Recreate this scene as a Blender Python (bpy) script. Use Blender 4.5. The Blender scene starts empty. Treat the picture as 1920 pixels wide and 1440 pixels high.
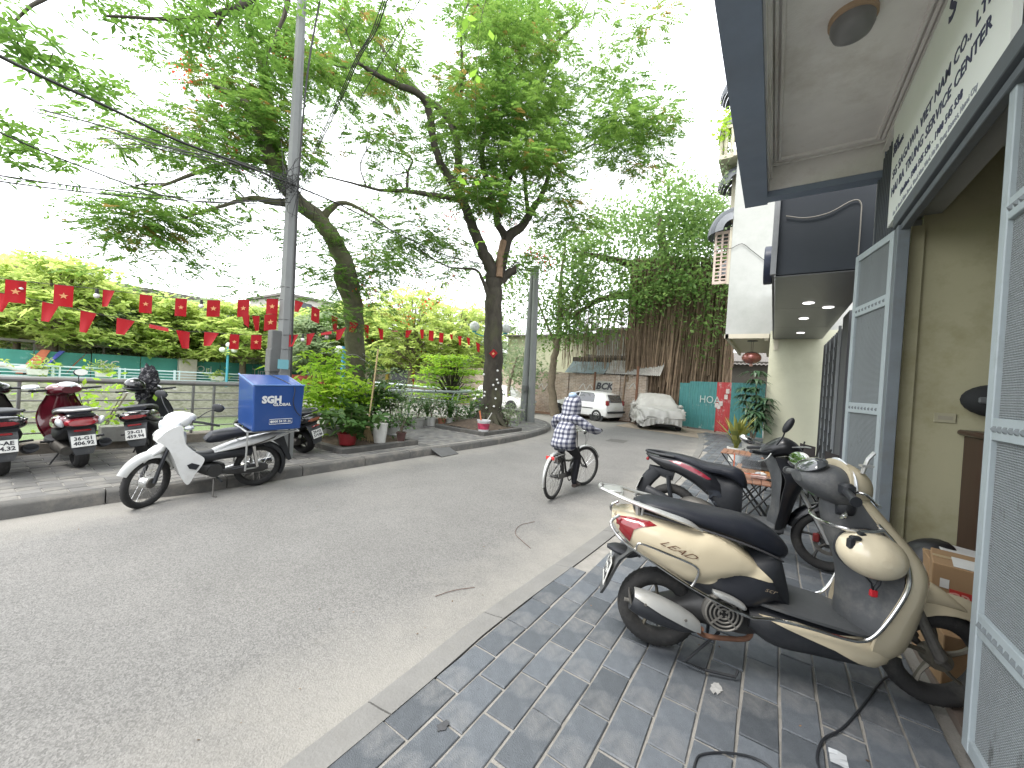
import bpy, bmesh, math, random
import numpy as np
from mathutils import Vector, Matrix
from mathutils.bvhtree import BVHTree
from math import sin, cos, pi, radians, hypot, atan2, sqrt
random.seed(7); rng = np.random.default_rng(7)
S = bpy.context.scene
COL = S.collection

# ------------------------------------------------------------------ camera
EYE = Vector((0, 0, 1.5)); FPX = 721.0
ROLL = radians(3.7); YAW = radians(34.23); PITCH = radians(-0.45)
cd = bpy.data.cameras.new('camera'); cam = bpy.data.objects.new('camera', cd); COL.objects.link(cam)
cd.sensor_width = 36; cd.lens = FPX / 1920 * 36; cd.clip_start = 0.05; cd.clip_end = 2000
_R = Vector((cos(YAW), sin(YAW), 0))
_Fw = Vector((-sin(YAW) * cos(PITCH), cos(YAW) * cos(PITCH), sin(PITCH)))
_U = _R.cross(_Fw)
_cr = _R * cos(ROLL) + _U * sin(ROLL); _cu = -_R * sin(ROLL) + _U * cos(ROLL)
cam.matrix_world = Matrix(((_cr.x, _cu.x, -_Fw.x, EYE.x), (_cr.y, _cu.y, -_Fw.y, EYE.y), (_cr.z, _cu.z, -_Fw.z, EYE.z), (0, 0, 0, 1)))
S.camera = cam
# ------------------------------------------------------------------ sky, sun, exposure (bright overcast)
SUN_EL, SUN_AZ = radians(62), radians(200)
w = bpy.data.worlds.new('World'); S.world = w; w.use_nodes = True
nt = w.node_tree; nt.nodes.clear()
sky = nt.nodes.new('ShaderNodeTexSky'); sky.sky_type = 'NISHITA'; sky.sun_disc = False
sky.sun_elevation = SUN_EL; sky.sun_rotation = SUN_AZ; sky.dust_density = 4; sky.air_density = 1.0
hs = nt.nodes.new('ShaderNodeMixRGB'); hs.inputs[0].default_value = 0.86; hs.inputs[2].default_value = (8.6, 8.75, 9.0, 1)
bg = nt.nodes.new('ShaderNodeBackground'); bg.inputs[1].default_value = 0.15
wo = nt.nodes.new('ShaderNodeOutputWorld')
nt.links.new(sky.outputs[0], hs.inputs[1]); nt.links.new(hs.outputs[0], bg.inputs[0]); nt.links.new(bg.outputs[0], wo.inputs[0])
sd = bpy.data.lights.new('sun', 'SUN'); sd.energy = 1.3; sd.angle = radians(22); sd.color = (1.0, 0.96, 0.9)
so = bpy.data.objects.new('sun', sd); COL.objects.link(so)
_sdir = Vector((sin(SUN_AZ) * cos(SUN_EL), cos(SUN_AZ) * cos(SUN_EL), sin(SUN_EL)))
so.rotation_euler = _sdir.to_track_quat('Z', 'Y').to_euler()
S.view_settings.view_transform = 'Standard'; S.view_settings.look = 'None'
S.view_settings.gamma = 1; S.view_settings.use_curve_mapping = False
S.view_settings.exposure = 1.52
S.cycles.max_bounces = 7; S.cycles.diffuse_bounces = 4; S.cycles.glossy_bounces = 3; S.cycles.transmission_bounces = 6
S.cycles.transparent_max_bounces = 12; S.cycles.use_denoising = True
S.cycles.caustics_reflective = False; S.cycles.caustics_refractive = False

# ------------------------------------------------------------------ measuring: where a sight line meets a real surface
def sight(px, py):
    dx, dy = px - 960, py - 720
    return _cr * dx + _cu * (-dy) + _Fw * FPX
def on_z(px, py, z=0.0):
    r = sight(px, py); return EYE + r * ((z - EYE.z) / r.z)
def on_x(px, py, x):
    r = sight(px, py); return EYE + r * (x / r.x)
def on_y(px, py, y):
    r = sight(px, py); return EYE + r * (y / r.y)
def at_d(px, py, d):
    r = sight(px, py); return EYE + r * (d / hypot(r.x, r.y))

# ------------------------------------------------------------------ materials
MATS = {}
def mat(name, col, rough=0.6, metal=0.0, var=0.12, vs=6.0, bump=0.0, bs=60.0, dirt=None, dirt_amt=0.5, dirt_s=2.5,
        coat=0.0, spec=0.5, island=0.0, trans=0.0, alpha=1.0, emit=None, emit_s=0.0, stretch=None, ior=1.45, dirt_lo=0.5, dirt_hi=0.7):
    if name in MATS: return MATS[name]
    m = bpy.data.materials.new(name); m.use_nodes = True; MATS[name] = m
    N = m.node_tree.nodes; L = m.node_tree.links; b = N['Principled BSDF']
    b.inputs['Roughness'].default_value = rough; b.inputs['Metallic'].default_value = metal
    b.inputs['Specular IOR Level'].default_value = spec; b.inputs['Coat Weight'].default_value = coat
    b.inputs['Transmission Weight'].default_value = trans; b.inputs['IOR'].default_value = ior
    b.inputs['Alpha'].default_value = alpha
    c = tuple(col) + (1,)
    tc = N.new('ShaderNodeTexCoord'); src = tc.outputs['Object']
    if stretch:
        mp = N.new('ShaderNodeMapping'); mp.inputs['Scale'].default_value = stretch
        L.new(src, mp.inputs[0]); src = mp.outputs[0]
    last = None
    if var > 0:
        n = N.new('ShaderNodeTexNoise'); n.inputs['Scale'].default_value = vs; n.inputs['Detail'].default_value = 5; n.inputs['Roughness'].default_value = 0.65
        L.new(src, n.inputs['Vector'])
        r = N.new('ShaderNodeMapRange'); r.inputs[1].default_value = 0.25; r.inputs[2].default_value = 0.75
        r.inputs[3].default_value = 1 - var; r.inputs[4].default_value = 1 + var
        L.new(n.outputs['Fac'], r.inputs[0])
        v = N.new('ShaderNodeHueSaturation'); v.inputs['Color'].default_value = c
        L.new(r.outputs[0], v.inputs['Value']); last = v.outputs[0]
    if island > 0:
        g = N.new('ShaderNodeNewGeometry'); oi = N.new('ShaderNodeObjectInfo')
        a = N.new('ShaderNodeMath'); a.operation = 'ADD'; L.new(g.outputs['Random Per Island'], a.inputs[0]); L.new(oi.outputs['Random'], a.inputs[1])
        f = N.new('ShaderNodeMath'); f.operation = 'FRACT'; L.new(a.outputs[0], f.inputs[0])
        r2 = N.new('ShaderNodeMapRange'); r2.inputs[3].default_value = 1 - island; r2.inputs[4].default_value = 1 + island
        L.new(f.outputs[0], r2.inputs[0])
        v2 = N.new('ShaderNodeHueSaturation'); v2.inputs['Color'].default_value = c
        if last: L.new(last, v2.inputs['Color'])
        L.new(r2.outputs[0], v2.inputs['Value']); last = v2.outputs[0]
    if dirt:
        n = N.new('ShaderNodeTexNoise'); n.inputs['Scale'].default_value = dirt_s; n.inputs['Detail'].default_value = 8; n.inputs['Roughness'].default_value = 0.7
        L.new(src, n.inputs['Vector'])
        r = N.new('ShaderNodeMapRange'); r.inputs[1].default_value = dirt_lo; r.inputs[2].default_value = dirt_hi
        r.inputs[3].default_value = 0; r.inputs[4].default_value = dirt_amt; L.new(n.outputs['Fac'], r.inputs[0])
        mx = N.new('ShaderNodeMixRGB'); mx.inputs[1].default_value = c; mx.inputs[2].default_value = tuple(dirt) + (1,)
        if last: L.new(last, mx.inputs[1])
        L.new(r.outputs[0], mx.inputs[0]); last = mx.outputs[0]
    if last: L.new(last, b.inputs['Base Color'])
    else: b.inputs['Base Color'].default_value = c
    if bump > 0:
        n = N.new('ShaderNodeTexNoise'); n.inputs['Scale'].default_value = bs; n.inputs['Detail'].default_value = 4
        L.new(src, n.inputs['Vector'])
        bp = N.new('ShaderNodeBump'); bp.inputs['Strength'].default_value = min(1, bump); bp.inputs['Distance'].default_value = 0.01
        L.new(n.outputs['Fac'], bp.inputs['Height']); L.new(bp.outputs[0], b.inputs['Normal'])
    if emit:
        b.inputs['Emission Color'].default_value = tuple(emit) + (1,); b.inputs['Emission Strength'].default_value = emit_s
    return m

def leaf_mat(name, col, col2, trans=0.45, rough=0.55):
    if name in MATS: return MATS[name]
    m = bpy.data.materials.new(name); m.use_nodes = True; MATS[name] = m
    N = m.node_tree.nodes; L = m.node_tree.links; b = N['Principled BSDF']; out = N['Material Output']
    g = N.new('ShaderNodeNewGeometry'); tc = N.new('ShaderNodeTexCoord')
    n = N.new('ShaderNodeTexNoise'); n.inputs['Scale'].default_value = 0.9; n.inputs['Detail'].default_value = 3
    L.new(tc.outputs['Object'], n.inputs['Vector'])
    a = N.new('ShaderNodeMath'); a.operation = 'MULTIPLY_ADD'; a.inputs[1].default_value = 0.6; L.new(g.outputs['Random Per Island'], a.inputs[0]); 
    mm = N.new('ShaderNodeMapRange'); mm.inputs[1].default_value = .35; mm.inputs[2].default_value = .65; mm.inputs[4].default_value = .4; L.new(n.outputs['Fac'], mm.inputs[0])
    L.new(mm.outputs[0], a.inputs[2])
    mx = N.new('ShaderNodeMixRGB'); mx.inputs[1].default_value = tuple(col) + (1,); mx.inputs[2].default_value = tuple(col2) + (1,)
    L.new(a.outputs[0], mx.inputs[0]); L.new(mx.outputs[0], b.inputs['Base Color']); b.inputs['Roughness'].default_value = rough
    b.inputs['Specular IOR Level'].default_value = 0.3
    t = N.new('ShaderNodeBsdfTranslucent'); hh = N.new('ShaderNodeHueSaturation'); hh.inputs['Value'].default_value = 1.5; hh.inputs['Hue'].default_value = 0.485
    L.new(mx.outputs[0], hh.inputs['Color']); L.new(hh.outputs[0], t.inputs[0])
    ms = N.new('ShaderNodeMixShader'); ms.inputs[0].default_value = trans
    L.new(b.outputs[0], ms.inputs[1]); L.new(t.outputs[0], ms.inputs[2]); L.new(ms.outputs[0], out.inputs[0])
    return m

# ------------------------------------------------------------------ mesh builder
def V3(p): return np.array(p, float)
def catmull(pts, n):
    """smooth curve through rows of pts (k x d), n samples per span"""
    P = np.array(pts, float); k = len(P)
    if k < 3: 
        t = np.linspace(0, 1, n + 1)[:, None]; return P[0] * (1 - t) + P[-1] * t
    Q = np.vstack([2 * P[0] - P[1], P, 2 * P[-1] - P[-2]]); out = []
    for i in range(k - 1):
        p0, p1, p2, p3 = Q[i:i + 4]
        for j in range(n):
            t = j / n
            out.append(0.5 * ((2 * p1) + (-p0 + p2) * t + (2 * p0 - 5 * p1 + 4 * p2 - p3) * t * t + (-p0 + 3 * p1 - 3 * p2 + p3) * t ** 3))
    out.append(P[-1]); return np.array(out)

class MB:
    def __init__(s): s.v = []; s.f = []; s.n = 0
    def add(s, verts, faces):
        verts = np.asarray(verts, float); s.v.append(verts)
        for f in faces: s.f.append(tuple(int(i) + s.n for i in f))
        s.n += len(verts); return s
    def box(s, c, d, rot=None, taper=1.0, bev=0.0):
        hx, hy, hz = d[0] / 2, d[1] / 2, d[2] / 2
        if bev <= 0:
            v = [(x * hx * (taper if z > 0 else 1), y * hy * (taper if z > 0 else 1), z * hz) for z in (-1, 1) for x, y in ((-1, -1), (1, -1), (1, 1), (-1, 1))]
            f = [(3, 2, 1, 0), (4, 5, 6, 7), (0, 1, 5, 4), (1, 2, 6, 5), (2, 3, 7, 6), (3, 0, 4, 7)]
        else:
            b = min(bev, hx * .9, hy * .9, hz * .9); v = []; f = []
            for z, ins in ((-hz, b), (-hz + b, 0), (hz - b, 0), (hz, b)):
                ax, ay = hx - ins, hy - ins; c1 = b if ins == 0 else b * 0.5
                v += [(-ax + c1, -ay, z), (ax - c1, -ay, z), (ax, -ay + c1, z), (ax, ay - c1, z), (ax - c1, ay, z), (-ax + c1, ay, z), (-ax, ay - c1, z), (-ax, -ay + c1, z)]
            f = [tuple(range(7, -1, -1)), tuple(range(24, 32))]
            for k in range(3):
                for i in range(8): j = (i + 1) % 8; f.append((k * 8 + i, k * 8 + j, k * 8 + 8 + j, k * 8 + 8 + i))
        v = np.array(v)
        if rot is not None: v = v @ np.array(rot.to_3x3()).T
        return s.add(v + V3(c), f)
    def bar(s, a, b, w, h=None, up=(0, 0, 1), bev=0.0):
        """box from a to b with cross section w x h"""
        a = Vector(a); b = Vector(b); h = h or w; d = b - a; L = d.length; x = d.normalized(); upv = Vector(up)
        y = upv.cross(x)
        if y.length < 1e-4: y = Vector((0, 1, 0)).cross(x)
        if y.length < 1e-4: y = Vector((1, 0, 0))
        y.normalize(); z = x.cross(y); R = Matrix((x, y, z)).transposed()
        return s.box((a + b) / 2, (L, w, h), rot=R, bev=bev)
    def tube(s, pts, r, n=8, cap=True, smooth=0, squash=1.0):
        P = np.array(pts, float); rr = np.full(len(P), r, float) if np.isscalar(r) else np.array(r, float)
        if smooth:
            Q = catmull(np.column_stack([P, rr]), smooth); P = Q[:, :3]; rr = Q[:, 3]
        T = np.gradient(P, axis=0); T /= (np.linalg.norm(T, axis=1)[:, None] + 1e-12)
        up = np.array([0, 0, 1.]) if abs(T[0][2]) < .9 else np.array([1., 0, 0])
        u = np.cross(T[0], up); u /= np.linalg.norm(u)
        a = np.arange(n) * 2 * pi / n; V = []
        for i in range(len(P)):
            u = u - T[i] * np.dot(u, T[i]); u /= (np.linalg.norm(u) + 1e-12); w_ = np.cross(T[i], u)
            V.append(P[i] + rr[i] * (np.cos(a)[:, None] * u + squash * np.sin(a)[:, None] * w_))
        V = np.vstack(V); F = []
        for i in range(len(P) - 1):
            for j in range(n): k = (j + 1) % n; F.append((i * n + j, i * n + k, (i + 1) * n + k, (i + 1) * n + j))
        if cap: F.append(tuple(range(n - 1, -1, -1))); F.append(tuple(range((len(P) - 1) * n, len(P) * n)))
        return s.add(V, F)
    def loft(s, rings, cap=True, closed=True):
        n = len(rings[0]); V = np.vstack(rings); F = []
        for i in range(len(rings) - 1):
            for j in range(n if closed else n - 1): k = (j + 1) % n; F.append((i * n + j, i * n + k, (i + 1) * n + k, (i + 1) * n + j))
        if cap: F.append(tuple(range(n - 1, -1, -1))); F.append(tuple(range((len(rings) - 1) * n, len(rings) * n)))
        return s.add(V, F)
    def lathe(s, prof, n=16, c=(0, 0, 0), axis='Z', cap=True, rot=None):
        """prof: list of (r, h)"""
        a = np.arange(n) * 2 * pi / n; rings = []
        for r, h in prof:
            r = max(r, 1e-4)
            R = np.column_stack([r * np.cos(a), r * np.sin(a), np.full(n, h)])
            if axis == 'Y': R = R[:, [0, 2, 1]] * [1, 1, -1]
            if axis == 'X': R = R[:, [2, 0, 1]]
            if rot is not None: R = R @ np.array(rot.to_3x3()).T
            rings.append(R + V3(c))
        return s.loft(rings, cap=cap)
    def sphere(s, c, r, n=12, m=8, sq=(1, 1, 1), rot=None):
        rings = []
        for i in range(m + 1):
            t = -pi / 2 + pi * i / m; a = np.arange(n) * 2 * pi / n
            R = np.column_stack([r * max(cos(t), 1e-3) * np.cos(a) * sq[0], r * max(cos(t), 1e-3) * np.sin(a) * sq[1], np.full(n, r * sin(t) * sq[2])])
            if rot is not None: R = R @ np.array(rot.to_3x3()).T
            rings.append(R + V3(c))
        return s.loft(rings)
    def prism(s, poly, t0, t1, plane='XZ', c=(0, 0, 0)):
        """2D polygon extruded from t0 to t1 along the third axis"""
        k = len(poly); V = []
        for t in (t0, t1):
            for a, b in poly: V.append({'XZ': (a, t, b), 'XY': (a, b, t), 'YZ': (t, a, b)}[plane])
        F = [tuple(range(k - 1, -1, -1)), tuple(range(k, 2 * k))] + [(i, (i + 1) % k, k + (i + 1) % k, k + i) for i in range(k)]
        return s.add(np.array(V) + V3(c), F)
    def body(s, st, n=20, sub=5, y0=0.0, cap=True):
        """rounded body along x/z: stations (x, z, height, width, tilt_deg, exponent)"""
        Q = catmull([tuple(q) + (0,) * (5 - len(q)) + (2.6,) * (6 - max(5, len(q))) if len(q) < 6 else q for q in st], sub)
        a = np.arange(n) * 2 * pi / n; rings = []
        for x, z, h, w_, tl, e in Q:
            ca, sa = np.cos(a), np.sin(a)
            yy = np.sign(ca) * np.abs(ca) ** (2 / e) * w_ / 2; zz = np.sign(sa) * np.abs(sa) ** (2 / e) * h / 2
            t = radians(tl)
            rings.append(np.column_stack([x - zz * sin(t), y0 + yy, z + zz * cos(t)]))
        return s.loft(rings, cap=cap)
    def torus(s, c, R, r, n=36, m=10, axis='Y', sq=1.0):
        V = []; F = []
        for i in range(n):
            a = 2 * pi * i / n
            for j in range(m):
                b = 2 * pi * j / m; q = R + r * cos(b); h = r * sin(b) * sq
                p = (q * cos(a), h, q * sin(a)) if axis == 'Y' else ((q * cos(a), q * sin(a), h) if axis == 'Z' else (h, q * cos(a), q * sin(a)))
                V.append(p)
        for i in range(n):
            for j in range(m): F.append((i * m + j, i * m + (j + 1) % m, ((i + 1) % n) * m + (j + 1) % m, ((i + 1) % n) * m + j))
        return s.add(np.array(V) + V3(c), F)
    def mesh(s, name, smooth=35):
        me = bpy.data.meshes.new(name); V = np.vstack(s.v) if s.v else np.zeros((0, 3))
        me.from_pydata(V.tolist(), [], s.f); me.update()
        if smooth:
            me.shade_smooth(); me.set_sharp_from_angle(angle=radians(smooth))
        return me
    def build(s, name, m, parent=None, smooth=35, fix=True):
        me = s.mesh(name, smooth)
        if fix:
            bm = bmesh.new(); bm.from_mesh(me); bmesh.ops.recalc_face_normals(bm, faces=bm.faces); bm.to_mesh(me); bm.free()
        o = bpy.data.objects.new(name, me); COL.objects.link(o)
        if m: me.materials.append(m)
        if parent: o.parent = parent
        return o

def quick(name, verts, faces_n, m, parent=None, k=4):
    """big meshes: verts (N,3), consecutive k-gons"""
    V = np.asarray(verts, np.float32).reshape(-1, 3); nf = len(V) // k
    me = bpy.data.meshes.new(name); me.vertices.add(len(V)); me.vertices.foreach_set('co', V.ravel())
    me.loops.add(len(V)); me.loops.foreach_set('vertex_index', np.arange(len(V), dtype=np.int32))
    me.polygons.add(nf); me.polygons.foreach_set('loop_start', np.arange(0, len(V), k, dtype=np.int32))
    me.update(calc_edges=True); me.validate()
    if m: me.materials.append(m)
    o = bpy.data.objects.new(name, me); COL.objects.link(o)
    if parent: o.parent = parent
    return o
def quick_idx(name, V, F, m, parent=None):
    V = np.asarray(V, np.float32); F = np.asarray(F, np.int32); k = F.shape[1]
    me = bpy.data.meshes.new(name); me.vertices.add(len(V)); me.vertices.foreach_set('co', V.ravel())
    me.loops.add(F.size); me.loops.foreach_set('vertex_index', F.ravel())
    me.polygons.add(len(F)); me.polygons.foreach_set('loop_start', np.arange(0, F.size, k, dtype=np.int32))
    me.update(calc_edges=True)
    if m: me.materials.append(m)
    o = bpy.data.objects.new(name, me); COL.objects.link(o)
    if parent: o.parent = parent
    return o

def tag(o, label=None, cat=None, group=None, kind=None):
    if label: o['label'] = label
    if cat: o['category'] = cat
    if group: o['group'] = group
    if kind: o['kind'] = kind
    return o
def thing(name, label, cat, loc=(0, 0, 0), rz=0.0, group=None, rot=None):
    o = bpy.data.objects.new(name, None); COL.objects.link(o); o.empty_display_size = 0.2
    o.location = loc; o.rotation_euler = rot if rot else (0, 0, rz)
    return tag(o, label, cat, group)
def struct(o): o['kind'] = 'structure'; return o
def copy_tree(o, parent=None):
    c = o.copy(); COL.objects.link(c)
    if parent: c.parent = parent
    for ch in list(o.children): copy_tree(ch, c)
    return c

def text_mesh(txt, size, m, name, parent=None, loc=(0, 0, 0), rot=(0, 0, 0), bold=0.0, depth=0.001, align='CENTER', sx=1.0, shear=0.0, spacing=1.0):
    cu = bpy.data.curves.new('txt', 'FONT'); cu.body = txt; cu.size = size; cu.offset = bold; cu.extrude = depth
    cu.align_x = align; cu.align_y = 'CENTER'; cu.shear = shear; cu.space_character = spacing; cu.resolution_u = 2
    o = bpy.data.objects.new('txt', cu); COL.objects.link(o)
    dg = bpy.context.evaluated_depsgraph_get(); me = bpy.data.meshes.new_from_object(o.evaluated_get(dg))
    bpy.data.objects.remove(o); bpy.data.curves.remove(cu)
    me.materials.clear(); me.materials.append(m)
    ob = bpy.data.objects.new(name, me); COL.objects.link(ob); ob.location = loc; ob.rotation_euler = rot; ob.scale = (sx, 1, 1)
    if parent: ob.parent = parent
    return ob

def panel_on(poly, srcs, name, m, parent, side=-1, off=0.004, cell=0.035, thick=0.004, miss=0.15):
    """a skin panel: side-view outline (x,z) laid onto the bodies srcs along y, proud by off"""
    bvhs = []
    for o in srcs:
        me = o.data; bvhs.append(BVHTree.FromPolygons([tuple(v.co) for v in me.vertices], [tuple(p.vertices) for p in me.polygons]))
    bm = bmesh.new(); vs = [bm.verts.new((x, 0, z)) for x, z in poly]; bm.faces.new(vs)
    xs = [p[0] for p in poly]; zs = [p[1] for p in poly]
    for ax, lo, hi in ((0, min(xs), max(xs)), (2, min(zs), max(zs))):
        q = lo + cell
        while q < hi:
            co = Vector((q if ax == 0 else 0, 0, q if ax == 2 else 0)); no = Vector((1, 0, 0)) if ax == 0 else Vector((0, 0, 1))
            bmesh.ops.bisect_plane(bm, geom=bm.verts[:] + bm.edges[:] + bm.faces[:], plane_co=co, plane_no=no); q += cell
    bmesh.ops.triangulate(bm, faces=bm.faces[:])
    for v in bm.verts:
        best = None
        for b in bvhs:
            h = b.ray_cast(Vector((v.co.x, side * 1.0, v.co.z)), Vector((0, -side, 0)))
            if h[0] is not None and (best is None or side * h[0].y > side * best): best = h[0].y
        if best is None or side * best < 0: 
            # off the body: nearest point
            bb = None
            for b in bvhs:
                hn = b.find_nearest(Vector((v.co.x, side * miss, v.co.z)))
                if hn[0] is not None and (bb is None or hn[3] < bb[1]): bb = (hn[0].y, hn[3])
            best = bb[0] if bb else side * miss
        v.co.y = best + side * off
    r = bmesh.ops.extrude_face_region(bm, geom=bm.faces[:])
    for e in r['geom']:
        if isinstance(e, bmesh.types.BMVert): e.co.y -= side * thick
    bmesh.ops.recalc_face_normals(bm, faces=bm.faces)
    me = bpy.data.meshes.new(name); bm.to_mesh(me); bm.free(); me.shade_smooth(); me.set_sharp_from_angle(angle=radians(40)); me.materials.append(m)
    o = bpy.data.objects.new(name, me); COL.objects.link(o); o.parent = parent
    return o
def smooth_poly(pts, n=4):
    P = list(pts); P = P + [P[0]]
    Q = np.array([P[-2]] + P + [P[1]], float); out = []
    for i in range(1, len(Q) - 2):
        p0, p1, p2, p3 = Q[i - 1:i + 3]
        for j in range(n):
            t = j / n
            out.append(tuple(0.5 * ((2 * p1) + (-p0 + p2) * t + (2 * p0 - 5 * p1 + 4 * p2 - p3) * t * t + (-p0 + 3 * p1 - 3 * p2 + p3) * t ** 3)))
    return out
# ================================================================== ground, lake, pavements
M_asphalt = mat('asphalt', (0.154, 0.152, 0.146), 0.93, var=.10, vs=1.3, bump=.5, bs=120, dirt=(.20, .195, .185), dirt_amt=.45, dirt_s=.55, spec=.25)
def _asphalt_grain(m):
    N = m.node_tree.nodes; L = m.node_tree.links; b = N['Principled BSDF']; cur = b.inputs['Base Color'].links[0].from_socket
    tc = N.new('ShaderNodeTexCoord')
    v = N.new('ShaderNodeTexVoronoi'); v.inputs['Scale'].default_value = 130; L.new(tc.outputs['Object'], v.inputs['Vector'])
    r = N.new('ShaderNodeMapRange'); r.inputs[1].default_value = 0; r.inputs[2].default_value = 1; r.inputs[3].default_value = .76; r.inputs[4].default_value = 1.28
    sep = N.new('ShaderNodeSeparateColor'); L.new(v.outputs['Color'], sep.inputs[0]); L.new(sep.outputs[0], r.inputs[0])
    h = N.new('ShaderNodeHueSaturation'); L.new(cur, h.inputs['Color']); L.new(r.outputs[0], h.inputs['Value'])
    # pale dust gathered along both kerbs (x distance), with a ragged edge
    sx = N.new('ShaderNodeSeparateXYZ'); L.new(tc.outputs['Object'], sx.inputs[0])
    nz = N.new('ShaderNodeTexNoise'); nz.inputs['Scale'].default_value = 1.6; nz.inputs['Detail'].default_value = 7; nz.inputs['Roughness'].default_value = .7; L.new(tc.outputs['Object'], nz.inputs['Vector'])
    add = N.new('ShaderNodeMath'); add.operation = 'ADD'; add.inputs[1].default_value = 3.45; L.new(sx.outputs[0], add.inputs[0])
    ab = N.new('ShaderNodeMath'); ab.operation = 'ABSOLUTE'; L.new(add.outputs[0], ab.inputs[0])
    ad = N.new('ShaderNodeMath'); ad.operation = 'MULTIPLY_ADD'; ad.inputs[1].default_value = 1.5; L.new(nz.outputs['Fac'], ad.inputs[0]); L.new(ab.outputs[0], ad.inputs[2])
    rr = N.new('ShaderNodeMapRange'); rr.inputs[1].default_value = 2.05; rr.inputs[2].default_value = 2.8; rr.inputs[4].default_value = .7; L.new(ad.outputs[0], rr.inputs[0])
    mx = N.new('ShaderNodeMixRGB'); mx.inputs[2].default_value = (.27, .26, .235, 1); L.new(rr.outputs[0], mx.inputs[0]); L.new(h.outputs[0], mx.inputs[1])
    L.new(mx.outputs[0], b.inputs['Base Color'])
_asphalt_grain(M_asphalt)
M_conc = mat('concrete', (0.26, 0.255, 0.24), 0.9, var=.15, vs=3, bump=.35, bs=45, dirt=(.12, .115, .105), dirt_amt=.6, dirt_s=1.6, spec=.3)
M_kerb = mat('kerb_concrete', (0.17, 0.168, 0.16), 0.9, var=.12, vs=5, bump=.4, bs=60, dirt=(.17, .165, .15), dirt_amt=.7, dirt_s=2.2, spec=.3)
M_kerbL = mat('kerb_stone', (0.105, 0.103, 0.098), 0.9, var=.15, vs=4, bump=.4, bs=60, dirt=(.24, .22, .19), dirt_amt=.6, dirt_s=3, spec=.3)
M_mortar = mat('mortar', (0.25, 0.24, 0.22), 0.95, var=.2, vs=9, bump=.5, bs=120, dirt=(.14, .135, .12), dirt_amt=.7, dirt_s=4)
M_tile = mat('slate_paver', (0.092, 0.103, 0.116), 0.55, var=.22, vs=14, bump=.45, bs=170, dirt=(.19, .19, .188), dirt_amt=.7, dirt_s=3.2, island=.28, spec=.4)
M_tile2 = mat('grey_paver', (0.135, 0.133, 0.128), 0.8, var=.15, vs=8, bump=.3, bs=120, dirt=(.27, .255, .22), dirt_amt=.6, dirt_s=2, island=.2, spec=.35)
M_earth = mat('earth', (0.13, 0.10, 0.07), 0.95, var=.3, vs=7, bump=.9, bs=30, dirt=(.2, .17, .12), dirt_amt=.7, dirt_s=4)
ZR = -0.035
def slab(name, poly, z0, z1, m):
    b = MB(); b.prism(poly, z0, z1, 'XY'); return b.build(name, m, smooth=0)
e = struct(quick_idx('ground', [(-300, -300, -3), (300, -300, -3), (300, 300, -3), (-300, 300, -3)], [[0, 1, 2, 3]], M_earth))
# street: near land mass with the lake cut out along x=-8.5
struct(slab('road', [(-8.55, -40), (60, -40), (60, 80), (-60, 80), (-60, 10.8), (-8.55, 10.8)], -2.95, ZR, M_asphalt))
M_water = mat('lake_water', (0.16, 0.24, 0.10), 0.12, var=.25, vs=.5, bump=.25, bs=3.0, spec=.5, stretch=(1, .4, 1))
struct(quick_idx('water', [(-28.9, -60, -2.0), (-8.5, -60, -2.0), (-8.5, 10.9, -2.0), (-28.9, 10.9, -2.0)], [[0, 1, 2, 3]], M_water))
M_bank = mat('bank_masonry', (0.36, 0.34, 0.29), 0.9, var=.35, vs=5, bump=.8, bs=12, dirt=(.13, .14, .08), dirt_amt=.7, dirt_s=2.2, stretch=(1, 1, 2))
struct(slab('far_bank', [(-300, -200), (-28.9, -200), (-28.9, 10.8), (-60, 10.8), (-60, 200), (-300, 200)], -2.95, 0.0, M_bank))

def curve_off(pts, off):
    P = np.array(pts, float); T = np.gradient(P, axis=0); T /= np.linalg.norm(T, axis=1)[:, None]
    return P + np.column_stack([-T[:, 1], T[:, 0]]) * off
def resample(P, step):
    P = np.array(P, float); d = np.r_[0, np.cumsum(np.linalg.norm(np.diff(P, axis=0), axis=1))]
    n = max(2, int(d[-1] / step)); t = np.linspace(0, d[-1], n + 1)
    return np.column_stack([np.interp(t, d, P[:, k]) for k in range(P.shape[1])])

# near (right) pavement
kr = catmull([(-1.47, -6), (-1.47, 0.7), (-1.49, 2.0), (-1.42, 4.0), (-1.42, 7), (-1.56, 10.5), (-1.9, 13.6), (-2.35, 16.3)], 8)
nearpave = struct(slab('pavement', [(-1.30, -6)] + [tuple(p) for p in curve_off(kr, -.17)[10:]] + [(4, 17.4), (4, 5.6), (.74, 5.6), (.74, -6)], ZR - .3, -.008, M_mortar))
def tile_mesh(w, l, h, k):
    b = MB(); r = random.Random(k); ch = .004
    o = [(-w / 2, -l / 2), (w / 2, -l / 2), (w / 2, l / 2), (-w / 2, l / 2)]
    j = lambda: (r.random() - .5) * .004
    v = [(x, y, -h) for x, y in o] + [(x + j(), y + j(), -ch) for x, y in o] + [(x * (1 - 2 * ch / w), y * (1 - 2 * ch / l), j() * .25) for x, y in o]
    f = [(4 * a + i, 4 * a + (i + 1) % 4, 4 * a + 4 + (i + 1) % 4, 4 * a + 4 + i) for a in (0, 1) for i in range(4)] + [(8, 9, 10, 11)]
    b.add(v, f); return b
def edge_x(kx, y): return np.interp(y, kx[:, 1], kx[:, 0])
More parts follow.
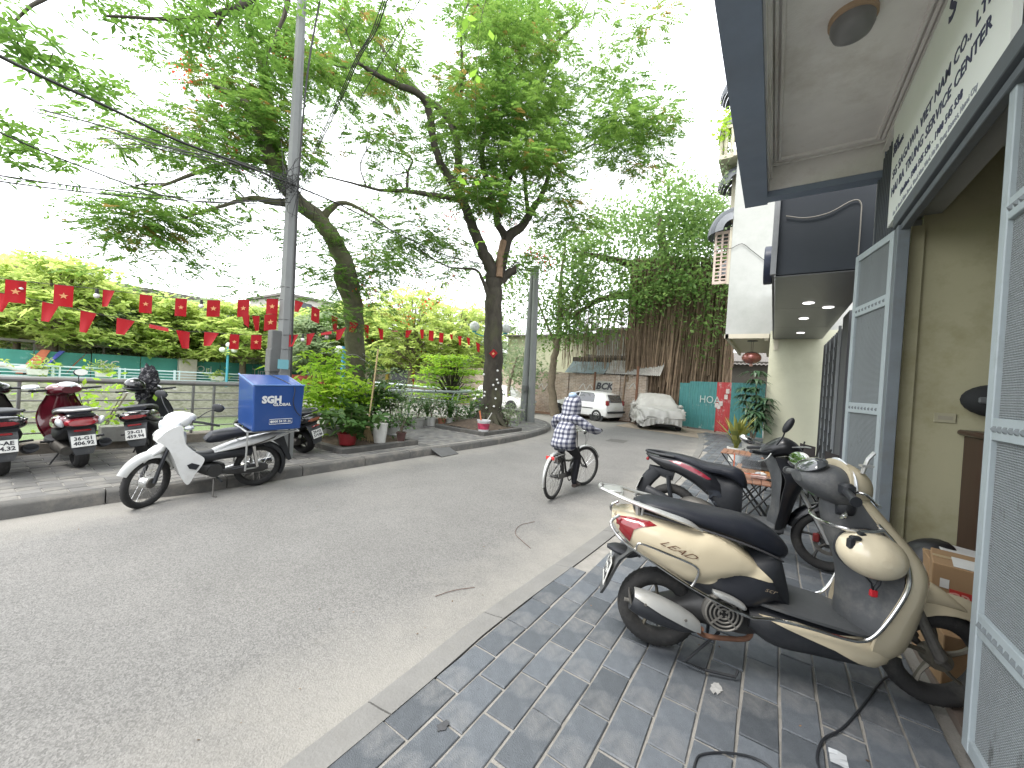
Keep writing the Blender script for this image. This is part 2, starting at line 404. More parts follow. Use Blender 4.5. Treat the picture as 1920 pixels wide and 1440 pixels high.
def lay_tiles(root, name, x0, px, y0, py, ncol, yr, inside, z, m, limit, tilt=.012):
    prot = [tile_mesh(px - .011, py - .011, .03, k).mesh('paver', 0) for k in range(5)]
    for me in prot: me.materials.append(m)
    cand = []
    for c in range(ncol):
        xc = x0 + (c + .5) * px
        k0 = int((yr[0] - y0) / py) - 1; k1 = int((yr[1] - y0) / py) + 1
        for k in range(k0, k1):
            yc = y0 + (k + .5 * (c % 2) + .5) * py
            if inside(xc, yc): cand.append((xc + random.gauss(0, .0012), yc + random.gauss(0, .002)))
    def seen(p):
        d = Vector((p[0], p[1], z)) - EYE; f = d.dot(_Fw)
        if f < .2: return 9e9
        u, v = d.dot(_cr) / f * FPX, d.dot(_cu) / f * FPX
        return d.length if abs(u) < 990 and abs(v) < 750 else 9e9
    cand.sort(key=seen); stuff = MB()
    for i, (x, y) in enumerate(cand):
        dz = random.gauss(0, .0012)
        if i < limit and seen((x, y)) < 9e8:
            o = bpy.data.objects.new('paver', prot[i % 5]); COL.objects.link(o); o.parent = root
            o.location = (x, y, z + dz); o.rotation_euler = (random.gauss(0, .003), random.gauss(0, .004), random.gauss(0, tilt) + (pi if random.random() < .5 else 0))
        elif len(stuff.f) < 40000:
            b = tile_mesh(px - .011, py - .011, .03, i % 5); stuff.add(b.v[0] + np.array([x, y, z + dz]), b.f)
    tag(stuff.build(name, m, root, smooth=0, fix=False), kind='stuff')
lay_tiles(nearpave, 'far_pavers', -1.316 - .1587 * 7, .1587, 1.57, .308, 21, (.2, 17), lambda x, y: x - .05 > edge_x(kr, y) + .165 and x < (.80 if y < 5.8 else .99) and y < 16.6, 0.0, M_tile, 300)
# right kerb, low sloping stones
def kerb(root, P, prof, seg, m, gap=.006):
    """profile [(offset, z)] swept along P in separate stones"""
    R = resample(P, .08); d = np.r_[0, np.cumsum(np.linalg.norm(np.diff(R, axis=0), axis=1))]; k = 0; s0 = 0
    T = np.gradient(R, axis=0); T /= np.linalg.norm(T, axis=1)[:, None]; Nn = np.column_stack([T[:, 1], -T[:, 0]])
    while s0 < d[-1] - .2:
        s1 = min(d[-1], s0 + seg * random.uniform(.9, 1.1)); t = np.linspace(s0 + gap, s1 - gap, 5); b = MB(); rings = []
        for q in t:
            p = np.array([np.interp(q, d, R[:, 0]), np.interp(q, d, R[:, 1])]); n = np.array([np.interp(q, d, Nn[:, 0]), np.interp(q, d, Nn[:, 1])])
            rings.append([(p[0] + n[0] * o_, p[1] + n[1] * o_, z_) for o_, z_ in prof])
        b.loft([np.array(r) for r in rings]); o = b.build('kerb_stone', m, root, smooth=50); o.location.z = random.gauss(0, .0015); s0 = s1; k += 1
kroot = thing('kerb', 'low worn concrete kerb of pale sloping stones along the slate pavement', 'kerb')
kerb(kroot, kr, [(0, -.2), (0, ZR + .004), (.02, ZR + .014), (.09, -.012), (.165, .001), (.17, -.2)], .98, M_kerb, .004)

# left pavement (promenade)
kl = catmull([(-5.5, -8), (-5.62, .4), (-5.45, 1.6), (-5.42, 3.5), (-5.40, 5.4), (-5.36, 7.6), (-5.55, 9.6), (-5.95, 11.1), (-6.6, 12.2), (-7.5, 12.95), (-8.3, 13.15)], 8)
ZP = .10
lp = [tuple(p) for p in curve_off(kl, .12)] + [(-8.5, 13.0), (-8.5, -8)]
leftpave = struct(slab('promenade', lp, ZR - .3, ZP - .008, M_mortar))
klx = kl[:]
def in_left(x, y):
    i = np.searchsorted(kl[:, 1], y); xe = np.interp(y, kl[:, 1], kl[:, 0])
    pits = (-7.45 < x < -5.85 and 3.7 < y < 5.45) or (-7.6 < x < -5.8 and 7.45 < y < 9.3)
    return x + .08 < xe - .13 and x > -8.2 and y < 12.7 and not pits
lay_tiles(leftpave, 'far_promenade_pavers', -8.3, .158, 1.5, .308, 17, (-2, 12.8), in_left, ZP, M_tile2, 300)
kroot2 = thing('kerb', 'dark stone kerb curving round the promenade under the flame trees', 'kerb')
kerb(kroot2, kl, [(0, -.2), (-.0, ZP - .025), (-.02, ZP), (-.13, ZP + .004), (-.14, -.2)], 1.0, M_kerbL)

# ================================================================== lake railing on a ledge
M_ledge = mat('ledge_concrete', (0.20, 0.18, 0.15), .9, var=.2, vs=4, bump=.5, bs=40, dirt=(.35, .3, .25), dirt_amt=.6, dirt_s=2)
b = MB(); b.box((-8.36, 1.6, .03), (.34, 18.6, .42), bev=.01)
tag(b.build('ledge', M_ledge), 'low weathered concrete ledge under the lake railing', 'ledge')
M_rail = mat('grey_rail_paint', (0.22, 0.22, 0.215), .45, metal=.4, var=.12, vs=6, dirt=(.14, .1, .07), dirt_amt=.5, dirt_s=5)
M_rail2 = mat('pale_rail_steel', (0.40, 0.44, 0.46), .35, metal=.5, var=.1, vs=6)
rt = thing('lake_railing', 'grey tubular steel railing with fat top rail behind the parked scooters', 'railing', (-8.33, 0, .24))
b = MB(); b.tube([(0, -6, .86), (0, 4.6, .86)], .043, 10); b.build('top_rail', M_rail, rt)
for z in (.12, .27, .42, .57, .70):
    b = MB(); b.tube([(0, -6, z), (0, 4.6, z)], .012, 6); b.build('rail', M_rail, rt)
for y in (-1.6, .55, .88, 2.42, 2.72, 4.55):
    b = MB(); b.box((0, y, .42), (.05, .035, .84), bev=.006); b.build('post', M_rail, rt)
rt2 = thing('lake_railing', 'pale steel railing with twin curved white posts behind the potted plants', 'railing', (-8.33, 0, .24))
b = MB(); b.tube([(.04, 5.0, .80), (.04, 9.8, .80), (-.25, 10.5, .8), (-1.4, 10.75, .8), (-6.4, 10.8, .8)], .04, 10, smooth=4); b.build('top_rail', M_rail2, rt2)
for k, z in enumerate((.15, .33, .5, .66)):
    b = MB(); b.tube([(.02 + .0 * k, 5.0, z), (.02, 9.8, z), (-.27, 10.5, z), (-1.4, 10.75, z), (-6.4, 10.8, z)], .012, 6, smooth=4); b.build('rail', M_rail2, rt2)
M_wpost = mat('white_post', (.62, .66, .68), .5, var=.08)
for y in (5.1, 7.0, 7.25, 8.95, 9.2):
    b = MB(); pts = [(-.02, y, 0), (-.02, y, .25), (-.0, y, .5), (.05, y, .7), (.13, y, .80)]
    b.tube(pts, [.035, .03, .03, .028, .02], 4, smooth=3, squash=.5); b.build('post', M_wpost, rt2)

# ================================================================== house on the right: facade, canopy, doorway
FX = .80
M_bluegrey = mat('bluegrey_paint', (0.22, 0.265, 0.35), .75, var=.10, vs=2, bump=.08, bs=30, dirt=(.2, .22, .25), dirt_amt=.35, dirt_s=1.5)
M_ceil = mat('canopy_plaster', (0.82, 0.80, 0.77), .9, var=.06, vs=3, bump=.25, bs=60, dirt=(.5, .45, .39), dirt_amt=.6, dirt_s=1.2)
M_wallext = mat('facade_paint', (0.33, 0.34, 0.33), .85, var=.08, vs=2, bump=.15, bs=40, dirt=(.2, .2, .18), dirt_amt=.5, dirt_s=1.4)
M_frame = mat('grey_door_paint', (0.36, 0.41, 0.43), .5, var=.08, vs=5, bump=.06, bs=30, dirt=(.16, .17, .16), dirt_amt=.5, dirt_s=5, dirt_lo=.55, dirt_hi=.75)
M_frame_d = mat('door_frame_paint', (0.11, 0.125, 0.14), .55, var=.1, vs=6, dirt=(.08, .08, .075), dirt_amt=.6, dirt_s=6)
M_panel = mat('door_panel', (0.245, 0.27, 0.275), .6, var=.10, vs=4, bump=.4, bs=90, dirt=(.12, .125, .12), dirt_amt=.85, dirt_s=8, stretch=(1, 1, .3), dirt_lo=.6, dirt_hi=.68)
def _rib_relief_shade(m):
    N = m.node_tree.nodes; L = m.node_tree.links; b = N['Principled BSDF']; cur = b.inputs['Base Color'].links[0].from_socket
    tc = N.new('ShaderNodeTexCoord'); wv = N.new('ShaderNodeTexWave'); wv.bands_direction = 'Z'; wv.inputs['Scale'].default_value = 30; wv.inputs['Distortion'].default_value = .6
    L.new(tc.outputs['Object'], wv.inputs['Vector']); bp = N.new('ShaderNodeBump'); bp.inputs['Strength'].default_value = .8; bp.inputs['Distance'].default_value = .004
    L.new(wv.outputs['Fac'], bp.inputs['Height']); L.new(bp.outputs[0], b.inputs['Normal'])
    r = N.new('ShaderNodeMapRange'); r.inputs[3].default_value = .72; r.inputs[4].default_value = 1.18; L.new(wv.outputs['Fac'], r.inputs[0]); h = N.new('ShaderNodeHueSaturation'); L.new(cur, h.inputs['Color']); L.new(r.outputs[0], h.inputs['Value']); L.new(h.outputs[0], b.inputs['Base Color'])  # groove shade and ridge light painted into the colour, following the bump
_rib_relief_shade(M_panel)
M_cream = mat('cream_wall', (0.45, 0.43, 0.28), .85, var=.06, vs=2, dirt=(.25, .22, .1), dirt_amt=.6, dirt_s=1.6)
house = thing('house_front', 'shop house front with deep blue grey canopy over the open metal doors', 'building', (0, 0, 0))
b = MB()
b.box((FX + .11, 4.99, 1.5), (.22, 1.12, 3.06)); b.box((FX + .11, 2.0, 3.6), (.22, 7.3, 1.1)); b.box((FX + .11, -1.2, 1.4), (.22, 3.4, 3.3))
b.box((2.6, 4.85, 1.8), (3.5, .22, 4.0)); b.box((FX + .11, 1.0, 6.2), (.22, 8.7, 3.9))
b.build('wall', M_wallext, house, smooth=0)
b = MB(); b.box((-.305, 1.0, 4.06), (.23, 8.9, .52)); b.box((.19, 5.33, 4.06), (1.22 - .002, .15, .52 - .004)); b.box((.2, 1.0, 4.36), (1.2, 8.8, .1))
b.build('canopy', M_bluegrey, house, smooth=0)
b = MB(); b.box((.305, 1.0, 4.2), (.99, 8.5, .1)); b.box((-.182, 1.0, 4.02), (.014, 8.52, .3)); b.box((.305, 5.247, 4.02), (.96, .014, .3)); b.build('soffit', M_ceil, house, smooth=0)
b = MB()   # stepped plaster moulding round the recess
for k, (o_, z_) in enumerate(((.0, 4.13), (.035, 4.145), (.075, 4.137))):
    t = .022
    b.box((-.165 + o_, 1.0, z_), (t, 8.4 - 2 * o_, .03)); b.box((FX - .02 - o_, 1.0, z_), (t, 8.4 - 2 * o_, .03)); b.box((.31, 5.2 - o_ - .02, z_), (.93 - 2 * o_, t, .03))
b.box((FX - .012, 1.0, 4.08), (.024, 8.4, .05)); b.box((FX - .02, 1.0, 4.035), (.04, 8.4, .018)); b.box((-.16, 1.0, 3.99), (.02, 8.4, .016)); b.build('moulding', M_ceil, house, smooth=0)
lampo = thing('ceiling_lamp', 'round dusty ceiling lamp with wooden rim under the canopy', 'lamp', (.3, 3.42, 4.15))
b = MB(); b.lathe([(.0, 0), (.135, 0), (.135, -.035), (.12, -.04)], 28); b.build('rim', mat('lamp_rim', (.42, .3, .2), .6), lampo)
b = MB(); b.lathe([(.122, -.03), (.122, -.08), (.105, -.12), (.065, -.145), (.0, -.15)], 28); b.build('glass_bowl', mat('lamp_glass', (.2, .2, .2), .35, var=.1), lampo)

# grille over the far end of the door head
gr = thing('window_grille', 'narrow vertical bar grille left of the white sign above the door', 'grille', (FX - .02, 0, 0))
for k in range(9):
    b = MB(); b.box((0, 4.68 + k * .075, 3.5), (.012, .022, .92)); b.build('bar', M_frame_d, gr, smooth=0)
b = MB(); b.box((.014, 4.98, 3.5), (.01, .72, .94)); b.build('backing', mat('grille_dark', (.06, .06, .055), .9), gr, smooth=0)
b = MB(); b.box((-.005, 4.62, 3.5), (.03, .03, .96)); b.box((-.005, 5.33, 3.5), (.03, .04, 1.5)); b.build('frame', M_frame_d, gr, smooth=0)

# sign board
M_sign = mat('sign_white', (0.88, 0.91, 0.87), .45, var=.03, vs=2)
M_navy = mat('sign_ink', (0.03, 0.035, 0.09), .5, var=0)
M_greyink = mat('sign_grey_ink', (0.30, 0.32, 0.36), .5, var=0)
sg = thing('sign_board', 'white company sign board with navy lettering above the open doorway', 'sign', (FX - .045, 0, 0))
b = MB(); b.box((0, 3.55, 3.52), (.03, 2.12, .93)); b.build('board', M_sign, sg, smooth=0)
Rt = (pi / 2, 0, -pi / 2)
def sgtext(t, y0, y1, z, size, m, bold=0.0):
    o = text_mesh(t, size, m, 'lettering', sg, bold=bold, align='LEFT', depth=.0015, spacing=1.06); w_ = max(v.co.x for v in o.data.vertices)
    o.rotation_euler = Rt; o.location = (-.0165, y0, z); o.scale = ((y0 - y1) / w_, 1, 1)
sgtext('SG SAGAWA VIET NAM CO., LTD', 4.54, 2.66, 3.475, .108, M_navy, .0012)
sgtext('HAI BA TRUNG SERVICE CENTER', 4.54, 2.68, 3.325, .108, M_navy, .0012)
sgtext('Hotline: 1900 545 536 - 1900 545 538', 4.22, 3.00, 3.19, .072, M_navy, .001)
sgtext('No. 35 Thanh Nhan Street, Thanh Nhan Ward, Hai Ba Trung District, Hanoi City', 4.42, 2.80, 3.10, .052, M_greyink)
sgtext('SGH', 4.57, 4.40, 3.70, .15, M_navy, .006); sgtext('GLOBAL', 4.42, 4.24, 3.66, .06, M_navy, .0015)
sgtext('SG', 3.32, 3.0, 3.86, .20, M_navy, .006)

# door frame: head, far post, hinges
df = thing('door_frame', 'dark grey steel door frame round the open entrance', 'door frame', (FX - .02, 0, 0))
b = MB(); b.box((0, 2.2, 3.01), (.09, 4.34, .10), bev=.004); b.box((.005, 2.2, 2.925), (.05, 4.2, .05), bev=.004); b.build('head', M_frame_d, df)
b = MB(); b.box((0, 4.285, 1.47), (.075, .11, 2.94), bev=.004); b.build('post', mat('door_post_paint', (.15, .175, .19), .5, var=.1, dirt=(.12, .12, .11), dirt_amt=.5, dirt_s=5), df)

M_hinge_d = mat('stud_paint', (.16, .18, .19), .5)
def door_leaf(label, hinge, ang, W, Hh, rows, rivets, handle=False, pitch=.02, group='grey metal double door leaves'):
    """local x along the leaf from the hinge, y thickness, z up"""
    t = thing('door_leaf', label, 'door', hinge, ang)
    f = .062
    b = MB(); b.box((f / 2, 0, Hh / 2), (f, .045, Hh), bev=.004); b.build('stile', M_frame, t)
    b = MB(); b.box((W - f / 2, 0, Hh / 2), (f, .045, Hh), bev=.004); b.build('stile', M_frame, t)
    edges = [0] + rows + [Hh - f]
    for i, z in enumerate(edges):
        hh = f if i in (0, len(edges) - 1) else .095
        b = MB(); b.box((W / 2, 0, z + hh / 2), (W - 2 * f - .002, .040, hh), bev=.003); r = b.build('rail', M_frame, t)
        if 0 < i < len(edges) - 1:
            nr = rivets
            for k in range(nr):
                x = f + (W - 2 * f) * (k + .5) / nr
                for sd_ in (-1,):
                    q = MB(); q.add([(x - .014, sd_ * .020, z + hh / 2 - .014), (x + .014, sd_ * .020, z + hh / 2 - .014), (x + .014, sd_ * .020, z + hh / 2 + .014), (x - .014, sd_ * .020, z + hh / 2 + .014), (x, sd_ * .033, z + hh / 2)], [(0, 1, 4), (1, 2, 4), (2, 3, 4), (3, 0, 4), (3, 2, 1, 0)])
                    q.build('stud', M_hinge_d, r, smooth=0)
    for i in range(len(edges) - 1):
        z0 = edges[i] + (f if i == 0 else .095); z1 = edges[i + 1]
        n = int((W - 2 * f) / pitch); pr = []
        for k in range(n):
            x = f + k * (W - 2 * f) / n; dx = (W - 2 * f) / n
            pr += [(x, 0), (x + dx * .3, 0), (x + dx * .5, -.008), (x + dx * .8, -.008)]
        pr.append((W - f, 0)); V = []; 
        for z in (z0 - .004, z1 + .004): V += [(x, y + .004, z) for x, y in pr]
        k = len(pr); b = MB(); b.add(V, [(j, j + 1, k + j + 1, k + j) for j in range(k - 1)])
        b.add([(x, y + .008, z) for x, y, z in V], [(k + j, k + j + 1, j + 1, j) for j in range(k - 1)])
        b.build('panel', M_panel, t, smooth=0, fix=False)
    return t
# far leaf swung out against the facade
hz = Vector((.765, 4.37, .02)); fr = Vector((.62, 5.06, .02)); a = atan2(fr.y - hz.y, fr.x - hz.x)
# the studded face must look to the street (-x side): flip by hinging from the free end
dl = door_leaf('far metal door leaf folded back towards the coffee shop beside the open doorway', fr, a + pi, (fr - hz).length, 2.93, [.54, 1.39, 2.32], 9, pitch=.014)
dl2 = door_leaf('near metal door leaf with ribbed panels and rows of studs at right picture edge', Vector((.800, 2.585, .02)), -pi / 2, 1.05, 3.02, [.52, 1.36, 2.30], 20, pitch=.012)
M_hinge = mat('hinge_steel', (.3, .3, .29), .4, metal=.8)
for z in (.75, 1.75, 2.6):
    b = MB(); b.lathe([(.011, -.06), (.011, .06)], 10, c=(.757, 4.345, z)); b.lathe([(.013, -.005), (.013, .005)], 10, c=(.757, 4.345, z))
    o = b.build('hinge', M_hinge, df); o.location = (-(FX - .02), 0, 0)
# interior
room = thing('entry_room', 'cream walled room seen through the open doorway', 'room', (0, 0, 0))
b = MB(); b.box((2.44, 4.45, 1.75), (3.04, .1, 3.5)); b.build('wall', M_cream, room, smooth=0)
b = MB(); b.box((4.0, 1.5, 1.75), (.1, 6.4, 3.5)); b.build('wall', M_cream, room, smooth=0)
b = MB(); b.box((2.4, -1.7, 1.75), (3.2, .1, 3.5)); b.build('wall', M_cream, room, smooth=0)
b = MB(); b.box((FX + .085, 4.385, 1.49), (.08, .05, 2.94)); b.build('door_jamb', M_cream, room, smooth=0)
b = MB(); b.box((2.4, 1.5, 3.52), (3.2, 6.5, .06)); b.build('ceiling', mat('room_ceiling', (.4, .4, .36), .9), room, smooth=0)
b = MB(); b.box((2.52, 1.5, -.02), (3.4, 6.5, .06)); b.build('floor', mat('room_floor', (.16, .13, .11), .5), room, smooth=0)
so_ = thing('wall_socket', 'blank rectangular socket plate on the cream wall', 'socket', (1.115, 4.40, 1.43))
b = MB(); b.box((0, -.006, 0), (.12, .012, .075), bev=.003); b.build('plate', mat('socket_plate', (.4, .38, .26), .6), so_)
b = MB(); b.box((0, -.013, 0), (.08, .004, .03)); b.build('button', mat('socket_button', (.34, .32, .24), .6), so_, smooth=0)
M_red = mat('dark_red_wood', (.035, .010, .008), .35, var=.3, vs=3, stretch=(3, 3, .4))
cab = thing('cabinet', 'dark red wooden cabinet standing inside the doorway', 'cabinet', (1.56, 4.10, 0))
b = MB(); b.box((0, 0, .66), (.7, .5, 1.30), bev=.008); b.build('carcass', M_red, cab)
b = MB(); b.box((0, 0, 1.33), (.76, .56, .04), bev=.01); b.build('top', M_red, cab)
for x in (-.17, .17):
    b = MB(); b.box((x, -.26, .66), (.31, .02, 1.16), bev=.006); d = b.build('cabinet_door', M_red, cab)
    b = MB(); b.torus((x, -.285, .8), .05, .008, 16, 6); b.build('handle', M_hinge, d)
bag = thing('shoulder_bag', 'dark rounded bag with a grey stripe hanging above the cabinet', 'bag', (1.36, 4.30, 1.58))
b = MB(); b.sphere((0, 0, 0), .2, 20, 12, (1.0, .45, .62)); b.build('body', mat('bag_dark', (.02, .022, .022), .8), bag)
b = MB(); b.box((.02, -.085, -.0), (.3, .02, .045), bev=.008); b.build('stripe', mat('bag_stripe', (.12, .13, .13), .6), bag)
M_card = mat('cardboard', (.30, .19, .10), .85, var=.06, vs=4, bump=.08, bs=30, dirt=(.22, .14, .07), dirt_amt=.4)
def carton(label, loc, rz, dim, txt=False):
    t = thing('cardboard_box', label, 'box', loc, rz)
    b = MB(); b.box((0, 0, dim[2] / 2), dim, bev=.004); b.build('carton', M_card, t)
    b = MB(); b.box((0, 0, dim[2] + .0015), (dim[0] * .98, .05, .002)); b.build('tape', mat('tape', (.36, .26, .15), .3), t, smooth=0)
    if txt:
        b = MB(); b.box((.02, -dim[1] / 2 - .0015, dim[2] * .48), (.26, .002, .085)); b.build('red_label', mat('label_red', (.42, .035, .03), .5, var=0), t, smooth=0)
        text_mesh('CROWN', .07, mat('label_pink', (.6, .3, .25), .5, var=0), 'lettering', t, loc=(.02, -dim[1] / 2 - .003, dim[2] * .48), rot=(pi / 2, 0, 0), bold=.001)
        b = MB(); b.box((-.13, -dim[1] / 2 - .0015, dim[2] * .68), (.035, .002, .05)); b.build('white_sticker', mat('paper', (.6, .6, .58), .7), t, smooth=0)
        b = MB(); b.box((-.02, -.06, dim[2] + .003), (.16, .2, .002)); b.build('delivery_note', mat('paper', (.6, .6, .58), .7), t, smooth=0)
    return t
carton('cardboard box with red printed label behind the front wheel of the beige scooter', (1.02, 3.34, .30), radians(-12), (.36, .34, .32), True)
carton('plain cardboard box with papers on top farther inside the doorway', (1.16, 3.80, .01), radians(-5), (.5, .42, .52))
carton('flat cardboard carton under the red labelled box', (1.05, 3.30, .01), radians(3), (.46, .46, .28))
b = MB(); b.box((0, 0, 0), (.26, .34, .01), rot=Matrix.Rotation(.1, 3, 'Y')); o = b.build('papers', mat('paper', (.6, .6, .58), .7), smooth=0); o.location = (1.12, 3.82, .545); tag(o, 'loose sheets of paper on top of the plain cardboard box', 'paper')
b = MB(); b.body([(-.2, .12, .2, .2), (-.1, .2, .38, .3), (.08, .22, .42, .34), (.2, .15, .25, .24)]); o = b.build('bin_bag', mat('black_plastic', (.012, .012, .013), .4, bump=.6, bs=14)); o.location = (.98, 3.92, .02); o.scale = (1, 1, 1.3)
tag(o, 'black plastic bag slumped beside the cardboard boxes inside', 'bag')

# ================================================================== coffee shop next door
M_dark = mat('charcoal_board', (0.036, 0.044, 0.055), .6, var=.12, vs=1.5, dirt=(.045, .055, .06), dirt_amt=.6, dirt_s=1)
M_soff = mat('soffit_panel', (0.15, 0.155, 0.165), .33, var=.05, vs=1.2, spec=.5)
M_pillar = mat('pillar_grey', (0.10, 0.105, 0.115), .6, var=.08)
cs = thing('coffee_shop', 'neighbouring shop front under a charcoal fascia and glossy grey soffit', 'building', (0, 0, 0))
Y0, Y1, ZS = 5.86, 12.1, 3.04
b = MB(); b.box((.40, (Y0 + Y1) / 2, ZS + .62), (.94, Y1 - Y0, 1.22)); b.build('fascia', M_dark, cs, smooth=0)
for y0, y1 in ((Y0 + .01, 8.0), (8.004, 10.1), (10.104, Y1 - .01)):
    b = MB(); b.box((.42, (y0 + y1) / 2, ZS - .006), (.98, y1 - y0 - .004, .012)); b.build('soffit_panel', M_soff, cs, smooth=0)
b = MB(); b.box((-.09, (Y0 + Y1) / 2, ZS + .02), (.03, Y1 - Y0, .05)); b.build('edge_trim', M_pillar, cs, smooth=0)
b = MB(); b.box((-.095, 5.82, 3.6), (.06, .06, 1.1)); b.build('corner_trim', mat('trim_grey', (.3, .31, .32), .6), cs, smooth=0)
sb = thing('projecting_sign', 'dark round edged light box sign projecting from the shop fascia', 'sign', (-.155, 6.2, 3.28))
b = MB(); b.lathe([(.0, -.05), (.24, -.05), (.25, -.04), (.25, .04), (.24, .05), (0, .05)], 32, axis='X'); b.build('box', mat('sign_blueblack', (.03, .04, .07), .4), sb)
b = MB(); b.box((.07, 0, 0), (.06, .04, .04)); b.build('bracket', M_pillar, sb, smooth=0)
M_dl = mat('downlight_glass', (.8, .8, .8), .3, var=0, emit=(1, .98, .95), emit_s=1.2)
for px_, py_ in ((1516, 568), (1553, 576), (1507, 597), (1501, 624)):
    p = on_z(px_, py_, ZS - .012); b = MB(); b.lathe([(.0, 0), (.075, 0), (.075, -.006), (.06, -.01), (0, -.008)], 20); o = b.build('downlight', M_dl); o.location = p
    tag(o, {1516: 'second nearest row downlight, left one, in the glossy shop soffit', 1553: 'downlight nearest the shop wall in the glossy soffit', 1507: 'middle downlight of the left row in the glossy soffit', 1501: 'farthest downlight in the glossy soffit near the pale wall'}[px_], 'downlight', 'downlights in the shop soffit')
SX = .96
b = MB(); b.box((SX + .1, 8.55, 1.5), (.24, .70, 3.0)); b.build('pillar', M_pillar, cs, smooth=0)
b = MB(); b.box((SX + .3, 8.7, 1.5), (.1, 5.8, 3.0)); b.box((SX + .05, 6.3, 1.5), (.25, .85, 3.0)); b.build('wall', M_pillar, cs, smooth=0)
M_brown = mat('varnished_wood', (.16, .055, .02), .3, var=.25, vs=4, stretch=(6, 6, .5), coat=.3)
wd = thing('wooden_door', 'varnished brown wooden door of the neighbouring shop', 'door', (SX + .12, 7.55, 0))
b = MB(); b.box((0, 0, 1.2), (.05, 1.1, 2.4)); b.build('panel', mat('door_dark_wood', (.05, .018, .01), .35, var=.3, stretch=(6, 6, .5)), wd, smooth=0)
for y in (-.52, -.02, .5):
    b = MB(); b.box((-.03, y, 1.22), (.05, .09, 2.5), bev=.006); b.build('stile', M_brown, wd)
for z in (.08, .9, 1.8, 2.44):
    b = MB(); b.box((-.026, 0, z), (.045, 1.06, .1), bev=.006); b.build('rail', M_brown, wd)
b = MB(); b.box((-.02, 0, 2.75), (.06, 1.14, .42), bev=.01); b.build('transom', mat('transom_wood', (.34, .24, .11), .5), wd)
b = MB(); b.tube([(-.09, .1, 1.02), (-.11, .14, 1.03), (-.11, .25, 1.03)], .009, 6); b.build('handle', M_hinge, wd)
gs = thing('folding_gate', 'folded scissor gate stacked against the pale wall', 'gate', (SX - .02, 9.0, 0))
M_gate = mat('gate_dark', (.07, .075, .08), .5, metal=.3)
for k in range(12):
    y = .05 + k * .24 * .98
    b = MB(); b.box((0, y, 1.42), (.05, .02, 2.8)); b.build('upright', M_gate if k % 3 else mat('gate_light', (.3, .32, .33), .5), gs, smooth=0)
lat = MB()
for k in range(11):
    y = .05 + k * .24 * .98
    for z in np.arange(.2, 2.7, .24):
        lat.bar((-.012, y, z), (-.012, y + .235, z + .2), .012, .02); lat.bar((.012, y, z + .2), (.012, y + .235, z), .012, .02)
tag(lat.build('lattice', M_gate, gs, smooth=0), kind='stuff')
b = MB(); b.box((-.02, 0, 1.42), (.04, .05, 2.9)); b.build('guide_rail', mat('gate_light', (.3, .32, .33), .5), gs, smooth=0)
# conduit under canopy
cbl = thing('cable', 'thin pale conduit cable drooping across the charcoal fascia', 'cable')
b = MB(); b.tube([(.0, 5.84, 3.78), (.2, 5.84, 3.72), (.42, 5.84, 3.74), (.62, 5.84, 3.84), (.70, 5.84, 3.8), (.71, 5.84, 3.6), (.71, 5.84, 3.2)], .007, 6, smooth=5); b.build('conduit', mat('conduit', (.3, .28, .25), .6), cbl)

# ================================================================== white house beyond
M_white = mat('white_render', (0.42, 0.43, 0.41), .9, var=.05, vs=2, bump=.15, bs=20, dirt=(.30, .315, .29), dirt_amt=.75, dirt_s=.9, dirt_lo=.45, dirt_hi=.75)
M_yellowish = mat('aged_white_render', (0.55, 0.55, 0.42), .9, var=.04, vs=2, bump=.15, bs=20, dirt=(.42, .42, .30), dirt_amt=.6, dirt_s=.8)
M_creamtrim = mat('cream_trim', (0.56, 0.52, 0.42), .8, var=.05)
wh = thing('white_house', 'tall white rendered house with a cracked side wall and striped awnings', 'building', (0, 0, 0))
WY = 12.12
b = MB(); b.box((2.0, WY + 2.6, 1.6), (4.32, 5.2, 3.3)); b.build('ground_floor_wall', M_yellowish, wh, smooth=0)
b = MB(); b.box((1.43, WY + 2.6, 7.7), (5.26 - .004, 5.2 - .01, 9.04)); b.build('wall', M_white, wh, smooth=0)
b = MB(); b.box((1.45, WY + 2.6, 3.163), (5.2, 5.1, .018)); b.box((-.70, WY + .04, 3.12), (1.04, .08, .12)); b.box((-1.16, WY + 2.6, 3.12), (.08, 5.2, .12)); b.box((-.24, WY + 2.6, 3.09), (.1, 5.1, .16)); b.build('overhang_beam', M_creamtrim, wh, smooth=0)
# roofline floors / cornices and balcony
b = MB(); b.box((.6, WY + 2.55, 8.16), (3.8, 5.35, .14)); b.box((.6, WY + 2.55, 12.25), (3.9, 5.3, .12)); b.build('cornice', M_creamtrim, wh, smooth=0)
b = MB()
b.box((-1.42, WY + .5, 8.16), (.5, 1.1, .12))
bal = b.build('balcony_slab', M_creamtrim, wh, smooth=0)
for c_, d_ in (((-1.62, WY + .5, 8.98), (.08, 1.1, .08)), ((-1.42, WY - .02, 8.98), (.30, .08, .08))):
    b = MB(); b.box(c_, d_); b.build('handrail', M_creamtrim, bal, smooth=0)
for k in range(6):
    b = MB(); b.lathe([(.03, 0), (.05, .05), (.035, .15), (.06, .35), (.035, .55), (.05, .68), (.03, .72)], 8, c=(-1.62, WY + .06 + k * .18, 8.22)); b.build('baluster', M_creamtrim, bal)
for k in range(3):
    b = MB(); b.lathe([(.03, 0), (.05, .05), (.035, .15), (.06, .35), (.035, .55), (.05, .68), (.03, .72)], 8, c=(-1.5 + k * .15, WY - .02, 8.22)); b.build('baluster', M_creamtrim, bal)
b = MB(); b.box((-1.27, WY + 1.2, 7.3), (.14, 1.5, 1.3)); b.box((-1.24, WY + .15, 5.4), (.06, .1, 1.6)); b.build('window_surround', M_creamtrim, wh, smooth=0)
M_shut = mat('pink_shutter', (.58, .47, .41), .7)
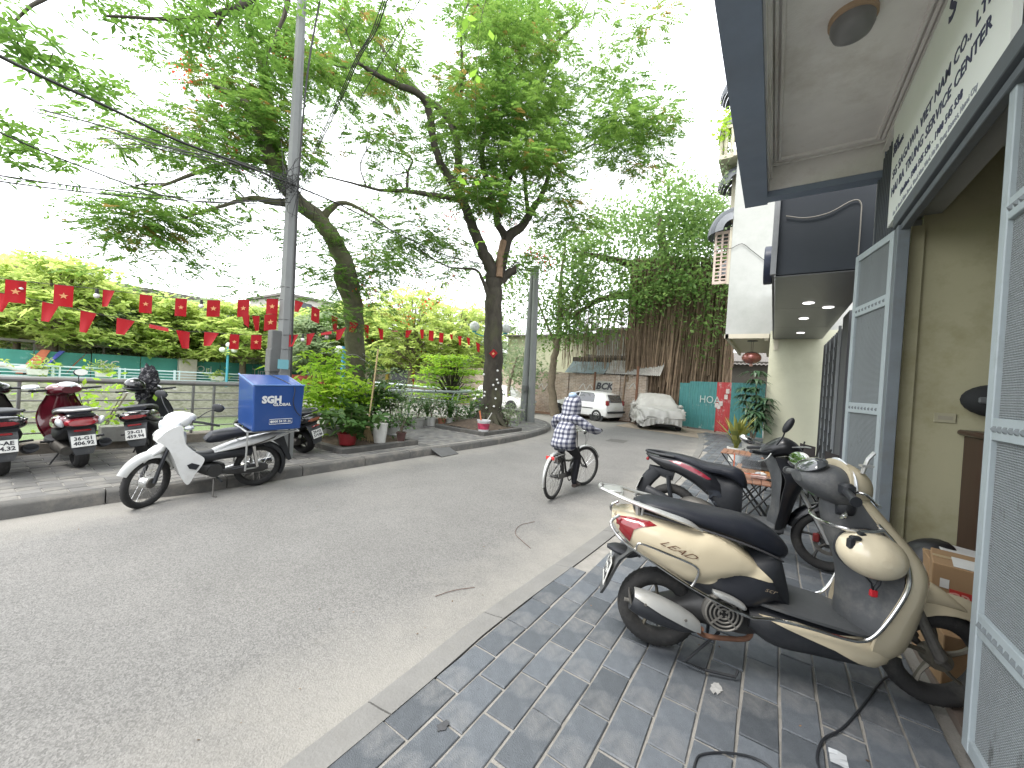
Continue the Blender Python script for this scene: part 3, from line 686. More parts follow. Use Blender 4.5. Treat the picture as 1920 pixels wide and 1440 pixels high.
def shutter(y, z, h, wd_, ang):
    t = thing('window_shutter', 'open pinkish wooden shutter under the striped awning', 'shutter', (-1.27, WY + y, z), ang)
    b = MB(); b.box((.03, 0, h / 2), (.06, .035, h)); b.box((wd_ - .03, 0, h / 2), (.06, .035, h)); b.box((wd_ / 2, 0, .04), (wd_ - .12, .034, .08)); b.box((wd_ / 2, 0, h - .04), (wd_ - .12, .034, .08)); b.box((wd_ / 2, 0, h / 2), (.05, .033, h - .16)); b.build('frame', M_shut, t, smooth=0)
    for k in range(12):
        b = MB(); b.box((wd_ / 2, 0, .14 + k * (h - .26) / 11.5), (wd_ - .12, .012, .05), rot=Matrix.Rotation(.6, 3, 'X')); b.build('slat', mat('shutter_slat', (.46, .36, .31), .7), t, smooth=0)
shutter(.35, 4.68, 1.52, .40, pi)
def awning(y, z, w_, r, lab, m):
    t = thing('awning', lab, 'awning', (-1.2, WY + y, z))
    nseg = 9; a = np.linspace(0, pi / 2, 9)
    for k in range(nseg):
        b = MB(); y0, y1 = -w_ / 2 + k * w_ / nseg, -w_ / 2 + (k + 1) * w_ / nseg
        # domed: depth shrinks towards the ends
        def ring(yy, off=0.0):
            s_ = sqrt(max(.02, 1 - (2 * yy / w_) ** 2 * .9)); return [(-(r - off) * s_ * sin(q), yy, (r - off) * (s_ * cos(q)) * 1.15) for q in a]
        b.loft([np.array(ring(y0 + .004)), np.array(ring((y0 + y1) / 2, -.02)), np.array(ring(y1 - .004))], cap=False, closed=False)
        b.build('gore', m if k % 2 else mat('awning_pale', (.20, .21, .23), .8), t, fix=False)
    return t
M_awn = mat('awning_grey', (.12, .13, .15), .7)
awning(.55, 6.1, 1.2, .68, 'large grey striped dome awning just above the open shutter', M_awn)
awning(.6, 7.5, .95, .5, 'grey dome awning below the balcony', M_awn)
awning(.6, 9.15, 1.0, .55, 'grey dome awning above the balcony greenery', M_awn)
awning(.6, 10.15, 1.0, .6, 'topmost grey dome awning on the white house', M_awn)
awning(3.0, 5.55, 1.2, .65, 'low grey dome awning farther along beside the banyan tree', M_awn)
for z in (11.9,):
    b = MB(); b.box((-1.22, WY + .5, z), (.08, .9, 1.2)); b.build('window', M_creamtrim, wh, smooth=0)
b = MB(); b.box((-.02, WY + .02, 3.0), (.10, .1, .5)); b.build('bracket', M_creamtrim, wh, smooth=0)
wc = thing('wire', 'thin dark service wire looped across the white side wall', 'wire')
b = MB(); b.tube([on_y(1330, 478, WY - .03), on_y(1352, 466, WY - .03), on_y(1370, 466, WY - .03), on_y(1391, 457, WY - .03), on_y(1410, 470, WY - .03), on_y(1438, 492, WY - .03)], .008, 5, smooth=4); b.build('strand', mat('wire_black', (.03, .03, .03), .6), wc)
# hanging lantern
lo = on_y(1409, 671, 12.62); lan = thing('hanging_lantern', 'oval red lantern hanging under the white house overhang', 'lantern', lo)
b = MB(); b.sphere((0, 0, 0), .24, 22, 12, (1, 1, .72)); b.build('shade', mat('lantern_glass', (.30, .10, .08), .18, var=.5, vs=5, metal=.3, coat=.6), lan)
b = MB(); b.lathe([(.10, .16), (.16, .13), (.2, .08)], 22); b.build('top_cap', mat('lantern_cap', (.06, .05, .045), .5), lan)
b = MB(); b.lathe([(.03, -.17), (.05, -.2), (.03, -.24)], 12); b.build('finial', mat('lantern_pink', (.6, .35, .3), .5), lan)
for dx in (-.02, .02):
    b = MB(); b.tube([(dx, 0, .15), (dx, 0, .46)], .005, 5); b.build('cord', mat('cord_brown', (.12, .08, .06), .7), lan)
b = MB(); b.lathe([(0, 0), (.13, 0), (.13, .02), (0, .03)], 18, c=(0, 0, .46)); b.build('ceiling_rose', mat('lantern_cap', (.06, .05, .045), .5), lan)
# ================================================================== trees and plants
M_bark = mat('bark_dark', (0.055, 0.048, 0.038), .95, var=.4, vs=7, bump=1.0, bs=16, dirt=(.10, .11, .05), dirt_amt=.55, dirt_s=2.2, stretch=(1, 1, .45))
M_barkm = mat('bark_mossy', (0.10, 0.095, 0.06), .95, var=.4, vs=6, bump=1.0, bs=16, dirt=(.14, .17, .05), dirt_amt=.7, dirt_s=1.6)
M_barkl = mat('bark_light', (0.17, 0.14, 0.10), .9, var=.3, vs=8, bump=.6, bs=20)
L_flame = leaf_mat('flame_leaf', (0.055, 0.155, 0.025), (0.17, 0.29, 0.06), .5)
L_flame2 = leaf_mat('flame_leaf_shaded', (0.045, 0.13, 0.025), (0.10, 0.18, 0.045), .5)
L_far = leaf_mat('yellow_green_leaf', (0.24, 0.36, 0.09), (0.44, 0.52, 0.17), .55)
L_farD = leaf_mat('grey_green_leaf', (0.16, 0.24, 0.12), (0.28, 0.34, 0.20), .45)
L_ban = leaf_mat('banyan_leaf', (0.08, 0.18, 0.045), (0.19, 0.30, 0.09), .5)
L_near = leaf_mat('broad_leaf', (0.07, 0.17, 0.03), (0.13, 0.26, 0.05), .55)
L_shrub = leaf_mat('lime_leaf', (0.18, 0.36, 0.03), (0.34, 0.52, 0.06), .5)
L_dk = leaf_mat('dark_pot_leaf', (0.03, 0.085, 0.02), (0.08, 0.15, 0.04), .3, .4)
L_flower = leaf_mat('flame_flower', (0.55, 0.07, 0.02), (0.75, 0.16, 0.04), .4)

def unit(a): return a / (np.linalg.norm(a, axis=-1, keepdims=True) + 1e-9)
def fronds(P, D, L, wid=.20, npin=9, droop=.35, wp=.165):
    """bipinnate leaves: P origins (N,3), D directions (N,3), L lengths (N,) -> quads"""
    N = len(P); up = np.array([0, 0, 1.]); Sd = unit(np.cross(D, up) + rng.normal(0, .25, (N, 3))); Q = []
    for i in range(npin):
        t = (i + .6) / npin
        base = P + D * (L * t)[:, None] - up * (droop * L * t * t)[:, None]
        ln = L * wid * 2.0 * (sin(pi * (0.18 + .72 * t)))
        for sg_ in (-1, 1):
            d = unit(Sd * sg_ + D * .45 - up * .22 + rng.normal(0, .10, (N, 3)))
            tip = base + d * ln[:, None]; mid = base + d * (ln * .5)[:, None]
            wv = unit(np.cross(d, up) + rng.normal(0, .35, (N, 3))) * (ln * wp)[:, None]
            Q.append(np.stack([base, mid + wv, tip, mid - wv], 1))
    return np.concatenate(Q).reshape(-1, 3)
def leafq(P, size, up_bias=.6, elong=2.0):
    """single leaves as diamonds"""
    N = len(P); n = unit(rng.normal(0, 1, (N, 3)) + np.array([0, 0, up_bias * 2])); a = unit(np.cross(n, rng.normal(0, 1, (N, 3)))); b = np.cross(n, a)
    s_ = size * rng.uniform(.6, 1.3, N)[:, None]
    return np.stack([P - a * s_ * .5, P + b * s_ * .5 / elong, P + a * s_ * .5, P - b * s_ * .5 / elong], 1).reshape(-1, 3)
def tufts(P, size, k=6, elong=3.0, droop=.25):
    """rosettes of k leaves at every point"""
    N = len(P); Q = []
    ax = unit(rng.normal(0, .35, (N, 3)) + np.array([0, 0, 1.])); u = unit(np.cross(ax, rng.normal(0, 1, (N, 3)))); v = np.cross(ax, u)
    for i in range(k):
        a = 2 * pi * i / k + rng.uniform(-.3, .3, N)[:, None]; d = unit(np.cos(a) * u + np.sin(a) * v + ax * rng.uniform(-.1, .5, (N, 1)))
        s_ = size * rng.uniform(.7, 1.25, N)[:, None]; w_ = np.cross(ax, d) * s_ / elong
        dn = np.array([0, 0, -1.]) * s_ * droop
        Q.append(np.stack([P, P + d * s_ * .55 + w_ * .5, P + d * s_ + dn, P + d * s_ * .55 - w_ * .5], 1))
    return np.concatenate(Q).reshape(-1, 3)

def inpoly(x, y, poly):
    c = False; j = len(poly) - 1
    for i in range(len(poly)):
        if (poly[i][1] > y) != (poly[j][1] > y) and x < (poly[j][0] - poly[i][0]) * (y - poly[i][1]) / (poly[j][1] - poly[i][1]) + poly[i][0]: c = not c
        j = i
    return c
def limb_pts(path):
    return [(tuple(at_d(px, py, d)) + (r,)) for px, py, d, r in path]
def make_limbs(root, paths, m, name='limb', n=10, sub=5):
    nodes = []
    for i, pth in enumerate(paths):
        Q = catmull(pth, sub); Q[:, :3] += rng.normal(0, 1, (len(Q), 3)) * Q[:, 3:4] * .07
        b = MB(); b.tube(Q[:, :3], Q[:, 3], n); b.build('trunk' if i == 0 else name, m, root, smooth=80, fix=False); nodes.append(Q)
    return np.vstack(nodes)
def connect(root, nodes, C_, m, r0=.03, name='branches', twigs=3, spread=.5):
    """one branch from the nearest limb to every leaf cluster, plus twigs"""
    b = MB(); idx = rng.permutation(len(C_)); pool = nodes[:, :3].copy(); rad = nodes[:, 3].copy()
    order = np.argsort([np.min(np.linalg.norm(pool - c, axis=1)) for c in C_])
    for i in order:
        c = C_[i]; d = np.linalg.norm(pool - c, axis=1) + np.maximum(0, pool[:, 2] - c[2]) * .6; j = int(np.argmin(d)); p = pool[j]
        r = min(rad[j] * .7, r0 * (0.35 + .35 * np.linalg.norm(c - p)))
        mid = (p + c) / 2 + rng.normal(0, .12, 3) * np.linalg.norm(c - p) + np.array([0, 0, -.06]) * np.linalg.norm(c - p)
        Q = catmull([tuple(p) + (r,), tuple(mid) + (r * .75,), tuple(c) + (r * .4,)], 4)
        b.tube(Q[:, :3], Q[:, 3], 5, cap=False); pool = np.vstack([pool, Q[2:, :3]]); rad = np.r_[rad, Q[2:, 3]]
        for k in range(twigs):
            e = c + rng.normal(0, spread, 3) * [1, 1, .5]; b.tube([Q[-3, :3], (Q[-3, :3] + e) / 2 + rng.normal(0, .05, 3), e], [r * .4, r * .3, .004], 4, cap=False)
    o = b.build(name, m, root, smooth=80, fix=False); return tag(o, kind='stuff')

def px_clusters(n, poly, dfun, dens=None, mind=0):
    out = []; x0, x1 = min(p[0] for p in poly), max(p[0] for p in poly); y0, y1 = min(p[1] for p in poly), max(p[1] for p in poly); tries = 0
    while len(out) < n and tries < 40000:
        tries += 1; x, y = random.uniform(x0, x1), random.uniform(y0, y1)
        if not inpoly(x, y, poly): continue
        if dens and random.random() > dens(x, y): continue
        out.append(tuple(at_d(x, y, dfun(x, y))))
    return np.array(out)

# ---- flame tree at the promenade's middle pit, leaning left
t1 = thing('flame_tree', 'leaning flame tree with a curved mossy trunk beside the electric pole', 'tree', (0, 0, 0), group='flame trees on the promenade')
A = lambda *p: p
paths = [limb_pts(p) for p in [
    [A(672, 812, 10.25, .34), A(668, 780, 10.2, .27), A(667, 700, 10.15, .235), A(664, 620, 10.0, .225), A(660, 560, 9.9, .22), A(648, 500, 9.8, .205), A(622, 445, 9.7, .19), A(596, 408, 9.6, .175), A(566, 385, 9.5, .165), A(538, 355, 9.4, .145), A(516, 320, 9.3, .125), A(502, 280, 9.2, .125), A(485, 240, 9.1, .11), A(468, 205, 9.0, .09), A(440, 180, 8.9, .06), A(400, 160, 8.7, .03)],
    [A(560, 380, 9.5, .15), A(536, 340, 9.5, .12), A(522, 290, 9.6, .11), A(508, 240, 9.8, .10), A(505, 190, 9.9, .09), A(490, 130, 10, .06), A(470, 60, 10, .03)],
    [A(590, 400, 9.6, .12), A(545, 383, 9.3, .085), A(510, 378, 9.0, .07), A(470, 372, 8.8, .045), A(420, 385, 8.5, .03), A(340, 410, 8.2, .015)],
    [A(510, 300, 9.3, .08), A(450, 300, 9.0, .05), A(380, 320, 8.8, .035), A(300, 350, 8.6, .02)],
    [A(662, 575, 9.9, .16), A(640, 530, 9.75, .13), A(632, 500, 9.7, .07)],
    [A(600, 410, 9.6, .1), A(640, 380, 9.4, .05), A(690, 400, 9.2, .03), A(730, 430, 9.0, .015)]]]
nodes = make_limbs(t1, paths, M_barkm)
polyA = [(170, 300), (250, 180), (330, 60), (430, 10), (590, 10), (600, 200), (560, 330), (600, 400), (470, 440), (370, 450), (240, 430), (160, 380), (200, 330)]
C1 = px_clusters(60, polyA, lambda x, y: random.uniform(8.2, 10.6), lambda x, y: .3 if x < 330 else (.25 if y > 330 else .8))
C1b = px_clusters(16, [(560, 430), (640, 400), (740, 400), (735, 560), (690, 600), (600, 590), (560, 500)], lambda x, y: random.uniform(8.6, 11.0))
C1c = px_clusters(8, [(200, 350), (280, 350), (360, 440), (330, 470), (190, 440)], lambda x, y: random.uniform(8.0, 9.0))
C1d = px_clusters(4, [(200, 470), (300, 460), (520, 520), (560, 600), (480, 560), (400, 545), (310, 540), (230, 520)], lambda x, y: random.uniform(8.5, 10.0))
C1 = np.vstack([C1, C1b, C1c, C1d])
connect(t1, nodes, C1, M_bark, .022, spread=.42)
def crown_fronds(root, Cc, per, spread, flat, Lr, m, nm='crown', npin=9):
    n = len(Cc) * per; P = np.repeat(Cc, per, 0) + rng.normal(0, 1, (n, 3)) * np.array([spread, spread, spread * flat])
    out = P - np.repeat(Cc, per, 0); D = unit(out * np.array([1, 1, .25]) + rng.normal(0, .35, (n, 3)) * np.array([1, 1, .3]) * spread)
    return tag(quick(nm, fronds(P, D, rng.uniform(Lr[0], Lr[1], n), npin=npin), None, m, root), kind='stuff')
crown_fronds(t1, C1, 44, .27, .55, (.17, .34), L_flame)
L_olive = leaf_mat('olive_orange_leaf', (0.20, 0.17, 0.04), (0.34, 0.24, 0.07), .5)
crown_fronds(t1, C1[5::6], 22, .25, .5, (.16, .3), L_olive, 'yellowing_leaves')
def flowers(root, pts, m=L_flower, n=60, r=.14, s_=.06):
    Q = []
    for p in pts: Q.append(leafq(np.array(p) + rng.normal(0, r, (n, 3)), s_, .1, 1.3))
    return tag(quick('blossom', np.concatenate(Q), None, m, root), kind='stuff')
flowers(t1, [at_d(x, y, d) for x, y, d in ((358, 118, 9), (405, 180, 9), (535, 100, 9.3), (530, 60, 9.2), (452, 295, 8.9), (345, 150, 9), (408, 60, 9), (680, 530, 9.6), (690, 560, 9.7))], n=26, r=.15, s_=.055)

# ---- flame tree in the far pit
t2 = thing('flame_tree', 'upright flame tree with dark forked trunk hung with small white bulbs', 'tree', (0, 0, 0), group='flame trees on the promenade')
K = lambda x, y: (600 + x / 2.667, y / 2.667)
def kp(*pts): return [A(*K(x, y), d, r) for x, y, d, r in pts]
paths = [limb_pts(p) for p in [
    [A(920, 812, 11.2, .50), A(921, 790, 11.2, .38), A(922, 760, 11.2, .31), A(924, 700, 11.2, .275), A(926, 640, 11.2, .27), A(926, 580, 11.2, .25), A(927, 540, 11.2, .245), A(926, 515, 11.2, .26)],
    kp((870, 1400, 11.2, .2), (850, 1330, 11.1, .18), (800, 1225, 11.0, .155), (762, 1130, 10.9, .14), (720, 1020, 10.8, .125), (655, 900, 10.7, .11), (605, 820, 10.6, .10), (568, 700, 10.5, .095), (545, 560, 10.4, .09), (500, 475, 10.2, .085), (380, 420, 10.0, .07), (260, 360, 9.8, .055), (200, 320, 9.7, .045), (110, 335, 9.6, .03), (20, 290, 9.5, .02)),
    kp((690, 860, 10.8, .1), (690, 740, 10.9, .1), (662, 630, 11.0, .095), (600, 545, 11.0, .085), (510, 480, 11, .08), (430, 400, 11.1, .07), (365, 335, 11.2, .05), (280, 180, 11.4, .04), (200, 40, 11.5, .02)),
    kp((890, 1400, 11.2, .2), (905, 1320, 11.2, .17), (925, 1230, 11.3, .16), (945, 1180, 11.3, .16), (1010, 1130, 11.4, .125), (1060, 1050, 11.5, .105), (1112, 970, 11.6, .08), (1142, 880, 11.7, .07), (1150, 820, 11.8, .05), (1250, 780, 12, .035), (1400, 700, 12.3, .02), (1560, 560, 12.5, .01)),
    kp((1040, 1060, 11.5, .07), (1028, 960, 11.6, .06), (1020, 860, 11.7, .05), (980, 760, 11.8, .03)),
    kp((930, 1190, 11.3, .12), (890, 1120, 11.2, .1), (880, 1060, 11.1, .09), (860, 980, 11.0, .075), (810, 800, 10.8, .075), (830, 640, 10.6, .07), (880, 520, 10.5, .07), (920, 420, 10.5, .06), (930, 260, 10.6, .05), (860, 130, 10.8, .035), (790, 20, 11, .02)),
    kp((900, 1080, 11.3, .09), (960, 850, 11.8, .08), (1000, 600, 12.2, .07), (1090, 480, 12.3, .06), (1130, 330, 12.4, .05), (1190, 210, 12.5, .04), (1290, 110, 12.6, .03), (1340, 10, 12.7, .02)),
    kp((715, 1000, 10.8, .08), (640, 985, 10.6, .07), (540, 972, 10.4, .06), (430, 955, 10.2, .05), (300, 950, 10.0, .035), (120, 905, 9.8, .02), (-60, 860, 9.6, .01)),
    kp((435, 955, 10.2, .04), (440, 860, 10.3, .03), (455, 790, 10.4, .025), (300, 740, 10.5, .012)),
    kp((905, 1410, 11.2, .13), (945, 1365, 11.1, .12), (982, 1345, 11.05, .10)),
    kp((700, 600, 10.9, .05), (710, 330, 10.5, .035), (705, 120, 10.3, .03), (750, 0, 10.2, .02)),
    [A(918, 560, 11.1, .08), A(905, 525, 11.0, .05), A(890, 505, 10.9, .035), A(840, 500, 10.6, .02), A(790, 470, 10.3, .01)]]]
nodes = make_limbs(t2, paths, M_bark)
b = MB(); b.tube([at_d(936, 520, 11.02), at_d(938, 480, 11.1), at_d(944, 452, 11.15)], [.10, .105, .1], 8); b.build('bare_wood', mat('bare_wood', (.26, .17, .11), .8, var=.3, vs=8), t2, fix=False)
polyB = [(600, 10), (1215, 0), (1228, 60), (1185, 120), (1215, 210), (1160, 260), (1100, 300), (1130, 330), (1060, 390), (980, 400), (900, 390), (830, 400), (760, 460), (690, 420), (650, 300), (600, 200)]
C2 = px_clusters(150, polyB, lambda x, y: random.uniform(9.4, 13.2), lambda x, y: 1 if 830 < x < 1060 and y < 380 else .45)
C2b = px_clusters(18, [(1120, 200), (1260, 180), (1230, 320), (1150, 330), (1090, 300)], lambda x, y: random.uniform(11, 13))
C2c = px_clusters(14, [(700, 430), (800, 450), (900, 440), (880, 540), (760, 530), (690, 500)], lambda x, y: random.uniform(10, 12))
C2d = px_clusters(8, [(960, 430), (1080, 400), (1120, 430), (1020, 520), (960, 500)], lambda x, y: random.uniform(11, 13))
C2e = px_clusters(26, [(820, 60), (1040, 40), (1050, 260), (1000, 390), (880, 410), (820, 300)], lambda x, y: random.uniform(9.6, 12.4)); C2 = np.vstack([C2, C2b, C2c, C2d, C2e]); connect(t2, nodes, C2, M_bark, .026, spread=.5)
crown_fronds(t2, C2, 56, .29, .55, (.18, .36), L_flame)
crown_fronds(t2, C2[3::7], 20, .26, .5, (.16, .3), L_olive, 'yellowing_leaves')
flowers(t2, [at_d(x, y, d) for x, y, d in ((848, 405, 11), (852, 415, 11), (905, 425, 11), (788, 413, 10.8), (963, 412, 11.4), (990, 470, 11.6), (1008, 484, 11.6), (1028, 492, 11.7), (780, 520, 11), (800, 530, 11), (845, 520, 11), (762, 600, 12))], n=30, r=.13, s_=.06)

# ---- tree leaning in overhead from the upper left: only its lowest boughs hang into view
t3 = thing('overhead_tree', 'broad leaved boughs hanging into view from above at upper left', 'tree', (0, 0, 0))
paths = [limb_pts(p) for p in [
    [A(560, -260, 7.6, .12), A(540, -120, 7.4, .09), A(500, -30, 7.2, .06), A(430, 20, 7.0, .04), A(330, 35, 6.8, .025), A(200, 30, 6.6, .012)],
    [A(540, -120, 7.4, .06), A(540, 0, 7.2, .04), A(520, 60, 7.1, .02), A(500, 110, 7.0, .01)],
    [A(430, 10, 7.0, .03), A(400, 60, 6.9, .015), A(385, 90, 6.8, .008)],
    [A(300, -150, 6.6, .06), A(150, -40, 6.2, .03), A(60, 10, 6.0, .015), A(10, 60, 5.9, .008)]]]
nodes = make_limbs(t3, paths, M_bark)
C3 = np.vstack([px_clusters(16, [(130, -40), (560, -60), (545, 80), (500, 110), (430, 90), (370, 70), (250, 50), (150, 50)], lambda x, y: random.uniform(6.3, 7.6), lambda x, y: 1 if x > 330 else .5),
                px_clusters(6, [(0, 40), (60, 60), (70, 120), (10, 140)], lambda x, y: random.uniform(5.6, 6.4))[:3], px_clusters(3, [(80, 110), (180, 130), (180, 190), (110, 160)], lambda x, y: random.uniform(6.4, 7)),
                px_clusters(3, [(0, 240), (35, 260), (20, 300), (0, 290)], lambda x, y: random.uniform(6, 6.6))])
connect(t3, nodes, C3, M_bark, .012, spread=.22, twigs=2)
n = len(C3) * 26; tag(quick('crown', tufts(np.repeat(C3, 26, 0) + rng.normal(0, .2, (n, 3)) * [1, 1, .6], .115, 5, 2.8), None, L_near, t3), kind='stuff')
t3b = thing('leaf_spray', 'few large bright leaves hanging close in front of the forked flame tree', 'leaves', (0, 0, 0))
Pn = np.array([tuple(at_d(x, y, 5.2)) for x, y in ((865, 62), (900, 40), (920, 72), (882, 55), (895, 145), (892, 336), (900, 455), (905, 460), (868, 335))]); tag(quick('leaf', leafq(np.repeat(Pn, 2, 0) + rng.normal(0, .04, (18, 3)), .15, 1.0, 2.0), None, leaf_mat('bright_leaf', (.12, .26, .03), (.18, .36, .05), .6), t3b), kind='stuff')
b = MB(); b.tube([at_d(960, -140, 5.4), at_d(905, 20, 5.2), at_d(892, 145, 5.2), at_d(893, 300, 5.2), at_d(900, 455, 5.2)], [.006, .004, .003, .003, .002], 4, smooth=4); b.build('twig', M_bark, t3b, fix=False)

# ---- generic tree for the background
def bg_tree(name, label, base, H, R, trunk_r, m, n, layers=5, fork=.3, group=None, lsize=.34, flat=.3, kind='tuft', blossoms=0, barkm=M_barkl):
    t = thing(name, label, 'tree', base, group=group)
    zf = H * fork; b = MB(); sway = random.uniform(-.3, .3)
    b.tube([(0, 0, -.1), (sway * .3, 0, zf * .5), (sway, 0, zf), (sway * 1.3, .1, H * .7)], [trunk_r * 1.3, trunk_r, trunk_r * .85, trunk_r * .3], 8, smooth=3); b.build('trunk', barkm, t, smooth=80, fix=False)
    C = []; b = MB()
    for k in range(layers):
        z = zf + (H - zf) * (k + .6) / layers; rr = R * sqrt(max(.05, 1 - ((k + .5) / layers - .35) ** 2 * 1.6)); m_ = int(6 + rr * 3)
        for j in range(m_):
            a = random.uniform(0, 2 * pi); q = rr * sqrt(random.random()) ; c = (sway + q * cos(a), q * sin(a), z + random.gauss(0, .18)); C.append(c)
            if q > rr * .3: b.tube([(sway, 0, min(zf + (z - zf) * .35, H * .68)), (sway + q * .5 * cos(a), q * .5 * sin(a), z - .2), c], [trunk_r * .35, trunk_r * .2, .01], 4, cap=False)
    tag(b.build('branches', barkm, t, smooth=80, fix=False), kind='stuff')
    C = np.array(C); per = max(4, n // len(C)); P = np.repeat(C, per, 0) + rng.normal(0, 1, (len(C) * per, 3)) * np.array([R * .17, R * .17, R * .17 * flat * 1.5])
    tag(quick('crown', tufts(P, lsize, 5, 2.0, .2) if kind == 'tuft' else leafq(P, lsize, .4, 1.8), None, m, t), kind='stuff')
    if blossoms: flowers(t, [C[random.randrange(len(C))] + np.array([0, 0, .3]) for _ in range(blossoms)], n=30, r=.35, s_=.16)
    return t
# across the lake (far bank begins at x=-28.9)
far = [(30, 36, 5.9, 3.2, 0), (97, 32.5, 6.2, 3.0, 0), (165, 37, 5.6, 2.6, 0), (222, 34, 5.0, 2.3, 1), (300, 33, 5.2, 2.3, 0), (372, 36, 4.8, 2.2, 0), (455, 32.5, 5.2, 2.8, 0), (400, 41, 6.4, 3.0, 1), (240, 42, 6.4, 3.3, 1), (90, 44, 7.6, 3.6, 1), (545, 33, 5.6, 2.6, 0), (620, 31, 5.8, 2.7, 0), (500, 40, 6.0, 3, 1), (-90, 37, 6.5, 3.4, 0)]
labs = ['leftmost bright yellow green tree across the lake, cut by the picture edge', 'bright yellow green tree with stout forked trunk above the blue tarp across the lake', 'yellow green tree just right of the forked trunk tree across the lake', 'small grey green tree before the pale house across the lake', 'yellow green tree above the teal hoarding, left of the pale house', 'low yellow green tree behind the lower row of flags', 'wide yellow green tree with a leaning trunk by the white rail posts', 'grey green tree behind the wide leaning tree across the lake', 'tall grey green tree rising behind the pale house across the lake', 'tall grey green tree far behind the leftmost yellow green trees', 'yellow green tree seen behind the electric pole', 'yellow green tree seen between the pole and the leaning flame tree', 'grey green tree behind the blue street lamp', 'yellow green tree just beyond the left picture edge']
for i, (px_, d, Hh, R, kd) in enumerate(far):
    p = at_d(px_, 690, d); p.z = 0
    if p.x > -29.2 and p.y < 10.8: p = p * 1.0; p.x = -29.6
    bg_tree('shade_tree', labs[i], p, Hh, R, .22 if i in (1, 6) else .16, L_farD if kd else L_far, 1500, 5, .33, 'trees lining the far bank of the lake', .36, blossoms=3 if i in (0,) else 0)
# beyond the end of the lake, centre of the picture
mid = [(700, 27, 5.6, 2.8, 0, 'yellow green tree right of the leaning trunk, dotted with orange blossom'), (770, 24, 6.3, 3.2, 0, 'tall bright flame tree with orange blossom behind the spreading shrub'), (850, 26, 6.4, 3.2, 0, 'bright green tree left of the globe street lamp'), (660, 30, 6.0, 2.6, 1, 'grey green tree behind the blue post'), (905, 31, 6.5, 3.0, 1, 'pale green tree seen directly behind the forked flame tree'), (590, 27, 4.6, 2.0, 1, 'small dark tree right of the electric pole')]
for i, (px_, d, Hh, R, kd, lb) in enumerate(mid):
    p = at_d(px_, 700, d); p.z = 0; bg_tree('shade_tree', lb, p, Hh, R, .15, L_farD if kd else L_far, 1700, 6, .3, 'trees beyond the end of the lake', .27, blossoms=4 if i in (0, 1) else 0)
# spreading layered shrub behind the pale railing
p = at_d(842, 780, 13.6); p.z = 0
sh = thing('spreading_shrub', 'wide layered bright green shrub behind the pale railing', 'shrub', p)
b = MB(); C = []
b.tube([(0, 0, 0), (.06, 0, .5), (.1, 0, 1.1)], [.1, .08, .06], 7); b.build('trunk', M_bark, sh, fix=False)
b = MB()
for k in range(60):
    a = random.uniform(0, 2 * pi); lay = random.choice([.85, 1.1, 1.4, 1.7, 1.95, 2.15]); q = (1.65 - .62 * (lay - .85)) * sqrt(random.random()); c = (q * cos(a), q * sin(a) * .8, lay + random.gauss(0, .05)); C.append(c)
    b.tube([(.08, 0, .6 + .25 * random.random()), (c[0] * .5, c[1] * .5, c[2] - .08), c], [.03, .018, .005], 4, cap=False)
tag(b.build('branches', M_bark, sh, fix=False), kind='stuff')
C = np.array(C); P = np.repeat(C, 60, 0) + rng.normal(0, 1, (3600, 3)) * [.26, .26, .035]; tag(quick('crown', leafq(P, .13, 1.6, 1.8), None, L_shrub, sh), kind='stuff')

# slender tree in front of the brick wall
def tree_px(name, label, path, m, Cc, leafm, per, lsize, spread, cat='tree'):
    t = thing(name, label, cat, (0, 0, 0)); nodes = make_limbs(t, [limb_pts(q) for q in path], m); connect(t, nodes, Cc, m, .02, spread=spread)
    n = len(Cc) * per; P = np.repeat(Cc, per, 0) + rng.normal(0, 1, (n, 3)) * [spread, spread, spread * .7]; tag(quick('crown', leafq(P, lsize, .5, 1.7), None, leafm, t), kind='stuff'); return t
Cw = px_clusters(54, [(940, 470), (1030, 440), (1110, 450), (1120, 520), (1090, 620), (1060, 640), (990, 620), (950, 600)], lambda x, y: random.uniform(16.5, 19.5))
tree_px('slender_tree', 'slender bare trunked tree in front of the brick wall', [[A(1042, 786, 18.3, .26), A(1037, 750, 18.3, .2), A(1034, 715, 18.3, .17), A(1040, 670, 18.3, .16), A(1047, 630, 18.3, .14), A(1050, 580, 18.3, .12), A(1052, 520, 18.3, .08), A(1060, 460, 18.3, .04)], [A(1044, 650, 18.3, .08), A(1022, 600, 18.2, .05), A(1000, 540, 18, .03)], [A(1050, 600, 18.3, .07), A(1075, 560, 18.2, .04), A(1095, 510, 18, .02)]], M_barkl, Cw, leaf_mat('mid_green_leaf', (.06, .14, .03), (.15, .24, .06), .45), 90, .17, .55)
Cw2 = px_clusters(16, [(940, 660), (1000, 640), (1010, 700), (950, 720)], lambda x, y: random.uniform(18.5, 20))
tree_px('bushy_tree', 'bushy dark green tree leaning over the brick wall', [[A(955, 770, 18.6, .1), A(955, 720, 18.6, .08), A(970, 670, 18.6, .04)]], M_barkl, Cw2, L_farD, 90, .17, .5)

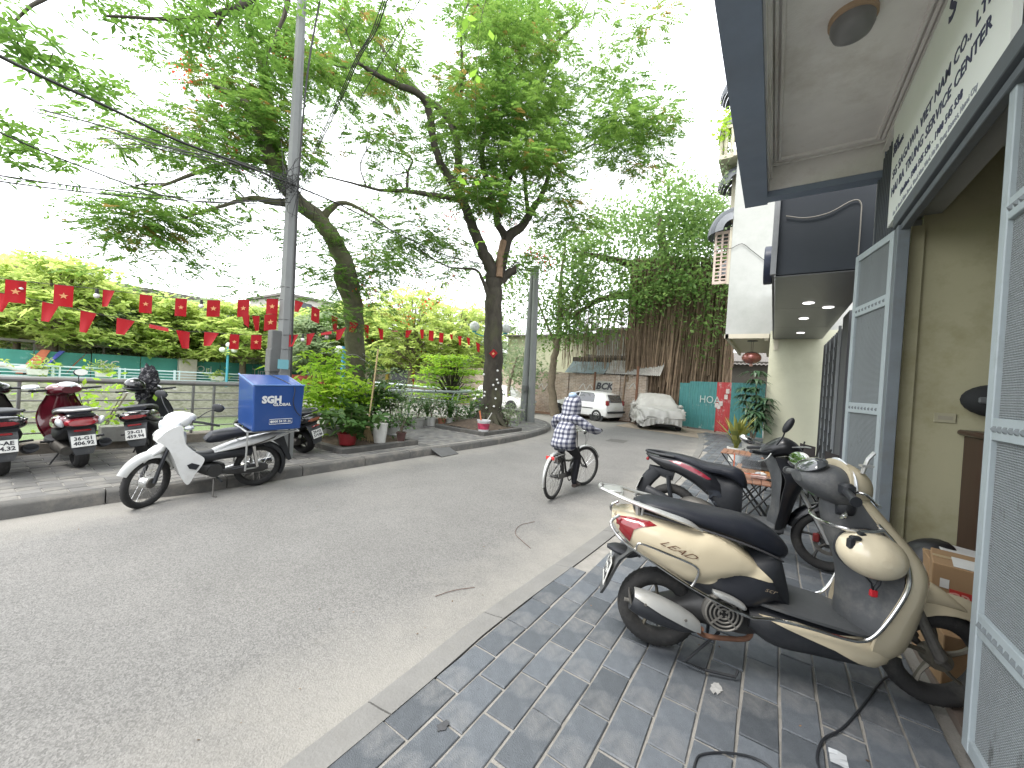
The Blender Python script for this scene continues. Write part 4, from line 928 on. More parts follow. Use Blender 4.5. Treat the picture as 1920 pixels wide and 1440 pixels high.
# ---- banyan with its curtain of hanging roots
bt = thing('banyan_tree', 'huge banyan tree with a brown curtain of hanging aerial roots', 'tree', (0, 0, 0))
nodes = make_limbs(bt, [limb_pts(q) for q in [
    [A(1300, 790, 20.5, .7), A(1290, 700, 20.5, .6), A(1270, 620, 20.4, .5), A(1255, 560, 20.3, .35), A(1245, 480, 20.2, .25), A(1235, 400, 20, .12)],
    [A(1260, 590, 20.3, .3), A(1200, 555, 19.6, .22), A(1130, 560, 18.8, .14), A(1080, 590, 18.2, .07)],
    [A(1255, 560, 20.3, .3), A(1190, 500, 19.4, .2), A(1120, 480, 18.6, .1), A(1070, 470, 18, .05)],
    [A(1262, 600, 20.3, .3), A(1320, 540, 20.2, .2), A(1380, 500, 20, .1)]]], mat('banyan_bark', (.11, .085, .06), .95, var=.3, vs=6, bump=.8, bs=12))
polyN = [(1075, 430), (1120, 400), (1185, 380), (1230, 340), (1262, 335), (1340, 360), (1390, 420), (1390, 600), (1340, 620), (1250, 560), (1180, 580), (1100, 640), (1040, 640), (1050, 560), (1060, 500)]
Cb = px_clusters(170, polyN, lambda x, y: random.uniform(17.2, 21.5)); connect(bt, nodes, Cb, M_bark, .03, spread=.5, twigs=1)
n = len(Cb) * 130; P = np.repeat(Cb, 130, 0) + rng.normal(0, 1, (n, 3)) * [.52, .52, .36]; tag(quick('crown', leafq(P, .19, .5, 1.7), None, L_ban, bt), kind='stuff')
Cv = px_clusters(14, [(1160, 560), (1350, 580), (1350, 680), (1270, 640), (1190, 640)], lambda x, y: random.uniform(18.2, 19.6)); n = len(Cv) * 50
tag(quick('vine_leaves', leafq(np.repeat(Cv, 50, 0) + rng.normal(0, .35, (n, 3)), .13, .5, 1.7), None, L_ban, bt), kind='stuff')
# roots: ribbons of 4-sided strands hanging from the boughs
V = []; F = []; nb = 0
def strand(x, y, z0, z1, r, k=5):
    global nb
    ph = random.uniform(0, 6); am = random.uniform(.02, .10) * min(1, (z0 - z1) / 2); ax = random.uniform(-.15, .15)
    for i in range(k + 1):
        t = i / k; z = z0 + (z1 - z0) * t; cx = x + am * sin(ph + 3.2 * t) + ax * t; cy = y + am * cos(ph + 2.6 * t)
        for a in (0, 2.1, 4.2): V.append((cx + r * cos(a), cy + r * sin(a), z))
        if i: 
            for j in range(3): F.append((nb + (i - 1) * 3 + j, nb + (i - 1) * 3 + (j + 1) % 3, nb + i * 3 + (j + 1) % 3, nb + i * 3 + j))
    nb += 3 * (k + 1)
for i in range(3800):
    px_ = random.uniform(1188, 1375); d = random.uniform(18.9, 21.2); py0 = random.uniform(480, 620); py1 = 775 if random.random() < .5 else random.uniform(680, 800)
    a_, c_ = at_d(px_, py0, d), at_d(px_, py1, d)
    if px_ < 1230: c_.z = max(c_.z, random.uniform(.0, 2))
    strand(a_.x, a_.y, a_.z, max(.02, c_.z), random.choice([.012, .018, .03, .045, .06]))
for i in range(200):
    px_ = random.uniform(1060, 1200); d = random.uniform(17.6, 19.5); a_ = at_d(px_, random.uniform(560, 620), d); c_ = at_d(px_, random.uniform(640, 700), d); strand(a_.x, a_.y, a_.z, c_.z, random.choice([.006, .01, .014]))
ro = quick_idx('aerial_roots', V, F, mat('root_bark', (.23, .17, .12), .9, var=.35, vs=3, island=.4, spec=.2), bt); tag(ro, kind='stuff')
# ================================================================== brick wall, shed, gate fence
M_brick = mat('old_brick', (0.38, 0.31, 0.255), .95, var=.25, vs=5, bump=.5, bs=40, dirt=(.46, .42, .37), dirt_amt=.8, dirt_s=1.2)
def _brick(m):
    N = m.node_tree.nodes; L = m.node_tree.links; b = N['Principled BSDF']; cur = b.inputs['Base Color'].links[0].from_socket
    tc = N.new('ShaderNodeTexCoord'); mp = N.new('ShaderNodeMapping'); mp.inputs['Rotation'].default_value = (pi / 2, 0, 0); L.new(tc.outputs['Object'], mp.inputs[0])
    bt_ = N.new('ShaderNodeTexBrick'); bt_.inputs['Scale'].default_value = 1; bt_.inputs['Brick Width'].default_value = .23; bt_.inputs['Row Height'].default_value = .075
    bt_.inputs['Mortar Size'].default_value = .008; bt_.inputs['Color1'].default_value = (.75, .75, .75, 1); bt_.inputs['Color2'].default_value = (1.15, 1.1, 1.05, 1); bt_.inputs['Mortar'].default_value = (1.5, 1.6, 1.7, 1)
    L.new(mp.outputs[0], bt_.inputs['Vector']); mx = N.new('ShaderNodeMixRGB'); mx.blend_type = 'MULTIPLY'; mx.inputs[0].default_value = .85
    L.new(cur, mx.inputs[1]); L.new(bt_.outputs['Color'], mx.inputs[2]); L.new(mx.outputs[0], b.inputs['Base Color'])
_brick(M_brick)
M_rust = mat('rusty_iron', (.16, .08, .05), .9, var=.3, vs=9, bump=.4, bs=40)
M_corr = mat('corrugated_blue_grey', (.22, .28, .29), .6, var=.2, vs=3, dirt=(.12, .09, .07), dirt_amt=.6, dirt_s=2)
M_corrp = mat('corrugated_pale', (.40, .39, .37), .7, var=.15, vs=3, dirt=(.25, .22, .2), dirt_amt=.6, dirt_s=2)
bw = thing('brick_wall', 'old bare brick wall patched with pale plaster behind the parked cars', 'wall', (0, 18.0, 0))
b = MB(); b.box((-10.5, .1, 1.0), (11.2, .22, 2.06)); b.build('brickwork', M_brick, bw, smooth=0)
for x in (-13.2, -8.9, -6.2, -5.0):
    b = MB(); b.box((x, .08, 1.02), (.36, .36, 2.16)); b.build('pier', M_brick, bw, smooth=0)
b = MB()
for i in range(50): x = -16 + i * .222; b.box((x, .1, 2.07 + random.uniform(-.02, .03)), (.21, .26, random.uniform(.05, .12)), rot=Matrix.Rotation(random.uniform(-.06, .06), 3, 'Y'))
tag(b.build('coping_bricks', M_brick, bw, smooth=0), kind='stuff')
b = MB(); b.box((-6.8, -.06, 1.5), (1.0, .02, .55)); b.build('poster_board', mat('poster_pale', (.45, .45, .42), .8, var=.1), bw, smooth=0)
text_mesh('BCK', .44, mat('spray_dark', (.07, .07, .08), .8, var=0), 'graffiti', bw, loc=(-6.8, -.075, 1.52), rot=(pi / 2, 0, 0), bold=.02, shear=.25)
for k, (x, z) in enumerate(((-8.1, 1.35), (-5.6, 1.5), (-10.5, 1.2))):
    b = MB(); b.tube([(x, -.02, z), (x + .2, -.02, z + .25), (x + .35, -.02, z - .05), (x + .55, -.02, z + .22), (x + .7, -.02, z)], .022, 5, smooth=4); b.build('graffiti', mat('spray_white', (.6, .6, .58), .8, var=0), bw)
fp = thing('steel_post', 'thin rusty steel post standing before the brick wall by the covered car', 'post', (-4.95, 17.0, 0)); b = MB(); b.box((0, 0, 1.25), (.09, .09, 2.5)); b.build('post', M_rust, fp, smooth=0)
fp = thing('steel_post', 'short rusty post against the brick wall between the two cars', 'post', (-7.2, 17.7, 0)); b = MB(); b.box((0, 0, 1.1), (.08, .08, 2.2)); b.build('post', M_rust, fp, smooth=0)
litter = struct(quick_idx('verge', [(-16, 16.9, ZR + .006), (-9.6, 16.6, ZR + .006), (-5.2, 17.1, ZR + .006), (-2.6, 17.4, ZR + .006), (-2.6, 18.2, ZR + .006), (-16, 18.2, ZR + .006)], [[0, 1, 4, 5]], mat('leaf_litter', (.20, .12, .08), .95, var=.5, vs=9, bump=.8, bs=25)))
def corr(name, x0, x1, y0, z0, y1, z1, m, parent, pitch=.09, amp=.02):
    n = int(abs(x1 - x0) / pitch) * 4; V = []
    for (y, z) in ((y0, z0), (y1, z1)):
        for i in range(n + 1): V.append((x0 + (x1 - x0) * i / n, y, z + amp * sin(i * pi / 2)) if abs(z1 - z0) < abs(y1 - y0) * 2 else (x0 + (x1 - x0) * i / n, y + amp * sin(i * pi / 2), z))
    return quick_idx(name, V, [[i, i + 1, n + 2 + i, n + 1 + i] for i in range(n)], m, parent)
shd = thing('shed', 'low lean-to shed with sagging corrugated sheets above the brick wall', 'shed', (0, 0, 0))
corr('roof_sheet', -8.9, -6.8, 17.8, 2.12, 18.7, 2.75, M_corr, shd); corr('roof_sheet', -6.75, -4.2, 17.8, 2.15, 18.7, 2.85, M_corrp, shd)
b = MB(); b.box((-6.4, 18.9, 2.4), (5.2, .1, 1.2)); b.build('wall', mat('shed_dark', (.07, .065, .055), .9), shd, smooth=0)
corr('side_sheet', -8.2, -3.2, 20.0, 3.1, 20.0, 4.6, M_corrp, shd, .14, .03)
corr('roof_sheet', -8.8, -3.0, 19.4, 2.95, 20.1, 3.25, mat('roof_dark', (.12, .11, .10), .8), shd, .14, .03)
corr('roof_sheet', -9.5, -3.0, 19.8, 4.55, 22.6, 5.1, mat('roof_dark', (.12, .11, .10), .8), shd, .14, .03)
yh = thing('yellow_house', 'pale yellow stained house wall rising behind the brick wall', 'building', (0, 0, 0))
b = MB(); b.box((-11.6, 21.2, 2.2), (6.6, .2, 4.5)); b.build('wall', mat('pale_yellow_wall', (.42, .42, .30), .9, var=.1, vs=1, dirt=(.25, .26, .18), dirt_amt=.7, dirt_s=1), yh, smooth=0)
b = MB(); b.box((-11.6, 21.1, 4.48), (6.9, .7, .1)); b.build('eave', mat('roof_dark', (.12, .11, .10), .8), yh, smooth=0)
yh = thing('low_house', 'long low house with a dark roof closing the view behind the banyan', 'building', (0, 0, 0))
b = MB(); b.box((2, 26, 1.7), (16, .3, 3.6)); b.build('wall', mat('shed_dark', (.07, .065, .055), .9), yh, smooth=0)
corr('roof', -8, 10, 25.6, 3.3, 28, 4.2, mat('roof_dark', (.12, .11, .10), .8), yh, .2, .03)
# gate fence
M_teal = mat('teal_sheet', (.055, .20, .20), .55, var=.12, vs=4, dirt=(.32, .36, .34), dirt_amt=.75, dirt_s=2.6, dirt_lo=.6, dirt_hi=.68)
M_redsh = mat('red_sheet', (.38, .045, .05), .55, var=.12, vs=4, dirt=(.5, .4, .38), dirt_amt=.75, dirt_s=3, dirt_lo=.55, dirt_hi=.66)
g0 = on_z(1288, 802); g1 = on_z(1368, 815); gd = (g1 - g0); gl = gd.length; ga = atan2(gd.y, gd.x)
gt = thing('hoarding', 'teal corrugated hoarding with one red sheet beside the covered car', 'fence', (g0.x, g0.y, 0), ga)
def vsheet(x0, x1, m, h=1.98):
    corr('sheet', x0, x1, 0, .06, 0, h, m, gt, .11, .018)
vsheet(-.5, 0, M_teal, 1.9); vsheet(0.005, .95, M_teal); vsheet(.955, gl * .66, M_teal); vsheet(gl * .66 + .005, gl * .97, M_redsh); vsheet(gl * .97 + .005, gl + 1.2, M_teal)
for x in (0, gl * .66, gl): b = MB(); b.box((x, .06, 1), (.05, .05, 2.0)); b.build('post', M_rust, gt, smooth=0)
text_mesh('HOA', .42, mat('spray_pale', (.42, .48, .46), .8, var=0), 'graffiti', gt, loc=(gl * .52, -.03, 1.25), rot=(pi / 2, 0, 0))
for k in range(5):
    b = MB(); b.box((gl * .8 + random.uniform(-.25, .25), -.024, random.uniform(.5, 1.7)), (.14, .006, .18)); b.build('torn_poster', mat('poster_torn', (.55, .5, .48), .9, var=.3, vs=20), gt, smooth=0)
struct(quick_idx('dirt_verge', [(-5.2, 15.2, ZR + .008), (-.9, 14.2, ZR + .009), (-.9, 18, ZR + .009), (-5.2, 18.2, ZR + .008)], [[0, 1, 2, 3]], mat('sandy_dirt', (.27, .23, .18), .95, var=.25, vs=5, bump=.5, bs=20, dirt=(.14, .1, .07), dirt_amt=.7, dirt_s=2)))

# ================================================================== tree pits with kerbs, soil and pots
M_soil = mat('soil', (.075, .055, .04), .95, var=.4, vs=12, bump=1, bs=30, dirt=(.2, .15, .1), dirt_amt=.5, dirt_s=8)
def pit(label, x0, x1, y0, y1, soil_h):
    t = thing('tree_pit', label, 'planter', (0, 0, 0), group='stone edged tree pits'); w_ = .12
    for c, d in (((x1 - w_ / 2, (y0 + y1) / 2), (w_, y1 - y0)), ((x0 + w_ / 2, (y0 + y1) / 2), (w_, y1 - y0)), (((x0 + x1) / 2, y0 + w_ / 2), (x1 - x0 - 2 * w_ - .004, w_)), (((x0 + x1) / 2, y1 - w_ / 2), (x1 - x0 - 2 * w_ - .004, w_))):
        b = MB(); b.box((c[0], c[1], ZP + .03), (d[0], d[1], .12), bev=.012); b.build('edging', M_kerbL, t)
    n = 14; V = []; 
    for j in range(n):
        for i in range(n):
            x = x0 + .1 + (x1 - x0 - .2) * i / (n - 1); y = y0 + .1 + (y1 - y0 - .2) * j / (n - 1); cx, cy = (x0 + x1) / 2 - .1, (y0 + y1) / 2
            V.append((x, y, ZP + .03 + soil_h * math.exp(-((x - cx) ** 2 + (y - cy) ** 2) * 2.2) + random.uniform(0, .03)))
    quick_idx('soil', V, [[j * n + i, j * n + i + 1, (j + 1) * n + i + 1, (j + 1) * n + i] for j in range(n - 1) for i in range(n - 1)], M_soil, t)
pit('stone edged pit of the leaning flame tree, crowded with pots', -7.35, -5.86, 3.72, 5.4, .12)
pit('stone edged pit of the upright flame tree with root mound', -7.55, -5.85, 7.5, 9.25, .25)
M_root = M_bark
rt_ = thing('root_mound', 'gnarled surface roots and dry stems at the foot of the upright flame tree', 'roots', (-6.75, 8.9, ZP))
b = MB()
for k in range(22):
    a = random.uniform(0, 2 * pi); R = random.uniform(.5, .85); b.tube([(.28 * cos(a), .28 * sin(a), .42), (.5 * cos(a + .2), .5 * sin(a + .2), .18), (R * cos(a + .3), R * sin(a + .3), .02)], [.07, .05, .02], 6, smooth=3)
tag(b.build('roots', M_root, rt_, smooth=80), kind='stuff')

def pot(label, loc, r0, r1, h, m, rim=True, name='plant_pot', cat='pot', parts=None, tilt=None, n=20):
    t = thing(name, label, cat, loc)
    if tilt: t.rotation_euler = tilt
    b = MB(); pr = [(0, 0), (r0, 0), (r1, h * .86)]; pr += [(r1 + .012, h * .86), (r1 + .014, h), (r1 - .012, h)] if rim else [(r1, h), (r1 - .01, h)]
    pr += [(r1 - .02, h * .8), (0, h * .8)]; b.lathe(pr, n); b.build('pot', m, t); return t
def foliage(t, z, kind, m, R, H, n, size, stemn=4, lean=(0, 0)):
    b = MB(); 
    for k in range(stemn):
        a = random.uniform(0, 2 * pi); q = R * .5; b.tube([(0, 0, z), (q * .4 * cos(a), q * .4 * sin(a), z + H * .4), (q * cos(a) + lean[0], q * sin(a) + lean[1], z + H * .8)], [.012, .009, .004], 4)
    tag(b.build('stem', M_barkl, t, smooth=80), kind='stuff') if stemn else None
    P = rng.normal(0, 1, (n, 3)) * [R * .45, R * .45, H * .24] + [lean[0] * .6, lean[1] * .6, z + H * .55]
    if kind == 'leaf': q = leafq(P, size, .7, 2.0)
    elif kind == 'tuft': q = tufts(P, size, 5, 2.4, .3)
    else:
        q = blades(n, R, H, size, z)
    tag(quick('foliage', q, None, m, t), kind='stuff')
def blades(n, R, H, wd, z0, droop=.5):
    Q = []
    for i in range(n):
        a = random.uniform(0, 2 * pi); hh = H * random.uniform(.55, 1.05); rr = R * random.uniform(.3, 1); w_ = wd * random.uniform(.7, 1.2)
        s_ = np.array([-sin(a), cos(a), 0]) * w_ / 2; prev = None
        for k in range(6):
            t_ = k / 5; p = np.array([cos(a) * rr * t_ ** 1.6, sin(a) * rr * t_ ** 1.6, z0 + hh * (t_ - droop * t_ ** 3 * .6)]); ww = s_ * (1 - t_ ** 3 * .95) * (.6 + .8 * t_ if t_ < .5 else 1)
            cur = (p - ww, p + ww)
            if prev: Q.append([prev[0], prev[1], cur[1], cur[0]])
            prev = cur
    return np.array(Q).reshape(-1, 3)
M_redpot = mat('red_plastic_pot', (.30, .03, .035), .4, var=.08); M_brown = MATS['varnished_wood']
M_brownpot = mat('brown_pot', (.09, .045, .04), .5, var=.15); M_whpot = mat('white_pot', (.58, .58, .55), .55, var=.06, dirt=(.35, .33, .28), dirt_amt=.5, dirt_s=6)
M_gpot = mat('grey_pot', (.34, .34, .32), .7, var=.1, dirt=(.2, .2, .17), dirt_amt=.5, dirt_s=5); M_terr = mat('terracotta', (.30, .13, .08), .8, var=.15)
Z1 = ZP + .09
def P_(px, py, z=ZP): p = on_z(px, py, z); return (p.x, p.y, p.z)
t = pot('red plastic pot with broad leaves at the corner of the near tree pit', P_(651, 833, Z1), .13, .16, .2, M_redpot); foliage(t, .18, 'tuft', L_dk, .45, .5, 46, .2)
t = pot('tall white bucket planter tilted beside the straw broom', P_(712, 830, Z1), .10, .14, .36, M_whpot, False, 'bucket', 'bucket', tilt=(0, -.08, 0))
t = pot('small brown square pot with a low shrub on the pit corner', P_(752, 826, Z1), .09, .12, .17, M_brownpot, n=4); foliage(t, .15, 'leaf', L_dk, .28, .45, 260, .07)
t = pot('lime green bush in a hidden grey pot left of the leaning trunk', P_(612, 826, ZP), .17, .2, .3, M_gpot); foliage(t, .25, 'tuft', L_shrub, .75, 1.35, 330, .15, 8)
t = pot('smaller lime bush in front of the leaning trunk', P_(640, 818, Z1), .12, .14, .2, M_gpot); foliage(t, .2, 'leaf', L_shrub, .5, .8, 380, .09, 5)
t = pot('dark leafy shrub against the leaning trunk, right side', P_(700, 815, Z1), .15, .17, .24, M_gpot); foliage(t, .2, 'tuft', L_dk, .62, .95, 150, .15, 6)
t = pot('thin grey green shrub behind the white bucket planter', P_(735, 812, Z1), .12, .14, .2, M_gpot); foliage(t, .2, 'leaf', L_farD, .6, 1.15, 520, .08, 7)
t = pot('broad leaved seedling drooping in front of the leaning trunk', P_(672, 824, Z1), .1, .12, .14, M_gpot); foliage(t, .14, 'tuft', L_dk, .42, .42, 36, .19, 3)
for i, (px_, py_, r, h, m, kk, lb) in enumerate([
    (748, 800, .16, .2, M_gpot, 0, 'round grey pot with airy green plant left of the twin white posts'), (782, 800, .19, .24, M_gpot, 1, 'wide pale pot with a bushy plant right of the twin white posts'),
    (800, 797, .15, .22, M_gpot, 2, 'grey ribbed pot behind the row of pots on the ledge side'), (808, 798, .13, .24, M_whpot, 0, 'white pot of a slim plant in the middle of the pot row'),
    (828, 799, .11, .22, M_terr, 1, 'terracotta pot with reddish plant at the end of the pot row'), (843, 799, .1, .24, M_whpot, 2, 'narrow white pot with spiky leaves near the far tree pit'),
    (856, 801, .13, .14, M_whpot, 1, 'short white bowl pot with round shrub beside the far tree pit'), (880, 795, .16, .2, M_gpot, 2, 'hidden pot of the long leaved plant left of the upright trunk')]):
    t = pot(lb, P_(px_, py_, ZP), r * .8, r, h, m)
    if kk == 0: foliage(t, h * .9, 'leaf', L_farD, .4, .8, 320, .07, 5)
    elif kk == 1: foliage(t, h * .9, 'leaf', L_dk, .42, .62, 380, .08, 4)
    else: foliage(t, h * .85, 'blade', L_dk, .5, .85, 26, .05, 0)
t = thing('shrub', 'small grey green shrub on the right of the root mound', 'shrub', P_(950, 803, ZP)); foliage(t, 0, 'leaf', L_farD, .5, .75, 700, .07, 8)
t = thing('shrub', 'straggly plant left of the root mound behind the white bowl', 'shrub', P_(893, 800, ZP)); foliage(t, 0, 'leaf', L_dk, .55, .7, 600, .08, 6)
t = thing('climbing_plant', 'leafy climber hugging the leaning trunk below the flag string', 'plant', (0, 0, 0)); cc = np.array([tuple(at_d(x, y, 9.9)) for x, y in ((688, 690), (694, 720), (690, 750), (700, 700), (655, 740), (680, 770), (700, 660), (650, 700))]); tag(quick('foliage', leafq(np.repeat(cc, 30, 0) + rng.normal(0, .13, (240, 3)), .12, .3, 2.2), None, L_dk, t), kind='stuff')
# shrubs along the rail further left
t = thing('bush', 'thin lime bush growing behind the red scooter at the railing', 'shrub', P_(195, 828, ZP + .12)); foliage(t, 0, 'leaf', L_shrub, .8, 1.35, 420, .10, 8)
t.location.x = -8.75; t.location.z = -.1
t = thing('planter_box', 'long grey concrete planter box on the ledge between the scooters', 'planter', (-8.22, 1.75, .22)); b = MB(); b.box((0, 0, .1), (.2, .9, .24), bev=.01); b.build('box', M_gpot, t)
t = thing('blade_plant', 'upright yellow green blades behind the blue delivery box', 'plant', P_(585, 818, ZP)); tag(quick('foliage', blades(14, .25, .9, .06, 0), None, L_shrub, t), kind='stuff')
# broom, bucket of tools, bench, sheets
M_straw = mat('straw', (.42, .32, .18), .9, var=.2, vs=30, stretch=(8, 8, 1)); M_bamboo = mat('bamboo', (.40, .30, .16), .6, var=.15)
p = Vector(P_(688, 828, Z1)); br = thing('broom', 'straw broom standing head down against the leaning trunk', 'broom', p)
b = MB(); b.tube([(0, 0, .28), (.02, .05, 1.0), (.03, .1, 1.75)], .014, 7); b.build('handle', M_bamboo, br)
b = MB()
for k in range(70):
    a = random.uniform(0, 2 * pi); q = sqrt(random.random()); b.tube([(.02 * cos(a), .02 * sin(a), .34), (.08 * q * cos(a), .06 * q * sin(a), .16), (.2 * q * cos(a), .12 * q * sin(a), 0)], [.004, .004, .002], 3)
tag(b.build('bristles', M_straw, br, smooth=0), kind='stuff')
p = P_(906, 808, ZP + .09); bk = pot('white and red paint bucket full of tools at the upright tree', p, .13, .16, .28, mat('bucket_print', (.55, .55, .56), .5, var=0), True, 'paint_bucket', 'bucket')
b = MB(); b.lathe([(.1335, .03), (.157, .2)], 20, cap=False); b.build('label', mat('bucket_label', (.42, .05, .1), .5, var=.6, vs=9), bk, fix=False)
b = MB(); b.tube([(-.06, 0, .15), (-.16, 0, .5)], .02, 6); b.build('tool_handle', mat('orange_handle', (.45, .14, .06), .6), bk)
b = MB(); b.tube([(.06, 0, .2), (.22, .02, .48)], .012, 6); b.build('tool_handle', M_whpot, bk)
p = on_z(950, 791, ZP); be = thing('bench', 'low pale bench beside the twin concrete poles', 'bench', (p.x - .15, p.y + .1, ZP), radians(20))
b = MB(); b.box((0, 0, .42), (1.3, .36, .05), bev=.01); b.build('seat', M_conc, be)
for x in (-.5, .5): b = MB(); b.box((x, 0, .2), (.08, .3, .40)); b.build('leg', M_conc, be, smooth=0)
tg = thing('paper_tag', 'small white paper tag nailed to the leaning trunk', 'tag', at_d(675, 719, 9.86)); b = MB(); b.box((0, 0, 0), (.08, .01, .12), rot=Matrix.Rotation(radians(40), 3, 'Z')); b.build('card', MATS['paper'], tg, smooth=0)
# iron inlet plate at the kerb, patch in the road
p = on_z(833, 846, 0.03); pl = thing('kerb_ramp', 'small dark metal ramp plate bridging the promenade kerb', 'ramp', (p.x, p.y, .035), 0.05); b = MB(); b.box((0, 0, 0), (.34, .5, .012), rot=Matrix.Rotation(.38, 3, 'Y')); b.build('plate', mat('iron_plate', (.10, .10, .10), .6, metal=.3, bump=.3, bs=60), pl, smooth=0)
p = on_z(1158, 827, ZR); pc = struct(quick_idx('road_patch', [(p.x - .25, p.y - .35, ZR + .004), (p.x + .25, p.y - .25, ZR + .004), (p.x + .2, p.y + .4, ZR + .004), (p.x - .3, p.y + .3, ZR + .004)], [[0, 1, 2, 3]], mat('patch', (.09, .088, .082), .9, bump=.4, bs=90)))

# ================================================================== poles and wires
M_pole = mat('concrete_pole', (.215, .225, .22), .85, var=.1, vs=4, bump=.15, bs=50, dirt=(.18, .18, .17), dirt_amt=.5, dirt_s=2)
M_box = mat('meter_box', (.13, .135, .13), .6, var=.1); M_black = mat('wire_black', (.03, .03, .03), .6)
pb = Vector(P_(524, 858, ZP)); PD = hypot(pb.x, pb.y)
def pole_pt(px, py, d=0): return at_d(px, py, PD + d)
po = thing('electric_pole', 'tall tapering octagonal concrete pole strapped with meter boxes', 'pole', pb)
top = at_d(566, 0, PD) - pb; top = top * 1.12
b = MB(); b.tube([(0, 0, -.1), tuple(top * .35), tuple(top)], [.125, .10, .055], 8); b.build('shaft', M_pole, po, smooth=0)
b = MB(); b.box((0, 0, .22), (.27, .27, .46), taper=.72, bev=.01); b.build('base', M_pole, po)
def rel(px, py, d=0): return tuple(pole_pt(px, py, d) - pb)
for (x, y, s_) in ((516, 641, (.14, .16, .34)), (512, 676, (.15, .16, .34)), (510, 700, (.12, .14, .2))):
    b = MB(); b.box(rel(x, y, -.05), s_, bev=.01); b.build('meter_box', M_box, po)
b = MB(); b.box(rel(531, 683, -.19), (.14, .02, .14), rot=Matrix.Rotation(radians(60), 3, 'Z')); b.build('label_plate', mat('label_teal', (.12, .30, .33), .6), po, smooth=0)
for y in (370, 540, 600, 655, 690):
    b = MB(); px_ = 524 + (858 - y) * .047; c = rel(px_, y); r = .118 - .00009 * (858 - y); b.torus(c, r, .012, 16, 5, axis='Z'); b.build('strap', M_box, po)
b = MB()
for k in range(34):
    a = random.uniform(0, 2 * pi); c = np.array(rel(545 + random.uniform(-26, 18), 352 + random.uniform(-22, 22), random.uniform(-.25, .05))); b.tube([c, c + rng.normal(0, .16, 3), c + rng.normal(0, .2, 3), c + rng.normal(0, .22, 3)], .004, 3, smooth=3)
tag(b.build('cable_tangle', M_black, po, smooth=0), kind='stuff')
b = MB(); b.tube([rel(541, 857, -.17), rel(546, 690, -.17), rel(556, 400, -.15), rel(575, 150, -.12), rel(600, 0, -.12)], .014, 5, smooth=3); b.build('riser_cable', M_black, po)
pt = thing('electric_pole', 'pair of slim grey concrete poles standing side by side', 'pole', P_(988, 790, ZP))
d2 = hypot(pt.location.x, pt.location.y)
for (x0, y0, x1, y1, r0, r1, dd) in ((981, 787, 1000, 505, .14, .10, .1), (995, 790, 1006, 500, .135, .095, -.05)):
    a_, c_ = at_d(x0, y0, d2 + dd), at_d(x1, y1, d2 + dd); a_.z = ZP - .1; b = MB(); b.tube([tuple(a_ - pt.location), tuple(c_ - pt.location)], [r0, r1], 12); b.build('shaft', M_pole, pt)
b = MB(); b.box(tuple(at_d(984, 728, d2 - .1) - pt.location), (.16, .12, .2)); b.build('meter_box', M_box, pt, smooth=0)
def wire(label, pts, r=.009, sag=0.0, name='overhead_wire', m=None, strands=1, spread=.03):
    t = thing(name, label, 'cable'); 
    for s_ in range(strands):
        b = MB(); off = Vector((random.uniform(-1, 1) * spread, random.uniform(-1, 1) * spread, random.uniform(-1, 1) * spread)) if strands > 1 else Vector((0, 0, 0))
        b.tube([tuple(Vector(p) + off) for p in pts], r, 4, smooth=5); b.build('strand', m or M_black, t, fix=False)
W = at_d
wire('thick black cable sweeping from upper left down to the pole', [W(-30, 90, 5), W(60, 135, 5.4), W(190, 195, 5.9), W(330, 262, 6.3), W(440, 303, 6.6), W(548, 346, 6.7)], .016)
wire('black cable running on from the pole past the forked tree', [W(548, 346, 6.7), W(640, 385, 7.6), W(740, 435, 8.9), W(840, 480, 10.4), W(930, 498, 11.4), W(1003, 508, 12.9)], .013)
wire('thin wire crossing from low left up to the pole', [W(-20, 240, 5), W(120, 300, 5.6), W(290, 362, 6.2), W(400, 380, 6.5), W(540, 372, 6.7)], .007)
wire('lower thin pair of wires from the left edge to the pole', [W(-20, 332, 5.2), W(150, 355, 5.8), W(330, 372, 6.3), W(540, 382, 6.7)], .006, strands=2, spread=.03)
wire('bundle of thin wires fanning left from the pole at mid height', [W(60, 200, 7.2), W(190, 235, 7.2), W(310, 275, 7), W(440, 300, 6.9), W(548, 340, 6.7)], .006, strands=4, spread=.07)
wire('thin wires from the pole to the left under the mossy limb', [W(180, 270, 8), W(300, 272, 7.8), W(400, 300, 7.4), W(548, 352, 6.7)], .006, strands=3, spread=.06)
wire('three steep wires running overhead past the forked tree', [W(728, -20, 5.0), W(700, 60, 5.4), W(670, 110, 5.8), W(630, 200, 6.6), W(592, 280, 7.6)], .006, strands=5, spread=.045)
wire('single steep wire right of the overhead bundle', [W(800, -20, 5.0), W(750, 60, 5.6), W(690, 160, 6.6), W(600, 330, 8.2)], .006)
wire('wire from the twin poles towards the banyan', [W(1003, 508, 13), W(1100, 512, 15), W(1180, 508, 17), W(1330, 500, 18)], .007)
wire('cable looping from a cut bough to the twin poles', [W(958, 500, 11.2), W(968, 492, 11.6), W(978, 497, 12.2), W(988, 506, 12.7), W(1003, 508, 12.9)], .018)
wire('thin wire hanging straight down from the mossy limb', [W(500, 380, 8), W(485, 430, 8), W(478, 480, 8.1), W(470, 540, 8.2)], .003)

